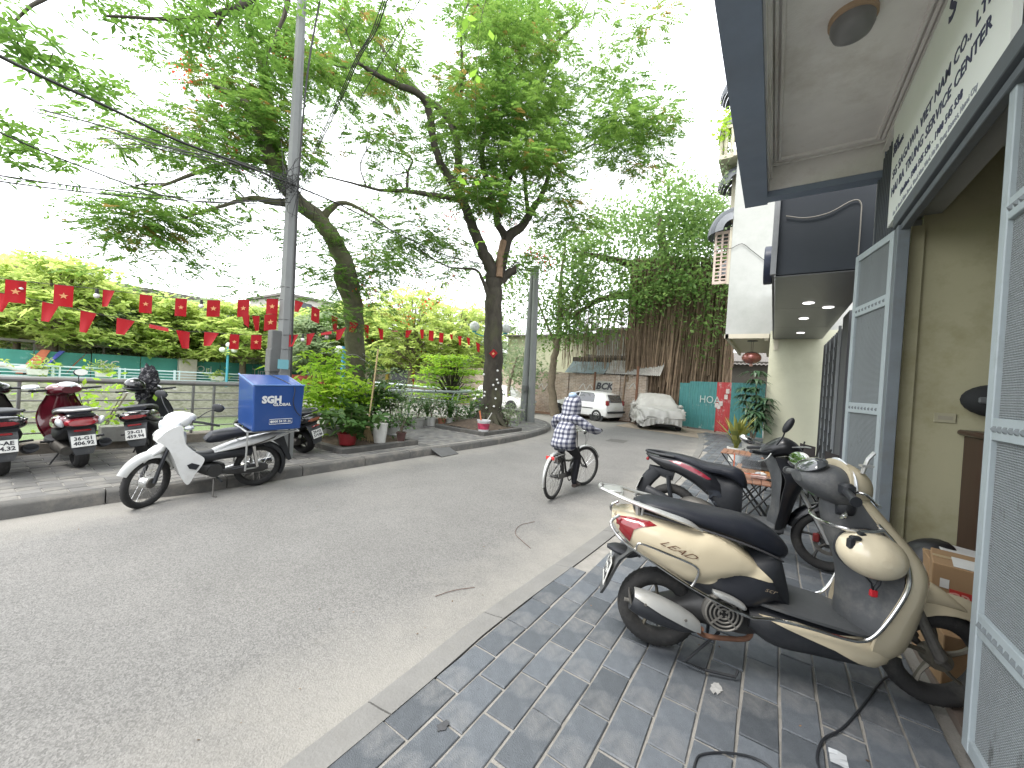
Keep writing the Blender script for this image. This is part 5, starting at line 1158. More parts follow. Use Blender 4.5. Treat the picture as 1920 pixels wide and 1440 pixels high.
# ================================================================== flag strings, bulbs
M_flag = mat('flag_red', (.40, .012, .02), .65, var=.06, vs=6, trans=0); M_star = mat('flag_gold', (.72, .36, .16), .6, var=0)
def _fl(m):
    N = m.node_tree.nodes; L = m.node_tree.links; b = N['Principled BSDF']; out = N['Material Output']; t = N.new('ShaderNodeBsdfTranslucent'); t.inputs[0].default_value = (.5, .015, .02, 1)
    ms = N.new('ShaderNodeMixShader'); ms.inputs[0].default_value = .4; L.new(b.outputs[0], ms.inputs[1]); L.new(t.outputs[0], ms.inputs[2]); L.new(ms.outputs[0], out.inputs[0])
_fl(M_flag)
M_bulb = mat('bulb_glass', (.75, .75, .72), .2, var=0)
def flag_string(label, rope, flags, bulbs):
    t = thing('flag_string', label, 'bunting', (0, 0, 0), group='strings of small red flags'); R = [W(*p) for p in rope]
    Q = catmull([tuple(p) for p in R], 8); b = MB(); b.tube(Q, .004, 4); b.build('cord', M_black, t, fix=False)
    pxs = catmull([(p[0], p[1], p[2]) for p in rope], 8)
    for (px, wpx, hpx, kind) in flags:
        i = int(np.argmin(np.abs(pxs[:, 0] - px))); d = np.interp(px, pxs[:, 0], pxs[:, 2]) if pxs[-1, 0] > pxs[0, 0] else pxs[i, 2]; y = np.interp(px, pxs[:, 0], pxs[:, 1])
        a_, c_ = W(px - wpx / 2, np.interp(px - wpx / 2, pxs[:, 0], pxs[:, 1]), d - .02), W(px + wpx / 2, np.interp(px + wpx / 2, pxs[:, 0], pxs[:, 1]), d - .02); e_ = W(px, y + hpx, d - .02)
        hgt = (e_ - (a_ + c_) / 2).length; wv = (c_ - a_); n = Vector((wv.y, -wv.x, 0)).normalized(); V = []; ph = random.uniform(0, 6); f = MB(); nx, nz = 4, 4
        for j in range(nz + 1):
            for k in range(nx + 1):
                u, v = k / nx, j / nz; p = a_ + wv * u + Vector((0, 0, -hgt * v)) + n * (.018 * sin(ph + 5 * u) * v)
                if kind == 1: p = p - wv * (v * .55 * u) + Vector((0, 0, hgt * .0)) + n * (.06 * v * u)          # free corner folded across
                if kind == 2: p = p + wv * (v * .5 * (1 - u)) + Vector((0, 0, hgt * .0)) + n * (-.06 * v * (1 - u))
                if kind == 3: p = p + Vector((0, 0, hgt * v * .62)) + n * (.16 * v)
                V.append(tuple(p))
        f.add(V, [(j * (nx + 1) + k, j * (nx + 1) + k + 1, (j + 1) * (nx + 1) + k + 1, (j + 1) * (nx + 1) + k) for j in range(nz) for k in range(nx)])
        fo = f.build('flag', M_flag, t, fix=False, smooth=60)
        if kind == 0 and wpx > 9:
            st = MB(); c0 = a_ + wv * .5 + Vector((0, 0, -hgt * .5)); toward = (EYE - c0).normalized(); r0 = wv.length * .26; xx = wv.normalized(); V = []
            for sgn, lay in ((.024, 0), (-.004, 1)): pass
            for k in range(10):
                a = pi / 2 + k * pi / 5; r = r0 if k % 2 == 0 else r0 * .4; V.append(tuple(c0 + xx * r * cos(a) + Vector((0, 0, 1)) * r * sin(a) + toward * .024))
            V.append(tuple(c0 + toward * .024)); st.add(V, [(k, (k + 1) % 10, 10) for k in range(10)]); st.build('star', M_star, fo, smooth=0, fix=False)
    for px, in [(q,) for q in bulbs]:
        d = np.interp(px, pxs[:, 0], pxs[:, 2]); y = np.interp(px, pxs[:, 0], pxs[:, 1]); p = W(px, y, d)
        b = MB(); b.lathe([(.014, 0), (.018, -.03), (.018, -.06)], 8, c=tuple(p)); bo = b.build('bulb_holder', M_black, t)
        b = MB(); b.sphere(tuple(p + Vector((0, 0, -.085))), .03, 10, 8); b.build('bulb', M_bulb, bo)
flag_string('upper string of red gold starred flags stretched above the railing to the pole', [(-40, 516, 7.0), (30, 526, 7.0), (120, 535, 7.0), (203, 544, 7.0), (273, 553, 7.0), (340, 560, 6.95), (401, 563, 6.9), (457, 562, 6.8), (512, 560, 6.7), (530, 562, 6.6)],
            [(30, 40, 42, 0), (120, 37, 40, 0), (204, 22, 32, 1), (274, 24, 34, 0), (340, 22, 33, 0), (401, 25, 31, 0), (457, 22, 32, 0), (511, 22, 29, 0)], [40, 182, 378])
flag_string('lower string of wind folded red flags in front of the far trees', [(-40, 548, 7.4), (8, 550, 7.4), (95, 569, 7.4), (166, 585, 7.35), (236, 599, 7.3), (298, 611, 7.3), (343, 621, 7.2), (397, 623, 7.1), (440, 627, 7.0), (481, 628, 6.9), (545, 628, 6.7), (583, 625, 6.8), (625, 620, 7.2), (680, 604, 9.6)],
            [(8, 34, 36, 1), (95, 32, 36, 1), (166, 30, 40, 1), (236, 34, 30, 1), (298, 36, 22, 3), (343, 26, 32, 2), (397, 28, 26, 1), (440, 18, 28, 0), (481, 20, 27, 0), (551, 17, 22, 1), (583, 15, 22, 1), (612, 20, 18, 3), (640, 18, 20, 1)], [568, 613])
flag_string('short steep string of three flags crossing behind the pole', [(452, 575, 7.6), (470, 592, 7.6), (500, 590, 7.5), (520, 588, 7.4)], [(459, 18, 24, 2), (480, 14, 28, 2), (508, 24, 30, 0)], [])
flag_string('receding string of small red flags from the pole towards the far shrub', [(548, 562, 6.7), (562, 565, 7.4), (592, 577, 8.2), (627, 594, 9.0), (664, 604, 9.8), (690, 610, 10.3), (714, 616, 10.8), (740, 620, 11.4), (767, 619, 12), (791, 618, 12.5), (809, 620, 13), (828, 624, 13.4), (846, 627, 13.8), (862, 630, 14.2), (878, 633, 14.6), (900, 645, 12.5), (915, 650, 11.1)],
            [(561, 16, 22, 1), (592, 15, 27, 0), (627, 12, 28, 2), (664, 17, 20, 1), (687, 10, 24, 2), (714, 10, 20, 2), (740, 12, 8, 3), (767, 12, 14, 1), (791, 8, 17, 2), (809, 9, 19, 0), (828, 8, 18, 0), (846, 6, 9, 2), (862, 7, 17, 2), (878, 7, 13, 2), (896, 8, 16, 2), (913, 8, 14, 1)], [])
fs = thing('flag', 'single small red flag with gold star hanging cornerwise on the upright trunk', 'flag', W(925, 663, 10.85)); xx = Vector((cos(.1), sin(.1), 0)); b = MB(); s_ = .13
b.add([(0, 0, s_), (s_, 0, 0.02), (.01, 0, -s_), (-s_, 0, 0)], [(0, 1, 2, 3)]); b.build('cloth', M_flag, fs, smooth=0, fix=False); fs.rotation_euler = (0, 0, radians(12))
b = MB(); V = [(.055 * (1 if k % 2 == 0 else .4) * cos(pi / 2 + k * pi / 5), -.006, .055 * (1 if k % 2 == 0 else .4) * sin(pi / 2 + k * pi / 5)) for k in range(10)] + [(0, -.006, 0)]; b.add(V, [(k, (k + 1) % 10, 10) for k in range(10)]); b.build('star', M_star, fs, smooth=0, fix=False)
bs_ = thing('bulb_string', 'string of small white bulbs wound down the upright flame tree trunk', 'lights', (0, 0, 0))
bp = [(933, 695), (907, 702), (932, 712), (925, 722), (934, 718), (909, 735), (908, 742), (929, 747), (912, 765), (926, 762), (930, 730)]
for x, y in bp: b = MB(); b.sphere(tuple(W(x, y, 10.86)), .032, 8, 6); b.build('bulb', M_bulb, bs_)
b = MB(); b.tube([W(x, y, 10.9) for x, y in ((925, 640), (932, 690), (930, 715), (926, 760), (912, 770))], .005, 4, smooth=3); b.build('cord', M_black, bs_, fix=False)
# globe street lamp behind the upright trunk, blue lamp posts
M_tealp = mat('teal_lamp_paint', (.06, .30, .38), .5, var=.08); M_globe = mat('lamp_globe', (.72, .74, .72), .25, var=.04, trans=.1)
gl_ = thing('street_lamp', 'teal street lamp with two white globes half hidden behind the upright trunk', 'street lamp', (0, 0, 0)); D = 13.2
p0, p1 = W(921, 790, D), W(921, 612, D); p0.z = 0; b = MB(); b.tube([p0, p1], [.06, .04], 8); b.build('post', M_tealp, gl_)
for gx in (890, 948):
    c = W(gx, 612 + (4 if gx > 900 else 0), D); b = MB(); b.tube([W(921, 628, D), W((gx + 921) / 2, 630, D), W(gx, 624, D)], .022, 6, smooth=4); b.build('arm', M_tealp, gl_)
    b = MB(); b.sphere(tuple(c), .17, 18, 12); b.build('globe', M_globe, gl_); b = MB(); b.lathe([(.06, -.2), (.08, -.16)], 12, c=tuple(c)); b.build('globe_cup', M_tealp, gl_)
bl = thing('street_lamp', 'turquoise lamp post with white globes across the water', 'street lamp', (0, 0, 0)); D = 29.6
p0, p1 = W(425, 712, D), W(428, 650, D); p0.z = 0; b = MB(); b.tube([p0, p1], .07, 8); b.build('post', M_tealp, bl)
for gx, gy in ((417, 656), (429, 647), (439, 657)): b = MB(); b.sphere(tuple(W(gx, gy, D)), .17, 12, 8); b.build('globe', M_globe, bl)
bp_ = thing('street_lamp', 'bright blue post with a pale globe just left of the leaning trunk', 'street lamp', (0, 0, 0)); D = 14.5
p0, p1 = W(640, 780, D), W(645, 650, D); p0.z = -2.4; b = MB(); b.tube([p0, p1], .075, 8); b.build('post', mat('blue_post', (.05, .25, .45), .5), bp_); b = MB(); b.sphere(tuple(W(636, 656, D)), .14, 12, 8); b.build('globe', M_globe, bp_)
for k, y in enumerate((656, 674, 688, 696, 706)):
    pass
wire('thin pale wires tying the blue post to the leaning trunk', [W(647, 668, 10.1), W(668, 664, 9.85), W(688, 676, 9.9)], .004, m=mat('wire_pale', (.4, .4, .4), .6), strands=4, spread=.12)

# ================================================================== far bank: railing, hoarding, tarps, house
M_whrail = mat('white_blue_rail', (.50, .60, .64), .5, var=.05)
fr_ = thing('far_railing', 'white and pale blue railing along the far bank of the lake', 'railing', (-29.0, 0, 0))
for z in (.12, .28, .44, .60, .78):
    b = MB(); b.box((0, 0, z), (.03, 44, .04 if z < .7 else .07)); b.build('rail', M_whrail, fr_, smooth=0)
y = -6.3
while y < 11: b = MB(); b.box((0, y, .42), (.08, .10, .86)); b.build('post', M_whrail, fr_, smooth=0); b = MB(); b.box((0, y + .22, .42), (.06, .06, .84)); b.build('post', M_whrail, fr_, smooth=0); y += 2.3
M_hoard = mat('hoarding_teal', (.05, .24, .20), .6, var=.12, vs=1.5, dirt=(.25, .4, .38), dirt_amt=.5, dirt_s=2, dirt_lo=.6, dirt_hi=.66)
fh = thing('site_hoarding', 'long teal site hoarding behind the far railing', 'fence', (-31.3, 0, 0))
y = -1.5
while y < 17.5:
    b = MB(); b.box((0, y + .98, .75), (.04, 1.96, 1.5 + random.uniform(-.06, .06))); b.build('panel', M_hoard, fh, smooth=0); y += 2.0
b = MB(); b.box((.4, 8.6, .8), (.3, .9, 1.5)); b.build('pillar', mat('pillar_pale', (.45, .42, .36), .9), fh, smooth=0)
M_white_s = mat('spray_white', (.6, .6, .58), .8, var=0)
for yy, tx in ((9.6, 'Ori'), (12.9, 'Tim'), (5.2, 'KC')):
    text_mesh(tx, .6, M_white_s, 'graffiti', fh, loc=(.03, yy, .95), rot=(pi / 2, 0, pi / 2))
tp = thing('tarpaulin', 'orange and blue tarpaulin sloping over the hoarding across the lake', 'tarpaulin', (0, 0, 0))
for m_, ys in ((mat('tarp_orange', (.55, .16, .09), .7), (1.9, 2.5)), (mat('tarp_blue', (.08, .10, .40), .7), (2.5, 3.0)), (mat('tarp_orange', (.55, .16, .09), .7), (3.5, 3.8))):
    b = MB(); y0, y1 = ys; b.add([(-30.9, y0, .3), (-30.9, y1, .3 if y1 < 3 else .9), (-31.2, y1 + .5, 1.55), (-31.2, y0 + .8, 1.55)], [(0, 1, 2, 3)]); b.add([(-30.93, y0, .28), (-30.93, y1, .28 if y1 < 3 else .88), (-31.23, y1 + .5, 1.52), (-31.23, y0 + .8, 1.52)], [(3, 2, 1, 0)]); b.build('sheet', m_, tp, smooth=0, fix=False)
dr = thing('shelter', 'long dark shelter roof just above the teal hoarding', 'shelter', (0, 0, 0)); b = MB(); b.box((-32.6, 3.4, 1.95), (2.2, 8.0, .12)); b.build('roof', mat('roof_dark', (.12, .11, .10), .8), dr, smooth=0)
for yy in (-.4, 2.5, 5, 7.2): b = MB(); b.box((-31.7, yy, .95), (.08, .08, 1.9)); b.build('post', mat('roof_dark', (.12, .11, .10), .8), dr, smooth=0)
M_hpale = mat('pale_house_paint', (.48, .43, .34), .9, var=.06, dirt=(.36, .33, .27), dirt_amt=.5, dirt_s=.6); M_win = mat('window_dark', (.05, .06, .07), .2, var=0)
ph = thing('pale_house', 'pale two storey house with dark windows behind the trees across the lake', 'building', (-45, 11.5, 0))
b = MB(); b.box((0, 0, 3.4), (6, 14, 6.8)); b.build('wall', M_hpale, ph, smooth=0); b = MB(); b.box((0, 0, 6.9), (6.6, 14.6, .25)); b.build('roof', mat('roof_dark', (.12, .11, .10), .8), ph, smooth=0)
for yy in (-5.5, -3.5, -.6, 1.4, 4, 6):
    for zz in (2.2, 5.0):
        b = MB(); b.box((3.01, yy, zz), (.08, .95, 1.4)); f = b.build('window', M_win, ph, smooth=0); b = MB(); b.box((3.07, yy, zz), (.03, .06, 1.4)); b.box((3.07, yy, zz + .72), (.06, 1.05, .06)); b.build('frame', mat('win_frame', (.5, .5, .46), .7), f, smooth=0)
b = MB(); b.box((3.6, 0, 3.6), (1.2, 14.2, .14)); b.build('balcony_slab', M_hpale, ph, smooth=0)
rh = thing('grey_roofed_house', 'house with weathered dark grey roof rising above the leftmost trees', 'building', (-52, 1.0, 0)); b = MB(); b.box((0, 0, 3.5), (8, 9, 7.0)); b.build('wall', mat('far_brown_wall', (.30, .24, .20), .9), rh, smooth=0)
b = MB(); b.prism([(-5, 7.0), (5, 7.0), (5, 7.4), (0, 9.0), (-5, 7.4)], -5, 5, 'XZ'); b.build('roof', mat('roof_grey', (.16, .15, .14), .9), rh, smooth=0)
for i, (yy, xx_, hh, cw) in enumerate(((-14, -46, 7, (.42, .38, .33)), (24, -44, 8.5, (.45, .44, .40)), (33, -38, 6, (.42, .36, .30)), (-30, -44, 9, (.36, .34, .3)))):
    hs_ = thing('far_house', ['plain brownish house at the far left beyond the lake', 'tall pale house right of the electric pole beyond the lake', 'low tan house beyond the shop stalls', 'grey house out at the left beyond the lake'][i], 'building', (xx_, yy, 0)); b = MB(); b.box((0, 0, hh / 2), (8, 11, hh)); b.build('wall', mat('far_wall_%s' % ['tan', 'pale', 'ochre', 'grey'][i], cw, .9, var=.08), hs_, smooth=0)
    b = MB(); b.box((0, 0, hh + .1), (8.6, 11.6, .22)); b.build('roof', mat('roof_grey', (.16, .15, .14), .9), hs_, smooth=0)
    for q in range(3):
        for z in np.arange(1.8, hh - 1, 2.8): b = MB(); b.box((4.01, -3.5 + q * 3.5, z), (.06, 1.1, 1.3)); b.build('window', M_win, hs_, smooth=0)
# shop row beyond the lake end
p = W(738, 735, 27); st = thing('shop_stall', 'open fronted pale shop with white awning and red banner behind the trees', 'building', (p.x, p.y, 0), radians(30))
b = MB(); b.box((0, 2, 1.6), (7, 4, 3.2)); b.build('wall', M_hpale, st, smooth=0); b = MB(); b.box((-.6, -.3, 2.9), (5.5, 1.6, .10), rot=Matrix.Rotation(-.22, 3, 'X')); b.build('awning', mat('awning_white', (.68, .68, .66), .8), st, smooth=0)
b = MB(); b.box((.4, -.03, 1.1), (1.3, .06, 2.1)); b.build('doorway', M_win, st, smooth=0); b = MB(); b.box((-.5, -.05, 1.2), (.2, .06, 2.0)); b.build('banner', mat('banner_yellow', (.6, .42, .08), .7), st, smooth=0); b = MB(); b.box((1.25, -.05, 1.2), (.22, .06, 2.0)); b.build('banner', mat('banner_red', (.5, .05, .04), .7), st, smooth=0)
b = MB(); b.box((1.6, -.1, 3.0), (1.6, .1, .5)); b.build('sign', mat('sign_teal', (.2, .45, .55), .6), st, smooth=0)
p = W(632, 712, 33); st2 = thing('white_kiosk', 'small white building between the electric pole and the leaning trunk', 'building', (p.x, p.y, 0), radians(35)); b = MB(); b.box((0, 1, 1.9), (4.2, 3, 3.8)); b.build('wall', mat('kiosk_white', (.62, .62, .6), .9, var=.05), st2, smooth=0)
b = MB(); b.box((-.6, -.52, 1.3), (1.2, .06, 1.6)); b.build('window', M_win, st2, smooth=0); b = MB(); b.box((.4, .6, 3.9), (4.8, 3.8, .12)); b.build('roof', mat('kiosk_roof', (.5, .5, .5), .7), st2, smooth=0)
p = W(605, 718, 31); rs = thing('roadside_stall', 'low stall with red goods beyond the blue delivery box', 'stall', (p.x, p.y, 0), radians(35))
b = MB(); b.box((0, 0, .5), (5, 1, .9)); b.build('counter', mat('stall_red', (.42, .09, .07), .8, var=.8, vs=3), rs, smooth=0); b = MB(); b.box((-2, .6, 2.1), (5.5, 2, .1)); b.build('roof', mat('stall_roof', (.14, .09, .07), .8), rs, smooth=0)
for x in (-4, -1.5, .6): b = MB(); b.box((x, -.2, 1.05), (.07, .07, 2.1)); b.build('post', mat('stall_roof', (.14, .09, .07), .8), rs, smooth=0)
hg = thing('hedge_backdrop', 'dense line of dark trees closing the view beyond the lake', 'trees', (0, 0, 0)); hg['kind'] = 'stuff'; bpy.data.objects.remove(hg)
Pf = []
for i in range(9000):
    yy = random.uniform(-40, 30); Pf.append((-40 + random.gauss(0, 1.4), yy, abs(random.gauss(0, 1)) * .8 + random.random() * 1.6))
for i in range(16000):
    xx_ = random.uniform(-38, -8); Pf.append((xx_, 32 + random.gauss(0, 1.4), random.random() * 4.2))
o = quick('far_shrubbery', leafq(np.array(Pf), .42, .4, 1.6), None, L_farD); tag(o, kind='stuff')
# small things on the far bank
sc = thing('parked_motorbike', 'white wrapped motorbike parked by the far railing at left', 'motorbike', W(22, 700, 30.3) * 1.0); sc.location.z = 0; sc.rotation_euler = (0, 0, pi / 2)
b = MB(); b.torus((-.6, 0, .28), .23, .05, 20, 6); b.build('wheel', M_black, sc); b = MB(); b.torus((.6, 0, .28), .23, .05, 20, 6); b.build('wheel', M_black, sc)
b = MB(); b.body([(-.75, .62, .2, .2), (-.3, .72, .25, .28), (.1, .55, .25, .3), (.45, .6, .4, .3), (.6, .9, .2, .2)]); b.build('body', M_whpot, sc); b = MB(); b.tube([(.5, -.3, 1.0), (.5, 0, .98), (.5, .3, 1.0)], .02, 5); b.build('handlebar', M_black, sc)
for i, (px_, lb) in enumerate(((70, 'white flower trough hooked on the far railing left of the red scooter mirror'), (195, 'white flower pot on the far railing behind the lime bush'), (408, 'small white flower pot on the far railing near the blue box'))):
    p = on_x(px_, 700, -28.9); t = thing('railing_planter', lb, 'planter', (p.x, p.y, .35)); b = MB(); b.box((0, 0, .12), (.2, .6, .26), taper=1.1); b.build('trough', M_whpot, t, smooth=0); tag(quick('foliage', tufts(rng.normal(0, 1, (30, 3)) * [.12, .3, .16] + [0, 0, .42], .22, 5), None, L_far, t), kind='stuff')
# ================================================================== motorbikes
def _xf(s, M):
    A = np.array(M)[:3, :3]; t = np.array(M)[:3, 3]; s.v = [v @ A.T + t for v in s.v]; return s
MB.xf = _xf
M_tyre = mat('tyre_rubber', (.022, .022, .022), .85, var=.25, vs=14, bump=.3, bs=60, dirt=(.085, .08, .07), dirt_amt=.55, dirt_s=6)
M_plast = mat('black_plastic_trim', (.018, .020, .024), .5, var=.12, vs=6, bump=.1, bs=200, dirt=(.08, .08, .078), dirt_amt=.3, dirt_s=4)
M_greyplast = mat('worn_grey_plastic', (.060, .064, .068), .6, var=.15, vs=6, bump=.15, bs=160, dirt=(.19, .185, .17), dirt_amt=.55, dirt_s=3.5)
M_seat = mat('black_vinyl', (.010, .012, .018), .42, var=.1, vs=8, bump=.12, bs=260, dirt=(.035, .036, .04), dirt_amt=.3, dirt_s=3, spec=.4)
M_chrome = mat('chrome', (.62, .62, .61), .16, metal=1, var=.06, dirt=(.3, .27, .22), dirt_amt=.4, dirt_s=9)
M_silver = mat('silver_paint', (.48, .49, .48), .35, metal=.6, var=.08, vs=6, dirt=(.3, .27, .22), dirt_amt=.4, dirt_s=7)
M_engine = mat('dirty_alloy', (.12, .115, .105), .65, metal=.5, var=.3, vs=14, bump=.3, bs=60)
M_alloyd = mat('dark_alloy', (.05, .05, .05), .5, metal=.4, var=.2)
M_beige = mat('beige_paint', (.50, .44, .315), .27, var=.04, vs=3, coat=.5, dirt=(.27, .22, .14), dirt_amt=.5, dirt_s=5, dirt_lo=.6, dirt_hi=.75)
M_tail = mat('tail_lens', (.20, .010, .014), .12, var=.25, vs=20, coat=1)
M_plate = mat('plate_white', (.62, .63, .60), .5, var=.06, vs=9, dirt=(.35, .32, .27), dirt_amt=.4, dirt_s=12)
M_pink = mat('plate_ink', (.03, .03, .035), .6, var=0)
M_lens = mat('clear_lens', (.55, .58, .60), .08, var=.15, vs=14, coat=1)
M_mirror = mat('mirror_glass', (.85, .87, .88), .03, metal=1, var=0)
M_gb = mat('gloss_black', (.012, .012, .014), .15, var=0, coat=.8)

def wheel(root, cx, cz, R, tr, style='cast5', rimm=None, y=0.0, M=None, tw=1.15, hub=.05, name='wheel'):
    b = MB(); Rm = R - tr; n, m = 44, 12; V = []; F = []
    for i in range(n):
        a = 2 * pi * i / n
        for j in range(m):
            t = 2 * pi * j / m; q = Rm + tr * cos(t) * (.96 if cos(t) > .8 else 1); V.append((q * cos(a), tr * tw * sin(t), q * sin(a)))
    for i in range(n):
        for j in range(m): F.append((i * m + j, i * m + (j + 1) % m, ((i + 1) % n) * m + (j + 1) % m, ((i + 1) % n) * m + j))
    b.add(V, F)
    for k in range(44):      # tread blocks
        a = 2 * pi * k / 40
        for sd in (-1, 1): b.box(((R - .0105) * cos(a + sd * .04), sd * tr * .36, (R - .0105) * sin(a + sd * .04)), (.006, tr * .55, .016), rot=Matrix.Rotation(-a, 3, 'Y') @ Matrix.Rotation(sd * .5, 3, 'X'))
    base = Matrix.Translation((cx, y, cz)); T = (M @ base) if M is not None else base
    w = b.xf(T).build(name, M_tyre, root, smooth=50)
    r = MB(); ri = Rm - tr * (.55 if style != 'wire' else .75)
    r.lathe([(ri, -.030), (ri + .012, -.036), (ri + .016, -.03), (ri - .006, -.012), (ri - .006, .012), (ri + .016, .03), (ri + .012, .036), (ri, .030), (ri - .016, .012), (ri - .016, -.012), (ri, -.03)] if style != 'wire' else [(ri + .004, -.016), (ri + .012, -.018), (ri + .012, .018), (ri + .004, .016), (ri, 0), (ri + .004, -.016)], 44, axis='Y', cap=False)
    r.lathe([(0, -.05), (hub, -.05), (hub + .008, -.03), (hub + .008, .03), (hub, .05), (0, .05)], 20, axis='Y')
    if style.startswith('cast'):
        k = int(style[4:])
        for i in range(k):
            a = 2 * pi * i / k + .35
            for da in (0,):
                p0 = (hub * .8 * cos(a), 0, hub * .8 * sin(a)); p1 = ((ri) * cos(a + .12), 0, ri * sin(a + .12)); mid = ((ri + hub) * .5 * cos(a + .02), 0, (ri + hub) * .5 * sin(a + .02))
                r.tube([p0, mid, p1], [.020, .014, .018], 6, smooth=3, squash=.7)
    rim = r.xf(T).build('rim', rimm or M_engine, w, smooth=50)
    if style == 'wire':
        s = MB()
        for i in range(36):
            a = 2 * pi * i / 36; sd = 1 if i % 2 else -1; a2 = a + (.5 if i % 4 < 2 else -.5); s.tube([(hub * cos(a2), sd * .03, hub * sin(a2)), ((ri) * cos(a), 0, (ri) * sin(a))], .0022, 3)
        tag(s.xf(T).build('spokes', M_chrome, w, smooth=0), kind='stuff')
    return w
def disc(root, cx, cz, r, y, T=None):
    b = MB(); b.lathe([(r, -.002), (r, .002), (r * .72, .002), (r * .72, -.002), (r, -.002)], 30, c=(cx, y, cz), axis='Y', cap=False)
    for k in range(5): a = 2 * pi * k / 5; b.tube([(cx + .02 * cos(a), y, cz + .02 * sin(a)), (cx + r * .74 * cos(a), y, cz + r * .74 * sin(a))], .007, 5)
    if T is not None: b.xf(T)
    return b.build('brake_disc', M_engine, root)
def mirror(root, base, c, r=.055, facing=(-1, 0, 0), sq=.75, shell=None, T=None):
    b = MB(); base = Vector(base); c = Vector(c); mid = (base + c) / 2 + Vector((.02, 0, .01)); b.tube([base, mid, c], .0055, 6, smooth=4)
    if T is not None: b.xf(T)
    st = b.build('mirror_arm', M_plast, root)
    f = Vector(facing).normalized(); R = f.to_track_quat('Z', 'Y').to_matrix()
    b = MB(); b.sphere((0, 0, 0), r, 18, 10, (1.25, .9, .35), rot=None); b.v = [v @ np.array(R).T + np.array(c) for v in b.v]
    if T is not None: b.xf(T)
    b.build('mirror_shell', shell or M_plast, st)
    b = MB(); b.lathe([(0, 0), (r * .92, 0), (r * .92, .003), (0, .003)], 24); b.v = [(v * [1.22, .88, 1] + [0, 0, r * .30]) @ np.array(R).T + np.array(c) for v in b.v]
    if T is not None: b.xf(T)
    b.build('mirror_glass', M_mirror, st)
def plate(root, c, tilt, l1, l2, size=(.19, .14), yaw=0):
    R = Matrix.Rotation(yaw, 3, 'Z') @ Matrix.Rotation(tilt, 3, 'Y'); b = MB(); b.box(c, (.004, size[0], size[1]), rot=R); p = b.build('number_plate', M_plate, root, smooth=0)
    for t, z in ((l1, .034), (l2, -.030)):
        o = text_mesh(t, .066, M_pink, 'lettering', p, bold=.0022, depth=.0006, sx=.92); off = R @ Vector((-.0032, 0, z)); o.location = Vector(c) + off
        o.rotation_euler = (R @ Matrix(((0, 0, -1), (-1, 0, 0), (0, 1, 0)))).to_euler()
    return p
def projected_text(txt, size, m, srcs, parent, x, z, ang=0.0, side=-1, off=.006, shear=.3, sx=1.0, bold=.0):
    o = text_mesh(txt, size, m, 'lettering', parent, bold=bold, depth=0, shear=shear); bv = [BVHTree.FromPolygons([tuple(v.co) for v in s.data.vertices], [tuple(p.vertices) for p in s.data.polygons]) for s in srcs]
    for v in o.data.vertices:
        a, b_ = v.co.x * sx, v.co.y; X = x + (a * cos(ang) - b_ * sin(ang)) * (1 if side < 0 else -1); Z = z + a * sin(ang) + b_ * cos(ang); y = None
        for t in bv:
            h = t.ray_cast(Vector((X, side * 1.0, Z)), Vector((0, -side, 0)))
            if h[0] is not None and (y is None or side * h[0].y > side * y): y = h[0].y
        v.co = Vector((X, (y if y is not None else side * .18) + side * off, Z))
    return o
def arc_fender(cx, cz, R, a0, a1, w, th=.004, y=0.0, n=14, peak=0.0, crown=.018):
    """mudguard: a shell swept round the wheel"""
    b = MB(); rings = []
    for i in range(n + 1):
        t = i / n; a = a0 + (a1 - a0) * t; ww = w * (.55 + .45 * sin(pi * min(1, max(0, t * .9 + .08)))); pts = []
        prof = [(-1, -crown * 1.6), (-.8, -crown * .5), (-.4, crown * .2), (0, crown * .45), (.4, crown * .2), (.8, -crown * .5), (1, -crown * 1.6)]
        for u, dr in prof: pts.append((u * ww / 2, R + dr + peak * t))
        ring = [((r) * cos(a) + cx, y + u, (r) * sin(a) + cz) for u, r in pts] + [((r - th) * cos(a) + cx, y + u * .97, (r - th) * sin(a) + cz) for u, r in reversed(pts)]
        rings.append(np.array(ring))
    b.loft(rings); return b

# ------------------------------------------------------------------ beige scooter, front wheel in the doorway
bs = thing('scooter', 'dusty beige scooter with black seat and silver rack, front wheel inside the doorway', 'scooter', (-.467, 2.417, 0), radians(20.2))
wheel(bs, -.035, .226, .226, .048, 'cast5', mat('bronze_rim', (.13, .12, .095), .5, metal=.4, var=.2), hub=.06)
wheel(bs, 1.30, .243, .243, .046, 'cast5', MATS['bronze_rim'], hub=.045)
# tail fairing
b = MB(); b.body([(-.325, .735, .06, .12, 0, 2.8), (-.27, .710, .14, .24, 0, 3), (-.15, .668, .235, .32, 0, 3.2), (0, .625, .295, .38, 0, 3.2), (.11, .605, .315, .40, 0, 3.2), (.20, .618, .29, .39, 0, 3.2), (.32, .615, .19, .37, 0, 3), (.42, .585, .10, .32, 0, 2.8), (.50, .552, .03, .24, 0, 2.6)], n=30, sub=6); tail = b.build('tail_fairing', M_beige, bs)
b = MB(); b.body([(-.26, .70, .04, .12), (-.10, .57, .12, .24), (.05, .50, .14, .26), (.20, .46, .22, .34), (.34, .48, .28, .36), (.47, .52, .30, .34), (.545, .54, .30, .26), (.60, .44, .14, .20)], n=22, sub=5); under = b.build('underseat_cover', M_plast, bs)
panel_on(smooth_poly([(.205, .49), (.26, .545), (.33, .565), (.42, .56), (.49, .545), (.535, .47), (.575, .41), (.50, .385), (.40, .40), (.30, .44)], 3), [under, tail], 'side_cover', mat('side_cover_black', (.022, .024, .03), .35, var=.08, coat=.2), bs, off=.010, cell=.03)
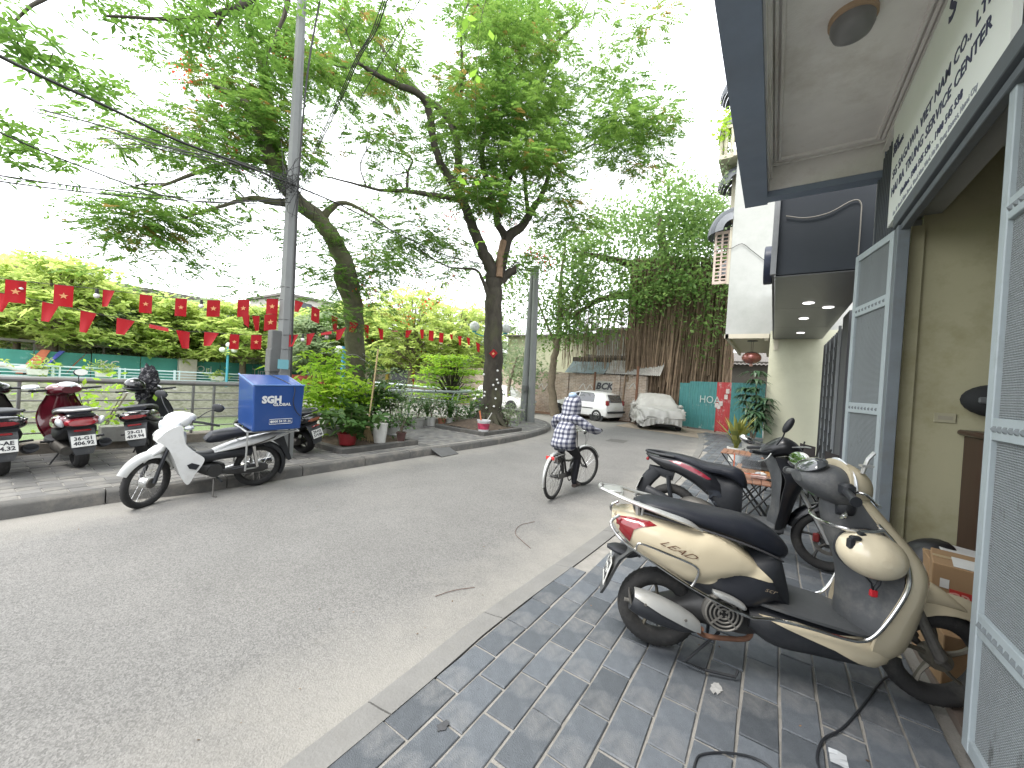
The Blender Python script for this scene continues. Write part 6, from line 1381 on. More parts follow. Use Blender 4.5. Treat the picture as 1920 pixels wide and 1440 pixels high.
FAIR = smooth_poly([(-.318, .752), (-.262, .655), (-.18, .60), (-.08, .55), (.04, .498), (.12, .480), (.195, .488), (.25, .525), (.32, .556), (.40, .562), (.492, .550), (.44, .600), (.38, .645), (.31, .688), (.24, .730), (.16, .754), (.05, .758), (-.08, .768), (-.20, .778), (-.30, .772)], 3)
for s in (-1, 1): fp_ = panel_on(FAIR, [tail, under], 'side_fairing', M_beige, bs, side=s, off=.014, cell=.02, thick=.016); tail = tail if s < 0 else tail
fairL = [o for o in bs.children if o.name.startswith('side_fairing')][0]
# seat with piping edge
b = MB(); b.body([(-.20, .815, .05, .15, -10), (-.12, .828, .075, .23, -6), (.02, .815, .09, .28, -2), (.16, .795, .10, .31, 0), (.30, .775, .12, .31, -2), (.42, .748, .145, .29, -12), (.50, .712, .14, .26, -30), (.56, .672, .10, .20, -50), (.580, .645, .03, .12, -60)], n=24, sub=6); b.build('seat', M_seat, bs)
b = MB(); b.tube([(-.18, -.085, .795), (-.06, -.128, .787), (.14, -.155, .765), (.30, -.156, .733), (.42, -.145, .70), (.50, -.13, .67), (.56, -.1, .64)], .006, 6, smooth=4); b.build('seat_piping', mat('piping', (.05, .05, .055), .5), bs)
# tail lamp wedge
for s in (-1, 1):
    panel_on([(-.318, .745), (-.292, .695), (-.245, .652), (-.222, .635), (-.215, .672), (-.205, .712), (-.16, .735), (-.085, .752), (-.12, .765), (-.22, .768), (-.30, .76)], [tail] + [o for o in bs.children if o.name.startswith('side_fairing')], 'tail_lamp', M_tail, bs, side=s, off=.005, cell=.02)
# silver grab rack
b = MB()
for s in (-1, 1):
    b.tube([(-.395, s * .05, .893), (-.30, s * .105, .876), (-.19, s * .135, .850), (-.05, s * .158, .822), (.07, s * .172, .795), (.145, s * .172, .760)], [.012, .017, .020, .024, .024, .007], 8, smooth=5, squash=.55)
b.tube([(-.395, -.05, .893), (-.405, 0, .895), (-.395, .05, .893)], .012, 8, smooth=3); b.tube([(-.28, -.1, .872), (-.27, 0, .874), (-.28, .1, .872)], .010, 6); b.box((-.33, 0, .885), (.11, .13, .010), bev=.004)
for s in (-1, 1): b.tube([(-.19, s * .10, .85), (-.18, s * .09, .76)], .014, 6); b.tube([(-.155, s * .10, .84), (-.16, s * .09, .76)], .009, 6)
b.build('grab_rack', M_silver, bs)
# rear mudguard with plate
b = MB(); b.loft([np.array([(x - z_ * .0, y * w_, z) for y in (-1, -.5, .5, 1)] + [(x + .016, y * w_ * .9, z - .004) for y in (1, .5, -.5, -1)]) for x, z, w_, z_ in ((-.12, .60, .10, 0), (-.21, .56, .10, 0), (-.27, .50, .10, 0), (-.305, .42, .095, 0), (-.335, .34, .085, 0), (-.365, .27, .06, 0))]); b.build('rear_mudguard', M_greyplast, bs)
b = MB(); b.body([(-.34, .535, .02, .03), (-.29, .53, .045, .10), (-.22, .52, .06, .12), (-.16, .53, .05, .1)], n=12); b.build('plate_lamp', M_plast, bs)
plate(bs, (-.330, 0, .405), radians(17), '29-H1', '613.48')
b = MB(); b.tube([(-.155, -.03, .60), (-.15, -.03, .52)], .008, 6); b.tube([(-.155, -.06, .525), (-.155, .01, .525)], .009, 6); b.build('hook', M_plast, bs)
# chrome guard rails, both sides
for s in (-1, 1):
    b = MB(); b.tube([(-.285, s * .14, .775), (-.325, s * .15, .742), (-.322, s * .165, .705), (-.25, s * .20, .645), (-.08, s * .215, .56), (.11, s * .218, .468), (.30, s * .225, .40), (.385, s * .225, .378), (.45, s * .225, .385), (.52, s * .225, .388), (.65, s * .225, .378), (.80, s * .222, .358), (.865, s * .220, .362), (.905, s * .220, .388), (.945, s * .222, .45), (.985, s * .228, .54), (1.018, s * .23, .63), (1.028, s * .225, .70), (1.018, s * .21, .775), (.975, s * .19, .85), (.925, s * .165, .915)], .0085, 8, smooth=5); b.build('guard_rail', M_chrome, bs)
    b = MB(); b.tube([(-.19, s * .208, .61), (-.188, s * .215, .645), (-.16, s * .22, .66), (-.02, s * .226, .628), (.09, s * .228, .598), (.125, s * .226, .57), (.12, s * .222, .525), (.10, s * .218, .475)], .0065, 7, smooth=5); b.build('guard_loop', M_chrome, bs)
# floorboard and lower body
b = MB(); b.body([(.40, .33, .13, .34, 0, 2.8), (.52, .30, .20, .40, 0, 3), (.70, .292, .195, .41, 0, 3), (.86, .282, .19, .39, 0, 3), (.97, .272, .18, .34, 0, 2.8), (1.04, .28, .14, .26, 0, 2.6), (1.08, .29, .08, .16, 0, 2.6)], n=26, sub=5, ); belly = b.build('belly', M_plast, bs)
panel_on([(.44, .372), (.60, .372), (.78, .350), (.90, .352), (.98, .40), (1.06, .36), (1.085, .27), (1.04, .212), (.97, .205), (.87, .235), (.76, .285), (.60, .330)], [belly], 'lower_fairing', M_beige, bs, off=.008, cell=.03)
panel_on([(.44, .372), (.60, .372), (.78, .350), (.90, .352), (.98, .40), (1.06, .36), (1.085, .27), (1.04, .212), (.97, .205), (.87, .235), (.76, .285), (.60, .330)], [belly], 'lower_fairing', M_beige, bs, side=1, off=.008, cell=.04)
b = MB(); b.loft([np.array([(x, -w_, z), (x, w_, z), (x, w_, z + .014), (x, -w_, z + .014)]) for x, z, w_ in ((.42, .415, .15), (.56, .405, .185), (.72, .385, .195), (.86, .365, .19), (.93, .352, .17))]); fl = b.build('floorboard', M_greyplast, bs)
for k in range(6):
    b = MB(); b.box((.56 + .05 * k, 0, .412 - .0062 * k), (.008, .30, .006)); b.build('floor_rib', M_greyplast, fl, smooth=0)
# leg shield: beige outer skin
LS = [(.205, 1.03, .95, .12), (.28, 1.115, .93, .175), (.36, 1.145, .925, .205), (.44, 1.160, .945, .218), (.54, 1.172, .985, .226), (.64, 1.180, 1.022, .226), (.72, 1.165, 1.03, .218), (.80, 1.115, 1.005, .20), (.88, 1.05, .955, .172), (.96, .985, .905, .14), (1.01, .945, .885, .11)]
def shield_ring(z, xf, xe, hw, off=0.0, inner=.014):
    out = []; n = 12
    for i in range(n + 1):
        a = -pi / 2 + pi * i / n; yy = (hw + off) * np.sign(sin(a)) * abs(sin(a)) ** .8; xx = xe + (xf + off - xe) * abs(cos(a)) ** .8; out.append((xx, yy, z))
    inn = [(x - inner if abs(y) < hw * .9 else x - .004, y * (1 - inner / hw * .9), z) for x, y, z in reversed(out)]
    return np.array(out + inn)
Q = catmull(LS, 3); b = MB(); b.loft([shield_ring(*q) for q in Q]); shield = b.build('leg_shield', M_beige, bs)
# inner panel of grey plastic with a knee column
b = MB(); rings = []
IN = [(.35, .93, .86, .16), (.42, .945, .86, .19), (.52, .985, .862, .205), (.60, 1.015, .858, .205), (.70, 1.025, .835, .20), (.78, 1.0, .80, .19), (.86, .965, .775, .165), (.94, .92, .758, .135), (1.0, .89, .765, .10)]
for z, xe, xi, hw in catmull(IN, 3):
    a = [(xe, -hw, z), (xe - .012, -hw * .86, z), (xe - .03, -hw * .66, z), (xe - .05, -hw * .52, z), (xi + .02, -hw * .34, z), (xi, -hw * .15, z)]
    rings.append(np.array(a + [(x, -y, z_) for x, y, z_ in reversed(a)] + [(xe + .01, hw * .6, z), (xe + .01, -hw * .6, z)]))
b.loft(rings); inner = b.build('inner_panel', M_greyplast, bs, smooth=55)
b = MB(); b.lathe([(0, -.008), (.022, -.008), (.024, 0), (0, 0)], 16, c=(.812, -.098, .925), rot=Matrix.Rotation(radians(-65), 3, 'Y')); b.lathe([(0, -.012), (.006, -.012), (.006, 0)], 10, c=(.808, -.100, .925), rot=Matrix.Rotation(radians(-65), 3, 'Y')); b.build('ignition_lock', M_chrome, inner)
b = MB(); b.tube([(.80, .12, .905), (.755, .10, .875), (.74, 0, .865), (.755, -.10, .87), (.80, -.165, .872), (.88, -.19, .88), (.94, -.19, .895)], .009, 8, smooth=5); b.build('hand_rail', M_chrome, bs)
# handlebar cowl
b = MB(); b.body([(.635, 1.085, .05, .12), (.67, 1.075, .11, .20), (.74, 1.065, .17, .27), (.80, 1.06, .20, .28), (.85, 1.05, .19, .25), (.87, 1.045, .15, .2)], n=24, sub=5); cowl = b.build('handlebar_cowl', M_greyplast, bs)
b = MB(); b.body([(.815, 1.092, .20, .285), (.87, 1.08, .19, .28), (.925, 1.06, .15, .22), (.955, 1.045, .08, .12), (.965, 1.04, .02, .04)], n=24, sub=5); b.build('headlight_cowl', M_beige, bs)
b = MB(); b.tube([(.835, -.155, 1.05), (.832, -.13, 1.13), (.825, -.06, 1.178), (.825, 0, 1.19), (.825, .06, 1.178), (.832, .13, 1.13)], .011, 8, smooth=5, squash=.6); b.build('cowl_rim', M_lens, cowl)
b = MB(); b.sphere((.70, 0, 1.15), .1, 18, 8, (.75, .95, .28), rot=Matrix.Rotation(radians(-28), 3, 'Y')); b.build('meter_glass', mat('meter_glass', (.05, .055, .06), .08, var=.2, vs=20, coat=1), cowl)
b = MB(); b.body([(.80, .955, .10, .16, 0), (.83, .97, .14, .2), (.87, .96, .12, .18)], n=16); b.build('steering_neck', M_plast, bs)
for s in (-1, 1):
    b = MB(); b.tube([(.79, s * .13, 1.065), (.765, s * .22, 1.06), (.735, s * .34, 1.05)], [.018, .018, .018], 10, smooth=3); b.lathe([(.0, 0), (.024, 0), (.024, .012), (0, .014)], 14, c=(.733, s * .345, 1.05), axis='Y'); g_ = b.build('grip', M_plast if s < 0 else M_greyplast, bs)
    b = MB(); b.box((.785, s * .17, 1.068), (.055, .07, .065), bev=.014); b.build('switchgear', M_plast, g_)
    b = MB(); b.tube([(.815, s * .17, 1.065), (.845, s * .21, 1.06), (.835, s * .29, 1.045), (.822, s * .345, 1.04)], [.006, .007, .006, .009], 7, smooth=4); b.build('brake_lever', M_chrome, g_)
mirror(bs, (.80, .19, 1.08), (.80, .36, 1.125), .052, (-.9, -.5, .28), shell=M_whpot)
b = MB(); b.tube([(.87, -.12, 1.15), (.88, -.13, 1.21), (.885, -.13, 1.225), (.91, -.13, 1.26)], .009, 6); b.box((.88, -.13, 1.19), (.05, .03, .012)); b.build('mirror_stub', M_silver, bs)
# front mudguard and fork
b = arc_fender(1.30, .243, .30, radians(172), radians(35), .15, peak=.02, crown=.04); ff = b.build('front_mudguard', M_beige, bs)
b = MB(); b.body([(1.155, .535, .09, .14, -40), (1.20, .565, .10, .15, -25), (1.28, .560, .09, .15, 0), (1.37, .52, .05, .12, 25), (1.42, .48, .02, .06, 35)], n=20, sub=5); b.build('mudguard_top', M_beige, bs)
for s in (-1, 1):
    b = MB(); b.tube([(1.145, s * .082, .53), (1.20, s * .088, .405), (1.262, s * .09, .285)], [.022, .024, .026], 10, smooth=3); b.tube([(1.255, s * .09, .275), (1.30, s * .085, .243)], [.022, .014], 8); b.build('fork_leg', M_engine, bs)
b = MB(); b.tube([(1.02, 0, .80), (1.10, 0, .60), (1.15, 0, .53)], .04, 10); b.build('steering_stem', M_plast, bs)
# engine, fan cover, muffler
b = MB(); b.body([(-.05, .235, .10, .14), (.06, .26, .12, .20), (.18, .31, .20, .28), (.28, .33, .24, .34), (.38, .30, .20, .30), (.47, .27, .12, .22)], n=18, sub=4); b.build('engine', M_alloyd, bs)
fc = Vector((.268, -.192, .352)); b = MB(); b.lathe([(0, 0), (.086, 0), (.100, .012), (.102, .03), (0, .03)], 32, c=tuple(fc), axis='Y'); fan = b.build('fan_cover', M_engine, bs)
for k, r in enumerate((.086, .066, .046, .026)):
    b = MB(); b.torus((fc.x, fc.y - .004, fc.z), r, .0048, 32, 6); b.build('fan_ring', mat('fan_alloy', (.22, .21, .19), .5, metal=.5, var=.2), fan)
for k in range(4): a = pi / 4 + k * pi / 2; b = MB(); b.bar((fc.x + .012 * cos(a), fc.y - .004, fc.z + .012 * sin(a)), (fc.x + .09 * cos(a), fc.y - .004, fc.z + .09 * sin(a)), .009, .008); b.build('fan_spoke', MATS['fan_alloy'], fan, smooth=0)
b = MB(); b.lathe([(0, -.002), (.084, -.002), (.084, .0005), (0, .0005)], 30, c=(fc.x, fc.y, fc.z), axis='Y'); b.build('fan_dark', mat('fan_dark', (.012, .012, .012), .9), fan)
b = MB(); b.tube([(.135, -.20, .262), (.06, -.212, .285), (-.05, -.216, .312), (-.15, -.216, .338), (-.195, -.214, .352)], [.035, .058, .068, .066, .058], 16, smooth=4, squash=.92); mf = b.build('muffler', M_plast, bs)
b = MB(); b.lathe([(.052, 0), (.056, -.004), (.03, -.012), (.012, -.014), (0, -.01)], 16, c=(-.197, -.214, .353), rot=Matrix.Rotation(radians(75), 3, 'Y')); b.tube([(-.2, -.214, .338), (-.235, -.214, .34)], .011, 8); b.build('muffler_cap', M_engine, mf)
# heat shield: upper outer quarter of the muffler
def shieldseg(r, a0_, a1, prof):
    rings = []
    for i_, (x, y, z, rr) in enumerate(prof):
        a0 = a0_ + radians(-14 + 10 * i_)
        ring = [(x, y - (rr + r) * cos(a), z + (rr + r) * sin(a)) for a in np.linspace(a0, a1, 9)]; ring += [(x, y - (rr + r - .005) * cos(a), z + (rr + r - .005) * sin(a)) for a in np.linspace(a1, a0, 9)]; rings.append(np.array(ring))
    q = MB(); q.loft(rings); return q
hs_b = shieldseg(.012, radians(2), radians(115), [(.155, -.20, .255, .022), (.12, -.203, .265, .042), (.05, -.212, .287, .058), (-.05, -.216, .312, .067), (-.12, -.216, .330, .064), (-.185, -.214, .350, .050)]); hs_o = hs_b.build('heat_shield', M_silver, mf)
for x, z in ((-.13, .385), (.07, .345)): b = MB(); b.lathe([(0, -.004), (.007, -.004), (.008, 0), (0, 0)], 10, c=(x, -.278, z - .02), axis='Y'); b.build('bolt', M_engine, mf)
b = MB(); b.tube([(.17, -.19, .25), (.16, -.17, .22), (.20, -.15, .195), (.30, -.13, .19), (.42, -.10, .20), (.45, -.06, .26)], .013, 8, smooth=4); b.build('exhaust_pipe', M_rust, bs)
b = MB(); b.tube([(.28, -.1, .20), (.10, -.17, .045), (.20, -.18, .03), (.35, -.17, .022), (.36, -.17, .06)], .008, 6); b.tube([(.28, .1, .2), (.30, .2, .02)], .01, 6); b.build('centre_stand', M_plast, bs)
b = MB(); b.body([(.20, .475, .02, .03), (.24, .462, .032, .05), (.30, .445, .034, .05), (.345, .425, .03, .045), (.36, .418, .01, .02)], n=12, y0=-.225); b.build('passenger_footrest', M_silver, bs)
b = MB(); b.tube([(.19, .19, .47), (.30, .2, .44), (.345, .2, .42)], .016, 8); b.build('passenger_footrest', M_silver, bs)
projected_text('LEAD', .044, mat('lead_ink', (.10, .05, .03), .4, metal=.2, var=0), [fairL], bs, .015, .655, radians(-17), sx=1.7, bold=0, shear=.7)
projected_text('scr', .034, mat('script_gold', (.35, .28, .2), .3, metal=.6, var=0), [bs.children[3]], bs, .475, .515, radians(-8), sx=1.3, off=.016)
# helmet hung from the hook
hm = thing('helmet', 'cream open face helmet hanging on the beige scooter leg shield by its black strap', 'helmet', bs.matrix_basis @ Vector((.905, -.155, .765)), radians(20.2))
hm.location = Matrix.Translation((-.467, 2.417, 0)) @ (Matrix.Rotation(radians(20.2), 4, 'Z') @ Vector((.905, -.165, .765)))
M_helm = mat('cream_gloss', (.62, .55, .40), .22, var=.03, coat=.6, dirt=(.4, .33, .22), dirt_amt=.35, dirt_s=7)
Rh = Matrix.Rotation(radians(14), 3, 'Y')
b = MB(); rings = []
for i in range(13):
    t = i / 12; a = t * radians(108); rr = sin(a); h = cos(a)
    rings.append(np.array([(.142 * rr * cos(q), -.118 * h + .0, .112 * rr * sin(q)) for q in np.arange(28) * 2 * pi / 28]))
b.loft(rings[1:], cap=False); b.loft([np.array(r_) * .94 for r_ in rings[1:]][::-1], cap=False); b.add([(0, -.118, 0)] + [tuple(p) for p in rings[1]], [(0, 1 + (i + 1) % 28, 1 + i) for i in range(28)]); b.v = [v @ np.array(Rh).T for v in b.v]; b.build('shell', M_helm, hm, fix=False)
b = MB(); b.torus((0, .040, 0), 1, .05, 32, 8); v = b.v[0]; v[:] = v * [.137, .14, .108]; v[:, 1] += .0; b.v = [v @ np.array(Rh).T + [0, .030, 0]]; b.build('rim_band', M_plast, hm)
b = MB(); b.box((-.112, -.05, .055), (.03, .03, .05), bev=.006); b.box((-.098, -.055, .085), (.045, .03, .02), bev=.006); b.box((-.06, -.03, .10), (.03, .03, .014), bev=.004); b.build('visor_clip', M_plast, hm)
b = MB(); b.tube([(-.02, .02, -.10), (.01, 0, -.14), (.02, -.0, -.175)], .009, 6, squash=.5); b.tube([(.06, .02, -.09), (.04, 0, -.14), (.02, 0, -.175)], .009, 6, squash=.5); b.tube([(.10, .03, .08), (.135, 0, .02), (.15, .02, -.05)], .005, 5, smooth=3); b.build('strap', M_plast, hm)
b = MB(); b.box((.022, -.0, -.188), (.032, .02, .036), bev=.005); b.build('buckle', mat('buckle_red', (.5, .02, .03), .4, var=0), hm)

# ------------------------------------------------------------------ black scooter with red stripe, right
M_blk = mat('satin_black_paint', (.010, .011, .014), .3, var=.1, vs=4, coat=.2, dirt=(.035, .034, .033), dirt_amt=.4, dirt_s=5)
M_redst = mat('red_stripe', (.18, .010, .024), .3, var=0, coat=.5)
ks = thing('scooter', 'black sport scooter with a red tail stripe parked by the wooden tables', 'scooter', (-.86, 4.30, 0), atan2(.10, 1.31))
wheel(ks, .05, .275, .262, .05, 'cast5', M_alloyd); wheel(ks, 1.33, .275, .268, .042, 'cast5', M_alloyd)
b = MB(); b.body([(-.235, .82, .02, .06, -10), (-.17, .785, .07, .14), (-.05, .755, .13, .2), (.10, .735, .17, .26), (.25, .69, .22, .30), (.38, .62, .26, .31), (.48, .56, .24, .28), (.56, .50, .20, .24), (.64, .44, .18, .2), (.66, .40, .12, .16)], n=22, sub=6); kt = b.build('tail_fairing', M_blk, ks)
b = MB(); b.body([(.40, .60, .3, .26), (.50, .52, .36, .28), (.60, .50, .38, .26), (.67, .50, .30, .2)], n=18, sub=4); b.build('underseat_cover', M_plast, ks)
b = MB(); b.body([(-.10, .825, .03, .12, -6), (.05, .83, .05, .18), (.2, .80, .08, .24), (.35, .765, .09, .27), (.50, .755, .10, .27), (.60, .735, .13, .26), (.67, .69, .14, .22), (.70, .65, .06, .14)], n=20, sub=5); b.build('seat', M_seat, ks)
for s in (-1, 1):
    panel_on([(.00, .79), (.10, .795), (.22, .765), (.32, .725), (.40, .675), (.37, .668), (.28, .70), (.18, .735), (.08, .765)], [kt], 'red_stripe', M_redst, ks, side=s, off=.004, cell=.03)
    panel_on([(.35, .56), (.47, .58), (.52, .50), (.56, .42), (.52, .36), (.44, .44), (.37, .50)], [kt], 'side_inset', mat('inset_dark', (.03, .035, .045), .25, var=0, coat=.5), ks, side=s, off=.006, cell=.04)
b = MB()
for s in (-1, 1): b.tube([(-.235, s * .03, .848), (-.12, s * .09, .842), (.05, s * .11, .835)], [.012, .015, .01], 7, smooth=3)
b.tube([(-.235, -.03, .848), (-.24, 0, .848), (-.235, .03, .848)], .012, 6); b.build('grab_rail', M_plast, ks)
b = MB(); b.box((-.215, 0, .765), (.03, .1, .035), bev=.008); b.build('tail_lamp', M_tail, ks)
b = MB(); b.tube([(-.20, 0, .66), (-.10, 0, .65), (.05, 0, .62)], [.03, .035, .04], 8, squash=1.4); b.tube([(-.12, 0, .65), (-.20, 0, .55), (-.25, 0, .45), (-.285, 0, .35)], [.045, .045, .04, .025], 8, smooth=3, squash=1.5); b.build('rear_mudguard', M_plast, ks)
plate(ks, (-.285, 0, .50), radians(20), '29-D1', '884.37')
b = MB(); b.tube([(.07, -.11, .28), (.02, -.12, .56), (.01, -.12, .64)], .022, 8); b.build('shock_absorber', M_plast, ks)
b = MB(); b.body([(.10, .33, .12, .12), (.20, .37, .16, .16), (.32, .36, .18, .22), (.45, .32, .16, .22)], n=14, y0=-.08); b.build('engine', M_engine, ks)
b = MB(); b.tube([(.30, -.15, .27), (.10, -.17, .36), (-.10, -.17, .44), (-.19, -.17, .475)], [.03, .05, .052, .045], 12, smooth=3); b.build('muffler', M_plast, ks)
b = MB(); b.body([(.60, .33, .07, .24), (.75, .31, .09, .32), (.90, .31, .1, .32), (1.0, .33, .12, .28)], n=18, sub=4); b.build('floorboard', M_greyplast, ks)
Lk = [(.27, 1.0, .93, .13), (.36, 1.03, .93, .17), (.50, 1.06, .95, .19), (.65, 1.10, .965, .20), (.76, 1.15, .98, .20), (.82, 1.16, .965, .19), (.88, 1.10, .93, .16), (.96, 1.03, .90, .12)]
b = MB(); b.loft([shield_ring(*q) for q in catmull(Lk, 3)]); b.build('leg_shield', M_blk, ks)
b = MB(); rings = []
for z, xe, xi, hw in catmull([(.34, .94, .87, .13), (.5, .95, .90, .16), (.65, .95, .90, .17), (.78, .955, .88, .16), (.9, .93, .83, .12), (1.0, .86, .79, .07), (1.06, .86, .80, .06)], 3):
    a = [(xe, -hw, z), (xe - .02, -hw * .8, z), (xi + .02, -hw * .45, z), (xi, -hw * .2, z)]; rings.append(np.array(a + [(x, -y, z_) for x, y, z_ in reversed(a)] + [(xe + .01, hw * .6, z), (xe + .01, -hw * .6, z)]))
b.loft(rings); b.build('inner_panel', M_greyplast, ks, smooth=55)
b = MB(); b.body([(.80, .98, .06, .12, 30), (.88, 1.02, .14, .22, 20), (.97, 1.06, .17, .26, 10), (1.06, 1.03, .14, .22), (1.12, .99, .06, .12)], n=20, sub=5); kc = b.build('handlebar_cowl', M_blk, ks)
b = MB(); b.body([(.92, .90, .10, .22), (1.04, .90, .14, .26), (1.14, .84, .12, .24), (1.22, .77, .06, .12)], n=18, sub=4); b.build('front_cowl', M_blk, ks)
for s in (-1, 1):
    b = MB(); b.tube([(.90, s * .10, 1.02), (.80, s * .22, 1.00), (.70, s * .36, .965 if s > 0 else 1.02)], .016, 9, smooth=3); g_ = b.build('grip', M_plast, ks)
    b = MB(); b.tube([(.86, s * .2, 1.0), (.82, s * .28, .955), (.76, s * .36, .94)], .006, 6, smooth=3); b.build('brake_lever', M_silver, g_)
b = MB(); b.tube([(.88, .16, 1.02), (.80, .24, 1.03), (.71, .34, 1.035)], .006, 6, smooth=3); st = b.build('mirror_arm', M_plast, ks); b = MB(); b.sphere((.69, .35, 1.05), .065, 16, 8, (1.2, .5, .62), rot=Matrix.Rotation(.4, 3, 'Y')); b.build('mirror_shell', M_chrome, st)
b = MB(); b.tube([(.90, -.16, 1.08), (.935, -.22, 1.16), (.945, -.25, 1.22)], .006, 6, smooth=3); st = b.build('mirror_arm', M_plast, ks)
b = MB(); b.sphere((.965, -.26, 1.27), .075, 16, 10, (.42, .42, 1.0), rot=Matrix.Rotation(.45, 3, 'Y')); b.build('mirror_shell', M_plast, st)
b = MB(); b.tube([(1.02, -.12, 1.07), (1.10, -.26, 1.10), (1.12, -.33, 1.105)], .005, 5); b.build('front_lever', M_silver, ks)
b = arc_fender(1.33, .275, .31, radians(165), radians(30), .12, crown=.03, peak=.03); b.build('front_mudguard', M_blk, ks)
for s in (-1, 1): b = MB(); b.tube([(1.10, s * .07, .70), (1.22, s * .078, .48), (1.33, s * .08, .275)], [.016, .017, .022], 8); b.build('fork_leg', M_silver if s < 0 else M_plast, ks)
disc(ks, 1.33, .275, .11, -.055); b = MB(); b.box((1.24, -.062, .30), (.05, .03, .08), bev=.01); b.build('brake_caliper', mat('caliper_red', (.14, .02, .02), .4), ks)
b = MB(); b.box((1.19, -.12, .72), (.05, .004, .07), rot=Matrix.Rotation(.5, 3, 'Y')); b.build('green_sticker', mat('sticker_green', (.12, .35, .08), .5, var=0), ks, smooth=0)
b = MB(); b.box((1.28, -.10, .70), (.07, .004, .05), rot=Matrix.Rotation(.5, 3, 'Y')); b.build('white_sticker', MATS['paper'], ks, smooth=0)
vs_ = thing('face_shield', 'clear curved helmet visor with orange edge resting on the near wooden table', 'visor', on_y(1402, 868, 5.4)); b = MB(); a = np.linspace(-1.0, 1.0, 12)
b.loft([np.array([(.16 * sin(q), -.16 * cos(q) * 1.0, z) for q in a] + [(.157 * sin(q), -.157 * cos(q), z) for q in a[::-1]]) for z in (-.10, -.03, .05, .11)]); mg = mat('visor_clear', (.8, .85, .9), .05, var=0, trans=.9); b.build('visor', mg, vs_)
b = MB(); b.tube([(.16 * sin(q), -.16 * cos(q), -.10) for q in a], .006, 5); b.tube([(.16 * sin(-1.0), -.16 * cos(1.0), z) for z in (-.1, 0, .1)], .008, 5); b.build('edge_trim', mat('orange_trim', (.5, .12, .05), .4), vs_)

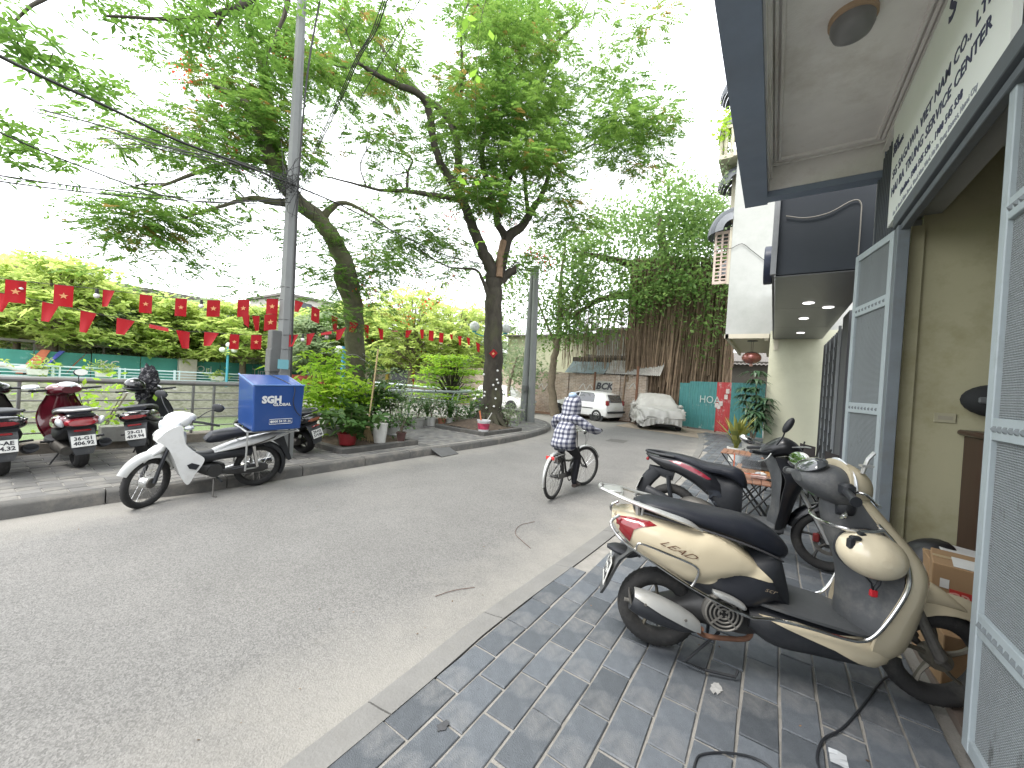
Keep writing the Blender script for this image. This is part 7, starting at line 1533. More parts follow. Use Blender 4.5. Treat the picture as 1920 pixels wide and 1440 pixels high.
# ------------------------------------------------------------------ scooters seen from behind, by the railing
def rear_scooter(label, loc, rz, paint, kind, l1, l2, lean=0.0, group='scooters parked along the lake railing', tailc=None, steer=0.0, width=1.0):
    t = thing('scooter', label, 'scooter', loc, group=group, rot=(0, 0, 0)); t.rotation_mode = 'ZYX' if False else 'XYZ'
    t.rotation_euler = (Matrix.Rotation(rz, 3, 'Z') @ Matrix.Rotation(lean, 3, 'X')).to_euler()
    W_ = width; t.scale = (1, 1, .87)
    wheel(t, 0, .235, .235, .055, 'cast5', M_alloyd); wheel(t, 1.27, .245, .245, .046, 'cast5', M_alloyd)
    b = MB(); b.body([(-.30, .70, .06, .20 * W_), (-.25, .70, .15, .32 * W_), (-.12, .68, .20, .38 * W_), (.08, .66, .24, .40 * W_), (.25, .62, .24, .38 * W_), (.42, .56, .20, .32 * W_), (.52, .50, .12, .24)], n=24, sub=5); tl = b.build('tail_fairing', paint, t)
    b = MB(); b.body([(-.22, .60, .06, .26 * W_), (-.05, .52, .14, .32 * W_), (.15, .46, .2, .34), (.35, .45, .24, .34), (.52, .48, .26, .28), (.58, .42, .12, .2)], n=18, sub=4); b.build('lower_cover', M_plast, t)
    b = MB(); b.body([(-.16, .80, .05, .22, -6), (-.05, .815, .08, .28), (.12, .80, .10, .31), (.3, .775, .11, .31), (.45, .74, .12, .28), (.55, .68, .08, .2), (.58, .65, .03, .12)], n=22, sub=5); b.build('seat', M_seat, t)
    b = MB(); b.tube([(.02, -.17, .80), (-.15, -.16, .835), (-.27, -.10, .842), (-.30, 0, .845), (-.27, .10, .842), (-.15, .16, .835), (.02, .17, .80)], [.012, .017, .018, .018, .018, .017, .012], 8, smooth=4, squash=1.0); b.build('grab_rail', M_silver if kind != 'dark' else M_greyplast, t)
    if kind == 'red':
        b = MB(); b.body([(-.325, .675, .09, .22), (-.285, .675, .11, .28)], n=16, sub=3); b.build('tail_lamp', mat('tail_lens_bright', (.26, .008, .016), .1, var=.2, vs=20, coat=1), t)
        for s in (-1, 1): b = MB(); b.sphere((-.24, s * .165, .68), .075, 14, 8, (.75, .45, .85), rot=Matrix.Rotation(s * -.3, 3, 'X')); b.build('indicator_lens', M_lens, t)
        b = MB(); b.box((-.27, 0, .765), (.08, .24, .05), bev=.015); b.build('rear_tray', M_gb, t)
    else:
        b = MB(); b.body([(-.31, .69, .05, .20), (-.275, .69, .07, .26)], n=14, sub=3); b.build('tail_lamp', tailc or M_tail, t)
        for s in (-1, 1): b = MB(); b.box((-.24, s * .15, .73), (.1, .06, .03), rot=Matrix.Rotation(s * .5, 3, 'X'), bev=.008); b.build('tail_fin', M_gb, t)
    b = MB(); b.loft([np.array([(x, y * w_, z) for y in (-1, -.4, .4, 1)] + [(x + .02, y * w_ * .9, z) for y in (1, .4, -.4, -1)]) for x, z, w_ in ((-.20, .60, .11), (-.27, .52, .11), (-.305, .44, .11), (-.32, .36, .105), (-.325, .28, .085), (-.315, .235, .07))]); b.build('rear_mudguard', M_greyplast, t)
    b = MB(); b.box((-.31, 0, .565), (.03, .14, .03), bev=.008); b.build('reflector', M_tail, t)
    plate(t, (-.335, 0, .425), radians(12), l1, l2, size=(.20, .15))
    b = MB(); b.body([(-.02, .25, .12, .10), (.12, .27, .16, .14), (.28, .29, .18, .2)], n=14, y0=.10); b.build('transmission', M_engine, t)
    b = MB(); b.tube([(.16, -.19, .26), (.0, -.20, .30), (-.17, -.205, .345)], [.03, .062, .058], 14, smooth=3); b.lathe([(.05, 0), (.03, -.01), (0, -.012)], 14, c=(-.17, -.205, .345), rot=Matrix.Rotation(radians(72), 3, 'Y')); b.build('muffler', M_plast, t)
    for s in (-1, 1): b = MB(); b.tube([(.26, s * .16, .36), (.25, s * .27, .37)], .016, 7); b.build('passenger_footrest', M_plast, t)
    b = MB(); b.tube([(.3, .1, .22), (.34, .20, .02)], .010, 6); b.tube([(.34, .20, .02), (.28, .21, .02)], .012, 6); b.build('side_stand', M_plast, t)
    b = MB(); b.body([(.50, .30, .10, .3), (.7, .29, .12, .38), (.9, .29, .14, .36), (1.0, .32, .14, .28)], n=16, sub=3); b.build('floorboard', M_plast, t)
    b = MB(); b.loft([shield_ring(*q) for q in catmull([(.28, 1.08, .93, .16), (.44, 1.13, .95, .21), (.6, 1.15, .99, .225), (.74, 1.13, .99, .20), (.86, 1.05, .94, .16), (.98, .96, .88, .12)], 3)]); b.build('leg_shield', paint, t)
    b = MB(); rings = []
    for z, xe, xi, hw in catmull([(.33, .94, .88, .16), (.5, .96, .86, .20), (.65, 1.0, .84, .21), (.78, .98, .80, .19), (.88, .94, .78, .15), (.98, .88, .77, .11)], 3):
        a = [(xe, -hw, z), (xe - .02, -hw * .8, z), (xi + .03, -hw * .45, z), (xi, -hw * .2, z)]; rings.append(np.array(a + [(x, -y, z_) for x, y, z_ in reversed(a)] + [(xe + .01, hw * .6, z), (xe + .01, -hw * .6, z)]))
    b.loft(rings); b.build('inner_panel', paint if kind == 'red' else M_plast, t, smooth=55)
    Ts = Matrix.Translation((.85, 0, 0)) @ Matrix.Rotation(steer, 4, 'Z') @ Matrix.Translation((-.85, 0, 0))
    b = MB(); b.body([(.66, 1.04, .10, .20), (.74, 1.04, .18, .32), (.84, 1.03, .20, .34), (.92, 1.01, .12, .2)], n=20, sub=4).xf(Ts); hc = b.build('handlebar_cowl', paint, t)
    b = MB(); b.sphere((.72, 0, 1.115), .10, 18, 8, (.7, 1.0, .3), rot=Matrix.Rotation(radians(-30), 3, 'Y')).xf(Ts); b.build('meter_glass', M_lens if kind == 'red' else MATS['meter_glass'], hc)
    for s in (-1, 1):
        b = MB(); b.tube([(.80, s * .15, 1.04), (.77, s * .24, 1.045), (.73, s * .36, 1.05)], .017, 9, smooth=3).xf(Ts); g_ = b.build('grip', M_plast, t)
        b = MB(); b.tube([(.83, s * .17, 1.03), (.84, s * .27, 1.02), (.80, s * .36, 1.01)], .006, 6, smooth=3).xf(Ts); b.build('brake_lever', M_chrome, g_)
    b = arc_fender(1.27, .245, .30, radians(170), radians(30), .14, crown=.03); b.build('front_mudguard', paint, t)
    for s in (-1, 1): b = MB(); b.tube([(1.08, s * .07, .62), (1.27, s * .08, .245)], .018, 8); b.build('fork_leg', M_engine, t)
    return t, Ts
M_redp = mat('burgundy_paint', (.10, .008, .016), .16, var=.04, coat=1)
rs1, T1 = rear_scooter('burgundy scooter with clear indicator lenses parked facing the lake railing', (-7.02, .96, ZP), radians(181), M_redp, 'red', '36-G1', '406.92', lean=radians(-5), steer=radians(22))
mirror(rs1, (.80, -.16, 1.09), (.78, -.17, 1.29), .062, (-1, 0, .2), T=T1); mirror(rs1, (.80, .18, 1.08), (.74, .34, 1.10), .06, (-.3, .2, 1), shell=M_lens, T=T1)
rs2, T2 = rear_scooter('black scooter with crumpled dark mask on the handlebar, plate 29, behind the white motorbike', (-7.28, 1.62, ZP), radians(158), M_gb, 'dark', '29-G1', '459.94', lean=radians(-9), steer=radians(-10), width=.95)
rs3, T3 = rear_scooter('black scooter cut off by the left picture edge, rear plate ending in 04.32', (-6.95, .36, ZP), radians(182), M_gb, 'dark', '29-AE', '004.32', lean=radians(-3))
rs4, T4 = rear_scooter('dark scooter with grey seat tail showing behind the blue delivery box', (-6.35, 3.36, ZP), radians(196), M_gb, 'dark', '29-H2', '519.86', lean=radians(-12), tailc=mat('tail_amber', (.25, .07, .03), .2, var=0, coat=1))
cl = thing('crumpled_cloth', 'crumpled black and grey patterned jacket hanging over the black scooter handlebar', 'cloth', (0, 0, 0)); base = rs2.matrix_basis @ Vector((.72, -.05, 1.12))
base = Matrix.Translation(rs2.location) @ rs2.rotation_euler.to_matrix().to_4x4() @ Vector((.70, -.04, 1.12)); b = MB(); b.sphere((0, 0, 0), .135, 40, 30, (.75, .85, 1.9)); v = b.v[0]
nn = 1 + .20 * np.sin(v[:, 0] * 61 + 3 * np.sin(v[:, 2] * 23)) * np.cos(v[:, 1] * 47 + v[:, 2] * 19) + rng.normal(0, .02, len(v)); v *= nn[:, None]; v[:, 1] -= .25 * np.clip(-v[:, 2], 0, 1); v[:, 2] -= .10
b.v = [v + np.array(base)]; b.build('cloth', mat('patterned_cloth', (.03, .03, .036), .9, var=0, bump=.8, bs=30, dirt=(.26, .26, .27), dirt_amt=1, dirt_s=24, dirt_lo=.54, dirt_hi=.60), cl, smooth=25)
hl2 = thing('helmet', 'glossy black helmet resting on the handlebar of the black scooter', 'helmet', Matrix.Translation(rs2.location) @ rs2.rotation_euler.to_matrix().to_4x4() @ Vector((.56, .10, 1.0))); b = MB(); b.sphere((0, 0, 0), .135, 20, 12, (1.1, .95, .85)); b.build('shell', M_gb, hl2); b = MB(); b.torus((0, 0, -.05), .125, .012, 24, 6, axis='Z'); b.build('rim_band', M_plast, hl2)

# ------------------------------------------------------------------ white underbone motorbike with blue delivery box
M_wht = mat('white_bike_paint', (.68, .69, .68), .25, var=.03, coat=.6, dirt=(.42, .40, .36), dirt_amt=.35, dirt_s=5)
wb = thing('motorbike', 'white underbone motorbike with spoked wheels leaning on its side stand at the kerb', 'motorbike', (-5.36, 2.25, ZR))
hdg = atan2(1.09 - 2.25, -5.45 + 5.36); wb.rotation_euler = (Matrix.Rotation(hdg, 3, 'Z') @ Matrix.Rotation(radians(-5), 3, 'X')).to_euler()
St = Matrix.Translation((.86, 0, 0)) @ Matrix.Rotation(radians(38), 4, 'Z') @ Matrix.Translation((-.86, 0, 0))
wheel(wb, 0, .265, .265, .036, 'wire', M_silver, hub=.055, tw=1.0)
wheel(wb, 1.10, .262, .262, .034, 'wire', M_silver, hub=.05, tw=1.0, M=St)
b = MB(); b.lathe([(0, -.055), (.052, -.055), (.058, 0), (.052, .055), (0, .055)], 18, c=(1.10, 0, .262), axis='Y').xf(St); b.build('front_hub', M_engine, wb)
for s in (-1, 1): b = MB(); b.tube([(.93, s * .065, .66), (1.03, s * .07, .44), (1.10, s * .075, .262)], [.016, .018, .02], 8).xf(St); b.build('fork_leg', M_plast, wb)
b = arc_fender(1.10, .262, .305, radians(165), radians(28), .105, crown=.035, peak=.03).xf(St); b.build('front_mudguard', M_wht, wb)
b = MB(); b.body([(.93, .60, .08, .11), (1.02, .585, .08, .115), (1.12, .54, .05, .09), (1.20, .47, .02, .05)], n=16, sub=4).xf(St); b.build('mudguard_nose', M_wht, wb)
# leg shields
for s in (-1, 1):
    poly = smooth_poly([(.80, .84), (.90, .80), (.99, .70), (.955, .66), (.89, .58), (.83, .42), (.79, .30), (.735, .195), (.70, .20), (.66, .30), (.60, .42), (.60, .48), (.68, .55), (.76, .64), (.78, .72)], 3)
    bm_ = MB(); k = len(poly); V = []
    for lay in (0, 1):
        for x, z in poly: V.append((x, s * (.115 + .05 * sin(min(1, max(0, (.95 - x) / .35)) * pi / 2) + (.02 if .3 < z < .75 else 0) - lay * .018), z))
    f_ = [tuple(range(k)), tuple(range(2 * k - 1, k - 1, -1))] + [(i, (i + 1) % k, k + (i + 1) % k, k + i) for i in range(k)]; bm_.add(V, f_); o = bm_.build('leg_shield', M_wht, wb, smooth=50)
    b = MB(); b.prism([(.70, .43), (.63, .40), (.66, .35), (.72, .37), (.74, .41)], s * .172, s * .182, 'XZ'); b.build('vent', M_plast, o, smooth=0)
b = MB(); b.body([(.74, .50, .50, .16), (.82, .58, .46, .22), (.89, .66, .32, .22), (.96, .70, .16, .16), (1.0, .69, .04, .06)], n=20, sub=5); b.build('front_cover', M_wht, wb)
b = MB(); b.body([(.60, .88, .05, .10), (.67, .885, .11, .20), (.76, .88, .15, .26), (.84, .86, .13, .24), (.90, .83, .06, .14)], n=22, sub=5).xf(St); hc = b.build('headlight_cowl', M_wht, wb)
b = MB(); b.body([(.85, .835, .10, .20), (.895, .828, .115, .23), (.935, .81, .06, .15)], n=18, sub=4).xf(St); b.build('headlight', M_lens, hc)
for s in (-1, 1):
    b = MB(); b.tube([(.74, s * .12, .86), (.70, s * .22, .85), (.62, s * .34, .82)], .014, 8, smooth=3).xf(St); g_ = b.build('grip', M_plast, wb)
    b = MB(); b.sphere((.80, s * .14, .80), .045, 12, 8, (1.2, .9, .6)).xf(St); b.build('indicator', M_lens, hc)
    mirror(wb, (.72, s * .16, .90), (.66, s * .33, 1.03 if s > 0 else 1.10), .055, (-1, 0, .1), sq=.9, T=St)
b = MB(); b.tube([(.62, 0, .46), (.50, 0, .42), (.40, 0, .48), (.2, 0, .52), (-.1, 0, .58)], [.04, .05, .05, .05, .04], 10); b.build('frame', M_plast, wb)
b = MB(); b.body([(.66, .46, .10, .12), (.55, .44, .12, .2), (.42, .46, .12, .22), (.25, .47, .13, .2), (.1, .47, .12, .18)], n=16, sub=4); b.build('centre_cover', M_plast, wb)
b = MB(); b.body([(.48, .50, .03, .16), (.36, .535, .06, .22), (.2, .575, .09, .25), (.0, .61, .10, .24), (-.15, .64, .09, .20), (-.26, .67, .05, .14), (-.30, .68, .02, .08)], n=20, sub=4); tf = b.build('tail_fairing', M_wht, wb)
for s in (-1, 1): panel_on([(.35, .52), (.2, .545), (.02, .60), (-.15, .66), (-.12, .63), (.05, .57), (.2, .53)], [tf], 'silver_stripe', M_engine, wb, side=s, off=.004)
b = MB(); b.body([(.56, .66, .04, .14, 30), (.52, .665, .12, .20, 15), (.42, .68, .13, .25), (.30, .705, .11, .26), (.1, .72, .07, .24), (-.15, .725, .05, .2)], n=22, sub=5); b.build('seat', M_seat, wb)
b = MB(); b.body([(.36, .28, .12, .14), (.44, .29, .17, .22), (.52, .30, .16, .22), (.60, .31, .10, .14)], n=16, sub=3); b.tube([(.60, 0, .31), (.72, 0, .33)], .05, 12); b.lathe([(0, .12), (.07, .12), (.075, .10), (.075, .0)], 20, c=(.47, 0, .29), axis='Y'); b.build('engine', M_alloyd, wb)
b = MB(); b.body([(.40, .265, .05, .03), (.25, .265, .10, .03), (.0, .265, .11, .03), (-.08, .265, .06, .03)], n=14, y0=.09); b.build('chain_case', M_alloyd, wb)
b = MB(); b.tube([(.58, -.08, .25), (.4, -.13, .2), (.2, -.15, .22), (-.2, -.15, .27)], [.018, .02, .045, .04], 10, smooth=3); b.build('muffler', M_chrome, wb)
for s in (-1, 1): b = MB(); b.tube([(.04, s * .10, .28), (.10, s * .11, .55)], .02, 8); b.build('shock_absorber', M_chrome, wb)
b = MB(); b.tube([(.42, .0, .18), (.42, .20, .185)], .012, 7); b.tube([(.42, 0, .18), (.42, -.2, .185)], .012, 7); b.tube([(.16, .18, .33), (.3, .1, .28)], .01, 6); b.build('footrest', M_plast, wb)
b = MB(); b.tube([(.47, .09, .2), (.50, .22, .03), (.47, .25, .028)], .009, 6); b.build('side_stand', M_engine, wb)
b = arc_fender(0, .265, .31, radians(100), radians(208), .13, crown=.03); b.build('rear_mudguard', M_plast, wb)
b = MB(); b.prism([(-.10, .60), (-.26, .63), (-.38, .31), (-.34, .30), (-.22, .52)], -.045, .045, 'XZ'); b.build('mud_flap', M_plast, wb, smooth=0)
# rack for the box
b = MB()
for s in (-1, 1):
    b.tube([(.20, s * .21, .28), (.21, s * .215, .745)], .011, 7); b.tube([(.22, s * .22, .755), (-.36, s * .22, .735)], .011, 7); b.tube([(.20, s * .21, .30), (.05, s * .1, .27)], .009, 6)
    b.tube([(-.10, s * .1, .60), (-.28, s * .21, .73)], .009, 6)
for x in (.22, -.07, -.36): b.tube([(x, -.22, .755 - (.22 - x) * .035), (x, .22, .755 - (.22 - x) * .035)], .011, 7)
b.build('carrier', M_silver, wb)
M_blue = mat('delivery_blue', (.018, .065, .235), .33, var=.05, vs=2, coat=.25, dirt=(.06, .10, .25), dirt_amt=.5, dirt_s=1.5)
Mw = Matrix.Translation(wb.location) @ wb.rotation_euler.to_matrix().to_4x4()
bx = thing('delivery_box', 'big blue delivery box with sloping lid strapped on the white motorbike', 'box', Mw @ Vector((-.09, 0, .765))); bx.rotation_euler = (Matrix.Rotation(hdg, 3, 'Z') @ Matrix.Rotation(radians(-5), 3, 'X') @ Matrix.Rotation(radians(1.5), 3, 'Y')).to_euler()
L0, L1, Wd, Ht = .27, .275, .27, .56
b = MB(); k = .03; V = []
for x, y in ((L0, -Wd), (-L0, -Wd), (-L0, Wd), (L0, Wd)): V.append((x, y, 0))
for x, y, z in ((L0 + .0, -Wd + .0, Ht + .07), (-L0, -Wd, Ht + .07), (-L0, Wd, Ht), (L0, Wd, Ht)): V.append((x * 1.06, y * 1.0, z))
b.add(V, [(3, 2, 1, 0), (4, 5, 6, 7), (0, 1, 5, 4), (1, 2, 6, 5), (2, 3, 7, 6), (3, 0, 4, 7)]); o = b.build('shell', M_blue, bx, smooth=0)
md = o.modifiers.new('bev', 'BEVEL'); md.width = .022; md.segments = 3
b = MB(); b.tube([(L0 * 1.06, -Wd, Ht + .071), (L0 * 1.062, Wd, Ht + .003), (-L0 * 1.06, Wd, Ht + .003)], .009, 6); b.build('lid_edge', mat('blue_edge', (.10, .20, .42), .4), bx)
# lettering on the street side (+y local is the left side, towards the road)
lt = lambda s_, x, z, size, bold, sx_=1: text_mesh(s_, size, M_whlet, 'lettering', bx, loc=(x, Wd + .006, z), rot=(pi / 2 , 0, pi), bold=bold, depth=.001, sx=sx_)
M_whlet = mat('white_lettering', (.7, .72, .72), .5, var=0)
lt('SGH', .085, .385, .115, .0065, .95); lt('GLOBAL', -.03, .325, .048, .0016, 1.1)
lt('1900 54 55 36', -.03, .115, .040, .0012, .95)
b = MB(); fr = [(-.155, .085), (.10, .085), (.10, .145), (-.155, .145), (-.155, .085)]; b.tube([(x, Wd + .006, z) for x, z in fr], .0028, 4); b.build('number_frame', M_whlet, bx, smooth=0); b = MB(); b.lathe([(0, 0), (.016, 0), (.016, .003)], 12, c=(.075, Wd + .003, .115), axis='Y'); b.build('phone_dot', M_whlet, bx)
b = MB(); b.tube([(-.05, -.25, Ht + .075), (-.12, .15, Ht + .022), (-.16, Wd + .012, Ht - .04), (-.15, Wd + .012, .36), (-.19, Wd + .014, .24), (-.25, Wd + .01, .17)], .005, 5, smooth=5); b.build('strap_cord', M_black, bx)
# ================================================================== bicycle and rider
bc = thing('bicycle', 'black city bicycle with silver carrier and red reflector ridden up the street', 'bicycle', (-2.34, 4.57, ZR), atan2(.95, -.04))
M_bt = mat('bike_tyre', (.03, .03, .03), .8, var=.2); M_bframe = mat('bike_frame_black', (.02, .02, .022), .35, coat=.4)
Sb = Matrix.Translation((.86, 0, 0)) @ Matrix.Rotation(radians(-24), 4, 'Z') @ Matrix.Translation((-.86, 0, 0))
def bwheel(cx, T=None):
    R = .300; b = MB(); b.torus((cx, 0, R + .005), R - .018, .018, 48, 8)
    if T is not None: b.xf(T)
    w = b.build('wheel', M_bt, bc, smooth=60); b = MB(); b.lathe([(R - .046, -.011), (R - .028, -.013), (R - .028, .013), (R - .046, .011), (R - .046, -.011)], 48, c=(cx, 0, R + .005), axis='Y', cap=False); b.lathe([(0, -.045), (.02, -.045), (.02, .045), (0, .045)], 12, c=(cx, 0, R + .005), axis='Y')
    if T is not None: b.xf(T)
    b.build('rim', M_alloyd, w); s = MB()
    for i in range(28):
        a = 2 * pi * i / 28; sd = 1 if i % 2 else -1; a2 = a + (.6 if i % 4 < 2 else -.6); s.tube([(cx + .018 * cos(a2), sd * .03, R + .005 + .018 * sin(a2)), (cx + (R - .045) * cos(a), 0, R + .005 + (R - .045) * sin(a))], .0016, 3)
    if T is not None: s.xf(T)
    tag(s.build('spokes', M_chrome, w, smooth=0), kind='stuff')
bwheel(0); bwheel(.98, Sb)
b = MB(); H_ = .305; seat_t = (.26, 0, .60); bb = (.40, 0, .27); hd = (.80, 0, .62); hd2 = (.83, 0, .50)
b.tube([bb, seat_t], .016, 8); b.tube([bb, (.62, 0, .36), hd2], .019, 8, smooth=3); b.tube([(.31, 0, .48), (.55, 0, .45), (.80, 0, .57)], .015, 8, smooth=3); b.tube([hd, hd2], .019, 8)
for s in (-1, 1): b.tube([bb, (0, s * .055, H_)], .010, 6); b.tube([(.28, s * .01, .52), (0, s * .055, H_)], .009, 6)
b.build('frame', M_bframe, bc)
b = MB()
for s in (-1, 1): b.tube([(.84, s * .02, .50), (.87, s * .045, .46), (.98, s * .05, H_)], .012, 7)
b.xf(Sb); b.build('fork', M_bframe, bc)
b = MB(); b.tube([hd, (.79, 0, .74), (.78, 0, .84)], .012, 7); b.tube([(.70, .27, .86), (.80, .16, .87), (.82, 0, .85), (.80, -.16, .87), (.70, -.27, .86)], .011, 7, smooth=4); b.xf(Sb); hb_ = b.build('handlebar', M_chrome, bc)
for s in (-1, 1): b = MB(); b.tube([(.73, s * .235, .865), (.64, s * .30, .86)], .016, 8).xf(Sb); b.build('grip', M_plast, hb_)
b = MB(); b.tube([(.80, .05, .86), (.92, .04, .88), (.98, .0, .72), (.93, 0, .52)], .003, 4, smooth=5).xf(Sb); b.build('brake_cable', M_black, bc)
b = MB(); b.tube([(.80, -.12, .86), (.90, -.10, .95), (.98, -.04, .75), (.93, 0, .52)], .003, 4, smooth=5).xf(Sb); b.build('brake_cable', M_chrome, bc)
b = MB(); b.body([(.12, .655, .05, .17), (.22, .665, .05, .15), (.33, .66, .035, .07), (.38, .655, .02, .04)], n=14, sub=3); b.tube([seat_t, (.25, 0, .65)], .012, 6); b.build('saddle', M_seat, bc)
b = MB()
for s in (-1, 1): b.tube([(.20, s * .055, .59), (-.14, s * .055, .585)], .006, 6); b.tube([(-.08, s * .06, .585), (0, s * .065, H_)], .005, 6); b.tube([(.20, s * .055, .59), (.26, s * .02, .52)], .005, 5)
for x in (-.14, -.05, .05, .15): b.tube([(x, -.055, .585), (x, .055, .585)], .005, 5)
b.box((.0, 0, .600), (.22, .05, .012), bev=.003); b.build('carrier', M_silver, bc)
b = MB(); b.box((-.155, 0, .572), (.016, .12, .045), bev=.005); b.build('reflector', mat('reflector_red', (.55, .03, .03), .25, var=0, coat=1), bc)
b = arc_fender(0, H_, .325, radians(60), radians(195), .052, crown=.008); b.build('rear_mudguard', M_silver, bc)
b = arc_fender(.98, H_, .325, radians(150), radians(20), .05, crown=.008).xf(Sb); b.build('front_mudguard', M_silver, bc)
b = MB(); b.lathe([(.085, -.003), (.085, .003), (.07, .003), (.07, -.003), (.085, -.003)], 28, c=(.40, -.06, .27), axis='Y', cap=False); b.tube([(.40, -.075, .27), (.46, -.085, .12)], .009, 6); b.tube([(.40, .06, .27), (.34, .085, .42)], .009, 6); b.build('crank', M_alloyd, bc)
for c in ((.47, -.12, .115), (.335, .12, .425)): b = MB(); b.box(c, (.09, .07, .02), bev=.004); b.build('pedal', M_plast, bc)
b = MB(); b.box((.2, -.062, .30), (.42, .012, .07), rot=Matrix.Rotation(.05, 3, 'Y'), bev=.005); b.build('chain_guard', M_bframe, bc)
b = MB(); b.tube([(.30, .04, .27), (.30, .10, .10)], .007, 5); b.build('kick_stand', M_silver, bc)

def skin(name, verts, edges, rad, root_i, m, parent, sub=2):
    me = bpy.data.meshes.new(name); me.from_pydata(verts, edges, []); o = bpy.data.objects.new(name, me); COL.objects.link(o)
    md = o.modifiers.new('skin', 'SKIN'); md.use_smooth_shade = True; md.branch_smoothing = .6
    for i, r in enumerate(rad):
        sv = me.skin_vertices[0].data[i]; sv.radius = r if isinstance(r, tuple) else (r, r); sv.use_root = (i == root_i)
    s_ = o.modifiers.new('sub', 'SUBSURF'); s_.levels = sub; s_.render_levels = sub
    dg = bpy.context.evaluated_depsgraph_get(); me2 = bpy.data.meshes.new_from_object(o.evaluated_get(dg)); bpy.data.objects.remove(o); me2.name = name
    me2.materials.clear(); me2.materials.append(m); me2.shade_smooth(); o = bpy.data.objects.new(name, me2); COL.objects.link(o); o.parent = parent; return o
pr = thing('person', 'person in a hooded navy and white checked jacket and black trousers cycling away', 'person', (-2.34, 4.57, ZR), atan2(.95, -.04))
M_skin = mat('skin', (.36, .22, .15), .6, var=.04); M_trouser = mat('black_trousers', (.012, .012, .016), .85, var=.2, vs=12, bump=.3, bs=22)
# continuous body: pelvis, spine, neck, head, arms with hands, legs with feet
Vb = [(.24, 0, .70), (.28, 0, .84), (.34, 0, .99), (.39, 0, 1.09), (.43, 0, 1.16), (.45, 0, 1.22), (.465, 0, 1.29),
      (.36, .165, 1.06), (.40, .195, .94), (.56, .215, .88), (.65, .235, .885),
      (.36, -.165, 1.06), (.42, -.245, .96), (.60, -.29, .905), (.72, -.315, .90),
      (.27, .09, .68), (.50, .115, .66), (.40, .115, .46), (.30, .115, .47), (.42, .12, .45),
      (.27, -.09, .68), (.47, -.115, .55), (.50, -.115, .50), (.415, -.115, .17), (.50, -.118, .135)]
Vb[17] = (.42, .115, .52); Vb[18] = (.31, .115, .47 + .02); Vb[19] = (.41, .12, .445)
Eb = [(0, 1), (1, 2), (2, 3), (3, 4), (4, 5), (5, 6), (3, 7), (7, 8), (8, 9), (9, 10), (3, 11), (11, 12), (12, 13), (13, 14), (0, 15), (15, 16), (16, 17), (17, 18), (18, 19), (0, 20), (20, 21), (21, 22), (22, 23), (23, 24)]
Rb = [.115, .11, .115, .10, .05, .07, .085, .055, .045, .035, .026, .055, .045, .035, .026, .085, .062, .052, .036, .03, .085, .064, .058, .040, .032]
body = skin('body', Vb, Eb, Rb, 0, M_trouser, pr)
b = MB(); b.sphere((.475, 0, 1.265), .088, 18, 12, (1.05, .86, 1.22)); b.sphere((.565, 0, 1.25), .018, 8, 6, (1, .7, 1.2)); b.sphere((.545, 0, 1.215), .022, 8, 6, (.6, 1.3, .4)); b.build('face', M_skin, pr)
def hand(c, sd, name='hand'):
    V = [(c[0] - .03, c[1], c[2]), (c[0] + .02, c[1], c[2] + .012)]; E = [(0, 1)]; R = [.022, .024]
    for k in range(4):
        y = c[1] + sd * (-.026 + .018 * k); i = len(V); l = [.9, 1, .95, .75][k]; V += [(c[0] + .045, y, c[2] + .018), (c[0] + .045 + .022 * l, y, c[2] - .002), (c[0] + .040, y, c[2] - .022 * l)]; E += [(1, i), (i, i + 1), (i + 1, i + 2)]; R += [.0095, .0088, .0078]
    i = len(V); V += [(c[0] + .0, c[1] - sd * .034, c[2] - .004), (c[0] + .03, c[1] - sd * .038, c[2] - .020)]; E += [(0, i), (i, i + 1)]; R += [.010, .0085]
    return skin(name, V, E, R, 0, mat('glove_dark', (.05, .05, .06), .8, var=.1), pr, 1)
hand((.66, .240, .885), 1); hand((.745, -.318, .90), -1)
M_plaid = mat('checked_flannel', (.6, .6, .66), .9, var=0)
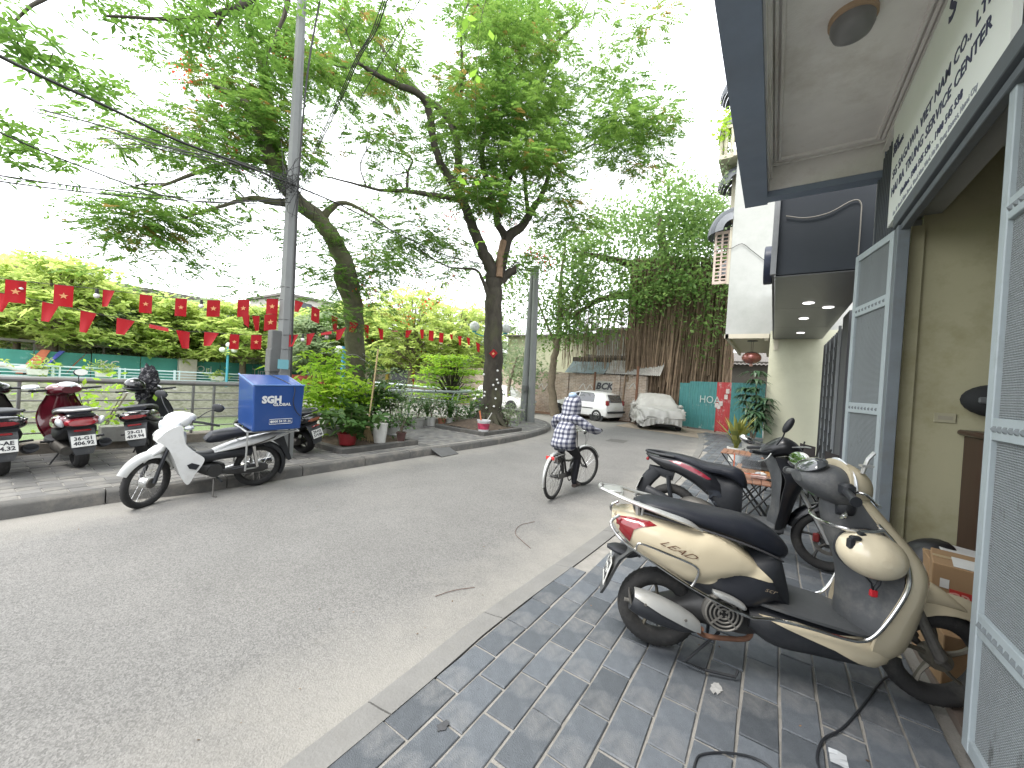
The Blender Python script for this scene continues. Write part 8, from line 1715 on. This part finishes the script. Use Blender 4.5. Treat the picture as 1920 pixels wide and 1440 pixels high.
def _plaid(m):
    N = m.node_tree.nodes; L = m.node_tree.links; b = N['Principled BSDF']; tc = N.new('ShaderNodeTexCoord'); nz = N.new('ShaderNodeTexNoise'); nz.inputs['Scale'].default_value = 5
    L.new(tc.outputs['Object'], nz.inputs['Vector']); va = N.new('ShaderNodeVectorMath'); va.operation = 'MULTIPLY_ADD'; va.inputs[1].default_value = (.03, .03, .03); L.new(nz.outputs['Color'], va.inputs[0]); L.new(tc.outputs['Object'], va.inputs[2])
    sp = N.new('ShaderNodeSeparateXYZ'); L.new(va.outputs[0], sp.inputs[0]); outs = []
    for ax, per, off in ((2, .062, 0), (1, .060, .037), (0, .09, .02)):
        mu = N.new('ShaderNodeMath'); mu.operation = 'MULTIPLY_ADD'; mu.inputs[1].default_value = 2 * pi / per; mu.inputs[2].default_value = off * 2 * pi / per; L.new(sp.outputs[ax], mu.inputs[0])
        si = N.new('ShaderNodeMath'); si.operation = 'SINE'; L.new(mu.outputs[0], si.inputs[0]); r = N.new('ShaderNodeMapRange'); r.inputs[1].default_value = -.05; r.inputs[2].default_value = .25; L.new(si.outputs[0], r.inputs[0]); outs.append(r.outputs[0])
    a = N.new('ShaderNodeMath'); a.operation = 'ADD'; L.new(outs[0], a.inputs[0]); L.new(outs[1], a.inputs[1]); d = N.new('ShaderNodeMath'); d.operation = 'MULTIPLY'; d.inputs[1].default_value = .5; L.new(a.outputs[0], d.inputs[0])
    cr = N.new('ShaderNodeValToRGB'); cr.color_ramp.elements[0].color = (.40, .41, .45, 1); cr.color_ramp.elements[1].color = (.035, .04, .075, 1); e = cr.color_ramp.elements.new(.5); e.color = (.15, .155, .19, 1)
    L.new(d.outputs[0], cr.inputs[0]); L.new(cr.outputs[0], b.inputs['Base Color'])
    n2 = N.new('ShaderNodeTexNoise'); n2.inputs['Scale'].default_value = 14; bp = N.new('ShaderNodeBump'); bp.inputs['Strength'].default_value = .7; bp.inputs['Distance'].default_value = .02; L.new(tc.outputs['Object'], n2.inputs['Vector']); L.new(n2.outputs['Fac'], bp.inputs['Height']); L.new(bp.outputs[0], b.inputs['Normal'])
_plaid(M_plaid)
Vj = [(.22, 0, .62), (.23, 0, .72), (.27, 0, .86), (.325, 0, 1.0), (.375, 0, 1.085), (.42, 0, 1.15), (.355, .175, 1.05), (.40, .20, .94), (.55, .22, .885), (.625, .235, .885), (.355, -.175, 1.05), (.42, -.26, .955), (.58, -.29, .905), (.70, -.312, .90)]
Ej = [(0, 1), (1, 2), (2, 3), (3, 4), (4, 5), (4, 6), (6, 7), (7, 8), (8, 9), (4, 10), (10, 11), (11, 12), (12, 13)]
Rj = [(.175, .205), (.17, .20), (.155, .185), (.15, .18), (.125, .14), .075, .078, .066, .055, .042, .078, .066, .055, .042]
Rj = [r if not isinstance(r, tuple) else (r[0] * 1.0, r[0] * 1.0) for r in Rj]
jk = skin('jacket', Vj, Ej, Rj, 0, M_plaid, pr)
for v in jk.data.vertices:   # broader across the back than deep
    v.co.y *= 1.10 if v.co.z < 1.0 else 1.05
    v.co.x += .012 * sin(v.co.z * 40 + v.co.y * 9)
b = MB(); rings = []
for k in range(9):   # hood
    t = k / 8; z = 1.115 + .275 * t; r = .128 * sqrt(max(.02, 1 - (max(0, t - .45) / .56) ** 2)); cx = .43 + .05 * t
    rings.append(np.array([(cx + r * 1.1 * cos(q), r * .92 * sin(q), z + .02 * cos(q)) for q in np.linspace(radians(48), radians(312), 20)]))
n_ = len(rings[0]); Vh = np.vstack(rings); Fh = [(i * n_ + j, i * n_ + j + 1, (i + 1) * n_ + j + 1, (i + 1) * n_ + j) for i in range(8) for j in range(n_ - 1)]; Fh.append(tuple(8 * n_ + j for j in range(n_))); b.add(Vh, Fh); ho = b.build('hood', M_plaid, pr, fix=False)
sm = ho.modifiers.new('s', 'SOLIDIFY'); sm.thickness = .012; sm.offset = 1
b = MB(); b.sphere((.46, 0, 1.385), .062, 14, 8, (1.1, 1, .75)); b.build('cap', mat('blue_cap', (.32, .42, .55), .8, var=.15, vs=20), pr)
for (x, y, z, rz_) in ((.50, -.118, .12, 0), (.41, .12, .445, .0)):
    b = MB(); b.body([(x - .09, z + .005, .05, .06), (x - .05, z + .015, .08, .075), (x, z + .005, .06, .085), (x + .08, z - .005, .04, .08), (x + .11, z - .01, .015, .04)], n=14, sub=3, y0=y); b.build('shoe', mat('shoe_brown', (.05, .035, .03), .6), pr)

# ================================================================== cars
M_carw = mat('car_white', (.74, .74, .73), .2, var=.02, coat=.8, dirt=(.5, .47, .42), dirt_amt=.3, dirt_s=2); M_glass = mat('car_glass', (.03, .035, .04), .06, var=0, coat=1, spec=.8)
def car(label, loc, rz, sc, stations, glass, lights, wheels, group=None, paint=None):
    t = thing('parked_car', label, 'car', loc, rz, group=group); t.scale = (sc, sc, sc); P_ = paint or M_carw
    Q = catmull(stations, 4); b = MB(); rings = []
    for x, z0, zb, zr, wl, wr in Q:   # sill, belt, roof heights; half widths at belt and roof
        pts = [(-wl * .80, z0), (-wl * .97, z0 + .08), (-wl, z0 + .25), (-wl * .985, zb - .05), (-wl * .95, zb), (-(wl + wr) / 2, (zb + zr) / 2 + .01), (-wr, zr - .05), (-wr * .7, zr), (0, zr + .015)]
        rings.append(np.array([(x, y, z) for y, z in pts] + [(x, -y, z) for y, z in pts[-2::-1]]))
    b.loft(rings); bo = b.build('body', P_, t, smooth=40)
    for poly, nm in glass:
        for s in (-1, 1): panel_on(poly, [bo], nm, M_glass, t, side=s, off=.006, cell=.25, thick=.01)
    for cx in wheels:
        for s in (-1, 1):
            b = MB(); b.lathe([(0, -.02), (.40, -.02), (.40, .0), (0, 0)], 28, c=(cx, s * .80, .30), axis='Y'); b.build('wheel_arch', M_black, t)
            b = MB(); b.torus((cx, s * .76, .29), .225, .068, 30, 10, sq=1.3); w_ = b.build('wheel', M_tyre, t); b = MB(); b.lathe([(0, -.0), (.17, -.0), (.19, .03), (.18, .04), (.03, .02), (0, .04)] if s < 0 else [(0, 0), (.17, 0), (.19, -.03), (.18, -.04), (.03, -.02), (0, -.04)], 24, c=(cx, s * .80, .29), axis='Y'); b.build('hubcap', M_silver, w_)
            for k in range(7): a = 2 * pi * k / 7; b = MB(); b.box((cx + .11 * cos(a), s * .835, .29 + .11 * sin(a)), (.05, .012, .05)); b.build('hub_slot', M_alloyd, w_, smooth=0)
    return t, bo
hat = [(-1.82, .35, .60, .70, .62, .50), (-1.78, .22, .80, .95, .78, .60), (-1.66, .20, .90, 1.22, .82, .58), (-1.45, .20, .93, 1.40, .82, .58), (-1.0, .20, .92, 1.47, .82, .58), (-.3, .20, .90, 1.48, .82, .58), (.25, .20, .88, 1.42, .82, .57), (.75, .20, .88, 1.10, .82, .62), (1.05, .20, .86, .92, .80, .68), (1.45, .20, .76, .84, .78, .66), (1.75, .24, .62, .70, .70, .58), (1.85, .35, .50, .56, .55, .45)]
ct, co = car('small white hatchback parked rear first beside the brick wall', (-7.35, 17.15, ZR), radians(168), .90, hat,
    [([(-.02, .93), (-.02, 1.38), (.18, 1.36), (.70, 1.02), (.72, .93)], 'front_side_window'), ([(-.08, .93), (-.08, 1.38), (-.86, 1.38), (-1.0, 1.25), (-1.02, .93)], 'rear_side_window')], None, (-1.22, 1.2))
b = MB(); b.add([(-1.60, -.52, 1.33), (-1.60, .52, 1.33), (-1.80, .60, .96), (-1.80, -.60, .96), (-1.62, -.52, 1.36), (-1.62, .52, 1.36)], [(0, 1, 2, 3)]); b.box((-1.725, 0, 1.14), (.03, 1.08, .40), rot=Matrix.Rotation(radians(25), 3, 'Y'), bev=.01); b.build('rear_window', M_glass, ct)
for s in (-1, 1): b = MB(); b.box((-1.745, s * .70, .92), (.14, .20, .26), bev=.03); b.build('tail_lamp', M_tail, ct)
b = MB(); b.box((-1.84, 0, .48), (.12, 1.5, .10), bev=.02); b.build('bumper_strip', M_plast, ct); b = MB(); b.box((-1.86, 0, .68), (.01, .5, .12)); b.build('number_plate', M_plate, ct, smooth=0); b = MB(); b.tube([(-1.86, -.1, 1.02), (-1.80, .1, 1.18), (-1.76, .3, 1.2)], .008, 5); b.build('wiper', M_plast, ct)
for s in (-1, 1): b = MB(); b.box((-.0, s * .822, .62), (2.0, .02, .045), bev=.005); b.build('side_moulding', M_plast, ct); b = MB(); b.box((.62, s * .92, .98), (.16, .16, .11), bev=.03); b.build('wing_mirror', M_carw, ct); b = MB(); b.box((-.6, s * .835, .82), (.16, .02, .03)); b.box((.2, s * .835, .82), (.16, .02, .03)); b.build('door_handle', M_carw, ct, smooth=0)
ct2, co = car('white car half hidden behind the twin poles by the upright flame tree', (-11.3, 16.0, ZR), radians(-6), .88, hat,
    [([(-.02, .93), (-.02, 1.38), (.18, 1.36), (.70, 1.02), (.72, .93)], 'front_side_window'), ([(-.08, .93), (-.08, 1.38), (-.86, 1.38), (-1.0, 1.25), (-1.02, .93)], 'rear_side_window')], None, (-1.22, 1.2))
b = MB(); b.box((1.79, -.55, .66), (.1, .28, .14), bev=.03); b.box((1.79, .55, .66), (.1, .28, .14), bev=.03); b.build('headlight', M_lens, ct2)
ct3, co = car('white car beyond the pale railing behind the spreading shrub', (-17.2, 20.5, 0), radians(10), .9, hat, [([(-.02, .93), (-.02, 1.38), (.18, 1.36), (.70, 1.02), (.72, .93)], 'front_side_window')], None, (-1.22, 1.2))
# covered car
M_cover = mat('car_cover', (.43, .425, .40), .55, var=.06, vs=5, bump=.3, bs=14, dirt=(.33, .32, .29), dirt_amt=.5, dirt_s=1.5)
cv = thing('covered_car', 'car hidden under a wrinkled silvery grey cover beside the teal hoarding', 'car', (-3.55, 15.6, ZR), radians(113) + pi)
n = 64; m_ = 90; V = []
LEN = 3.7
for i in range(n):
    t = i / (n - 1); x = -.25 + t * 0; u = t * LEN; xf = .35 - u    # front at +x end facing the camera
    roof = np.interp(u, [0, .12, .45, 1.0, 1.35, 1.9, 2.7, 3.2, 3.6, 3.7], [.55, .78, .86, .95, 1.22, 1.40, 1.42, 1.25, .80, .5]); hw = np.interp(u, [0, .1, .4, 3.3, 3.6, 3.7], [.62, .76, .84, .86, .72, .6]); rw = np.interp(u, [0, .9, 1.5, 2.8, 3.7], [.74, .72, .60, .58, .6])
    for j in range(m_):
        s_ = -1 + 2 * j / (m_ - 1); a = abs(s_); sg_ = 1 if s_ >= 0 else -1
        if a < .38: y = rw * a / .38; z = roof - .05 * (a / .38) ** 3
        elif a < .62: q = (a - .38) / .24; y = rw + (hw - rw) * q ** .8; z = roof - .05 + (min(roof - .06, .86) - roof) * q
        else: q = (a - .62) / .38; y = hw + .02 * sin(q * 3); zt = min(roof - .06, .86) - .05 * 0; hem = .20 + .10 * sin(u * 3.3 + sg_) + (.16 if sg_ > 0 and u < 1.2 else 0); z = zt + (hem - zt) * q
        wr = .016 * sin(9 * u + 5 * s_ * 3 + 2.2 * sin(4 * s_ + u * 2)) + .011 * sin(23 * s_ + 7 * u + 3 * sin(3 * u)) + .007 * sin(41 * s_ - 13 * u)
        fold = wr * (1.0 + 1.3 * (a > .55)); swag = .03 * sin(6 * (u + 1.3 * a)) * (a > .45)
        V.append((xf + (fold * 1.2 if u < .5 else 0), sg_ * (y + fold + swag * .6), z + fold * .8 * (a < .6)))
Fq = [[i * m_ + j, i * m_ + j + 1, (i + 1) * m_ + j + 1, (i + 1) * m_ + j] for i in range(n - 1) for j in range(m_ - 1)]
co = quick_idx('cover', V, Fq, M_cover, cv); co.data.shade_smooth()
# front skirt of the cover
V = []; k_ = 26
row = V[:]; top = [tuple(np.array([.35, -.62 + 1.24 * j / (m_ - 1), .55])) for j in range(m_)]
base_row = [co.data.vertices[j].co.copy() for j in range(m_)]
for r in range(8):
    q = r / 7
    for j in range(m_): c = base_row[j]; s_ = -1 + 2 * j / (m_ - 1); yy = -.70 + 1.40 * j / (m_ - 1); tgt = Vector((.37 + .025 * sin(26 * s_) * q + .03 * sin(9 * s_ + 1), yy, .52 - .30 * q + .10 * sin(2.2 * s_ + 1.1) * q)); V.append(tuple(tgt if r else Vector((c.x, c.y, c.z)) * 1.0))
fo_ = quick_idx('cover_skirt', V, [[i * m_ + j, (i + 1) * m_ + j, (i + 1) * m_ + j + 1, i * m_ + j + 1] for i in range(7) for j in range(m_ - 1)], M_cover, cv); fo_.data.shade_smooth()
for s in (-1, 1):
    b = MB(); b.sphere((-.98, s * .90, .93), .12, 12, 8, (.9, .9, .7)); b.build('mirror_bulge', M_cover, cv)
    for cx in (-.28, -2.8): b = MB(); b.torus((cx, s * .72, .28), .21, .07, 26, 8, sq=1.3); w_ = b.build('wheel', M_tyre, cv); b = MB(); b.lathe([(0, s * .0), (.18, s * .0), (.19, s * .03), (.05, s * .02), (0, s * .04)], 20, c=(cx, s * .76, .28), axis='Y'); b.build('hubcap', M_silver, w_)
b = MB(); b.box((-1.5, 0, .30), (3.3, 1.3, .25)); b.build('underbody', M_black, cv, smooth=0)
b = MB(); b.box((.30, 0, .33), (.1, 1.2, .12), bev=.02); b.build('bumper', M_silver, cv)
cv.scale = (1, 1, .98)

# ================================================================== cafe tables, chairs, potted plants on the pavement
M_wtop = mat('orange_wood', (.34, .15, .05), .35, var=.2, vs=5, stretch=(1, 8, 1), coat=.3); M_wtop2 = mat('brown_wood', (.24, .12, .075), .4, var=.2, vs=5, stretch=(1, 8, 1)); M_iron = mat('black_iron', (.02, .02, .02), .45, var=.1)
def table(label, c, rz, m):
    t = thing('folding_table', label, 'table', (c[0], c[1], 0), rz, group='folding wooden cafe tables'); z = .52
    for k in range(5): b = MB(); b.box(((k - 2) * .088, 0, z), (.082, .60, .018), bev=.003); b.build('slat', m, t)
    for y in (-.24, .24):
        b = MB(); b.tube([(-.20, y, z - .015), (.18, y * 1.02, 0)], .010, 6); b.tube([(.20, y, z - .015), (-.18, y * .98, 0)], .010, 6); b.build('leg', M_iron, t)
    b = MB()
    for x in (-.18, .18): b.tube([(x, -.25, .03), (x, .25, .03)], .008, 6); b.tube([(x * 1.05, -.25, z - .02), (x * 1.05, .25, z - .02)], .008, 6)
    b.build('crossbar', M_iron, t); return t
c1 = on_z(1418, 899, .52); c2 = on_z(1412, 883, .52)
table('near brown topped folding table with crossed black legs behind the black scooter', (c1.x, c1.y), .06, M_wtop2); table('farther orange wood folding table behind the brown one', (c2.x, c2.y + .1), -.05, M_wtop)
table('third low wooden table farther up the pavement beside the white flower pot', (on_z(1378, 860, .45).x, on_z(1378, 860, .45).y + .3), 0, M_wtop2)
ts_ = thing('tissue_box', 'pink and white tissue pack lying on the near table', 'tissues', (c1.x + .02, c1.y + .02, .529)); b = MB(); b.box((0, 0, .025), (.16, .1, .05), bev=.012); b.build('pack', mat('tissue_pink', (.6, .45, .42), .6, var=.25, vs=20), ts_); b = MB(); b.sphere((.02, 0, .06), .05, 10, 6, (1.2, .8, .5)); b.build('tissue', MATS['paper'], ts_)
ts_ = thing('ashtray', 'small black and white ashtray on the near table', 'ashtray', (c1.x + .14, c1.y - .02, .529)); b = MB(); b.lathe([(.03, 0), (.045, .02), (.04, .022), (.026, .006), (0, .006)], 18); b.build('bowl', M_iron, ts_)
ts_ = thing('tray', 'black tray with folded edge standing on the orange table', 'tray', (c2.x + .03, c2.y + .16, .53)); b = MB(); b.box((0, 0, .012), (.34, .22, .02), bev=.006); b.box((0, .10, .05), (.34, .012, .09), bev=.004); b.build('tray', M_iron, ts_)
M_canvas = mat('dark_canvas', (.035, .03, .03), .9, var=.1)
def chair(label, c, rz):
    t = thing('folding_chair', label, 'chair', (c[0], c[1], 0), rz, group='dark folding director chairs')
    b = MB(); b.loft([np.array([(-.04 + .012 * sin(pi * q), -.20 + .40 * q, z) for q in np.linspace(0, 1, 9)] + [(-.032 + .012 * sin(pi * q), -.20 + .40 * q, z) for q in np.linspace(1, 0, 9)]) for z in (.60, .70, .79)]); b.build('backrest', M_canvas, t)
    b = MB(); b.loft([np.array([(x, -.19 + .38 * q, .40 - .03 * sin(pi * q)) for q in np.linspace(0, 1, 9)] + [(x, -.19 + .38 * q, .41 - .03 * sin(pi * q)) for q in np.linspace(1, 0, 9)]) for x in (0, .18, .36)]); b.build('seat', M_canvas, t)
    for s in (-1, 1):
        b = MB(); b.tube([(-.10, s * .20, .82), (.0, s * .20, .42), (.02, s * .20, .0)], .012, 6); b.build('back_leg', M_iron, t)
        b = MB(); b.tube([(.36, s * .20, .0), (.34, s * .20, .55)], .012, 6); b.build('front_leg', M_iron, t); b = MB(); b.box((.16, s * .205, .565), (.42, .045, .018), bev=.004); b.build('armrest', M_wtop2, t)
    for y in (-.2, .2): b = MB(); b.tube([(.02, y, .02), (.34, -y, .38)], .009, 6); b.build('cross_leg', M_iron, t)
chair('dark canvas folding chair against the pale wall facing the tables', (.46, 7.7), radians(205)); chair('second dark canvas chair nearer the shop pillar', (.68, 6.9), radians(195)); chair('third dark folding chair partly behind the black scooter', (.30, 7.2), radians(170))
# dracaena and snake plant
p = on_z(1410, 838, 0); p.x = -.42; p.y = 11.9
dr_ = pot('tall leafy dracaena with drooping dark strap leaves in front of the pale wall', (p.x, p.y, 0), .17, .21, .34, M_gpot); dr_['label'] = 'tall leafy dracaena with drooping dark strap leaves in front of the pale wall'; dr_['category'] = 'plant'
b = MB()
st_ = [((.0, 0, .3), (.06, 0, 1.2), (.02, .05, 2.05)), ((.03, 0, .3), (-.1, .05, .9), (-.2, .05, 1.6)), ((-.02, .03, .3), (.18, 0, .8), (.26, -.05, 1.35)), ((.02, .0, .3), (.1, -.1, .6), (.05, -.15, 1.0))]
for q in st_: b.tube(q, [.025, .02, .012], 6, smooth=3)
b.build('stem', M_barkl, dr_)
Vd = []
for q in st_:
    for k in range(5):
        t_ = .5 + .5 * k / 4; c = np.array(q[1]) * (1 - t_) * 2 + np.array(q[2]) * (2 * t_ - 1); B = blades(17, .50, .36, .115, 0, droop=1.9); Vd.append(B + c)
tag(quick('foliage', np.concatenate(Vd), None, leaf_mat('dracaena_leaf', (.035, .085, .04), (.09, .15, .08), .25, .35), dr_), kind='stuff')
p = on_z(1383, 866, 0); sn = pot('white pot of upright yellow edged snake plant on the pavement', (p.x - .05, p.y + .0, 0), .14, .17, .32, M_whpot); sn['category'] = 'plant'; sn['label'] = 'upright yellow edged snake plant in a white pot on the pavement'
tag(quick('foliage', blades(46, .50, .85, .10, .26, droop=.1), None, leaf_mat('snake_leaf', (.10, .14, .04), (.42, .40, .10), .25, .4), sn), kind='stuff')
# balcony greenery
t = thing('balcony_plant', 'bright green creeper spilling over the white balcony', 'plant', (-1.55, WY + .1, 9.0)); P = rng.normal(0, 1, (260, 3)) * [.14, .25, .28]; tag(quick('foliage', leafq(P, .12, .4, 1.6), None, L_shrub, t), kind='stuff')
t = thing('balcony_plant', 'thin vine trailing down the white house corner below the balcony', 'plant', (-1.5, WY + .0, 7.7)); P = rng.normal(0, 1, (140, 3)) * [.10, .2, .5]; tag(quick('foliage', leafq(P, .09, .4, 1.6), None, L_farD, t), kind='stuff')

# ================================================================== odds and ends on the ground
cbk = thing('power_cable', 'black power cable running from under the scooter front wheel across the paving', 'cable'); b = MB(); b.tube([tuple(on_z(x, y, .007)) for x, y in ((1690, 1262), (1655, 1275), (1620, 1320), (1580, 1365), (1545, 1385), (1532, 1420), (1540, 1470), (1500, 1560))], .0055, 6, smooth=6); b.build('cable', M_plast, cbk)
cbk = thing('power_cable', 'black cable loop lying on the paving at the bottom edge', 'cable'); b = MB(); b.tube([tuple(on_z(x, y, .007)) for x, y in ((1290, 1500), (1303, 1432), (1318, 1414), (1370, 1412), (1425, 1426), (1480, 1470))], .0045, 6, smooth=6); b.build('cable', M_plast, cbk)
pw = thing('plastic_wrap', 'scrap of clear plastic wrap on the dark paving near the cable', 'litter', on_z(1572, 1425, .004)); b = MB(); V = [(x * .03, y * .02, random.uniform(0, .012)) for y in range(-2, 3) for x in range(-1, 2)]; b.add(V, [(j * 3 + i, j * 3 + i + 1, j * 3 + i + 4, j * 3 + i + 3) for j in range(4) for i in range(2)]); b.build('film', mat('clear_film', (.75, .78, .8), .15, var=.1, alpha=.55), pw, smooth=0)
M_twig = mat('twig_brown', (.10, .05, .04), .9)
tw = thing('twig', 'thin curved brown twig lying on the asphalt near the right kerb', 'twig'); b = MB(); b.tube([tuple(on_z(x, y, ZR + .006)) for x, y in ((1003, 978), (975, 985), (966, 1000), (980, 1015), (995, 1028))], .0022, 5, smooth=4); b.build('twig', M_twig, tw)
tw = thing('twig', 'straight thin twig lying on the asphalt beside the kerb gutter', 'twig'); b = MB(); b.tube([tuple(on_z(x, y, ZR + .006)) for x, y in ((816, 1118), (850, 1107), (890, 1101))], .0022, 5, smooth=4); b.build('twig', M_twig, tw)
Q = []
for k in range(150):
    x = random.choice([-1.62 - abs(random.gauss(0, .12)), -5.25 + abs(random.gauss(0, .25)), random.uniform(-5.2, -1.6)]) if random.random() < .8 else random.uniform(-1.3, .8); y = random.uniform(.6, 13); z = (ZR if x < -1.5 else 0) + .004
    s_ = random.uniform(.004, .012); a = random.uniform(0, 6); c = np.array([x, y, z]); u = np.array([cos(a), sin(a), .1]) * s_; v_ = np.array([-sin(a), cos(a), .15]) * s_ * .5; Q.append([c - u, c + v_, c + u, c - v_])
o = quick('leaf_litter', np.array(Q).reshape(-1, 3), None, mat('dead_leaf', (.14, .085, .045), .9, island=.6)); tag(o, kind='stuff')
# pale mortar stain tile marks
for i, (x, y) in enumerate(((1343, 1290), (829, 1360))):
    p = on_z(x, y, .0035); b = MB(); V = [((.026 if i == 0 else .022) * cos(q) * random.uniform(.6, 1.25), (.05 if i == 0 else .03) * sin(q) * random.uniform(.6, 1.25), 0) for q in np.arange(24) * .2618]; b.add(V, [tuple(range(24))]); o = b.build('paint_stain', mat(['stain_white', 'stain_dark'][i], [(.34, .34, .33), (.06, .062, .066)][i], .9, var=.3, vs=40), smooth=0, fix=False); o.location = p; tag(o, ['rough white paint smear on one dark paver below the scooter', 'dark oily blot on a slate paver near the kerb'][i], 'stain')
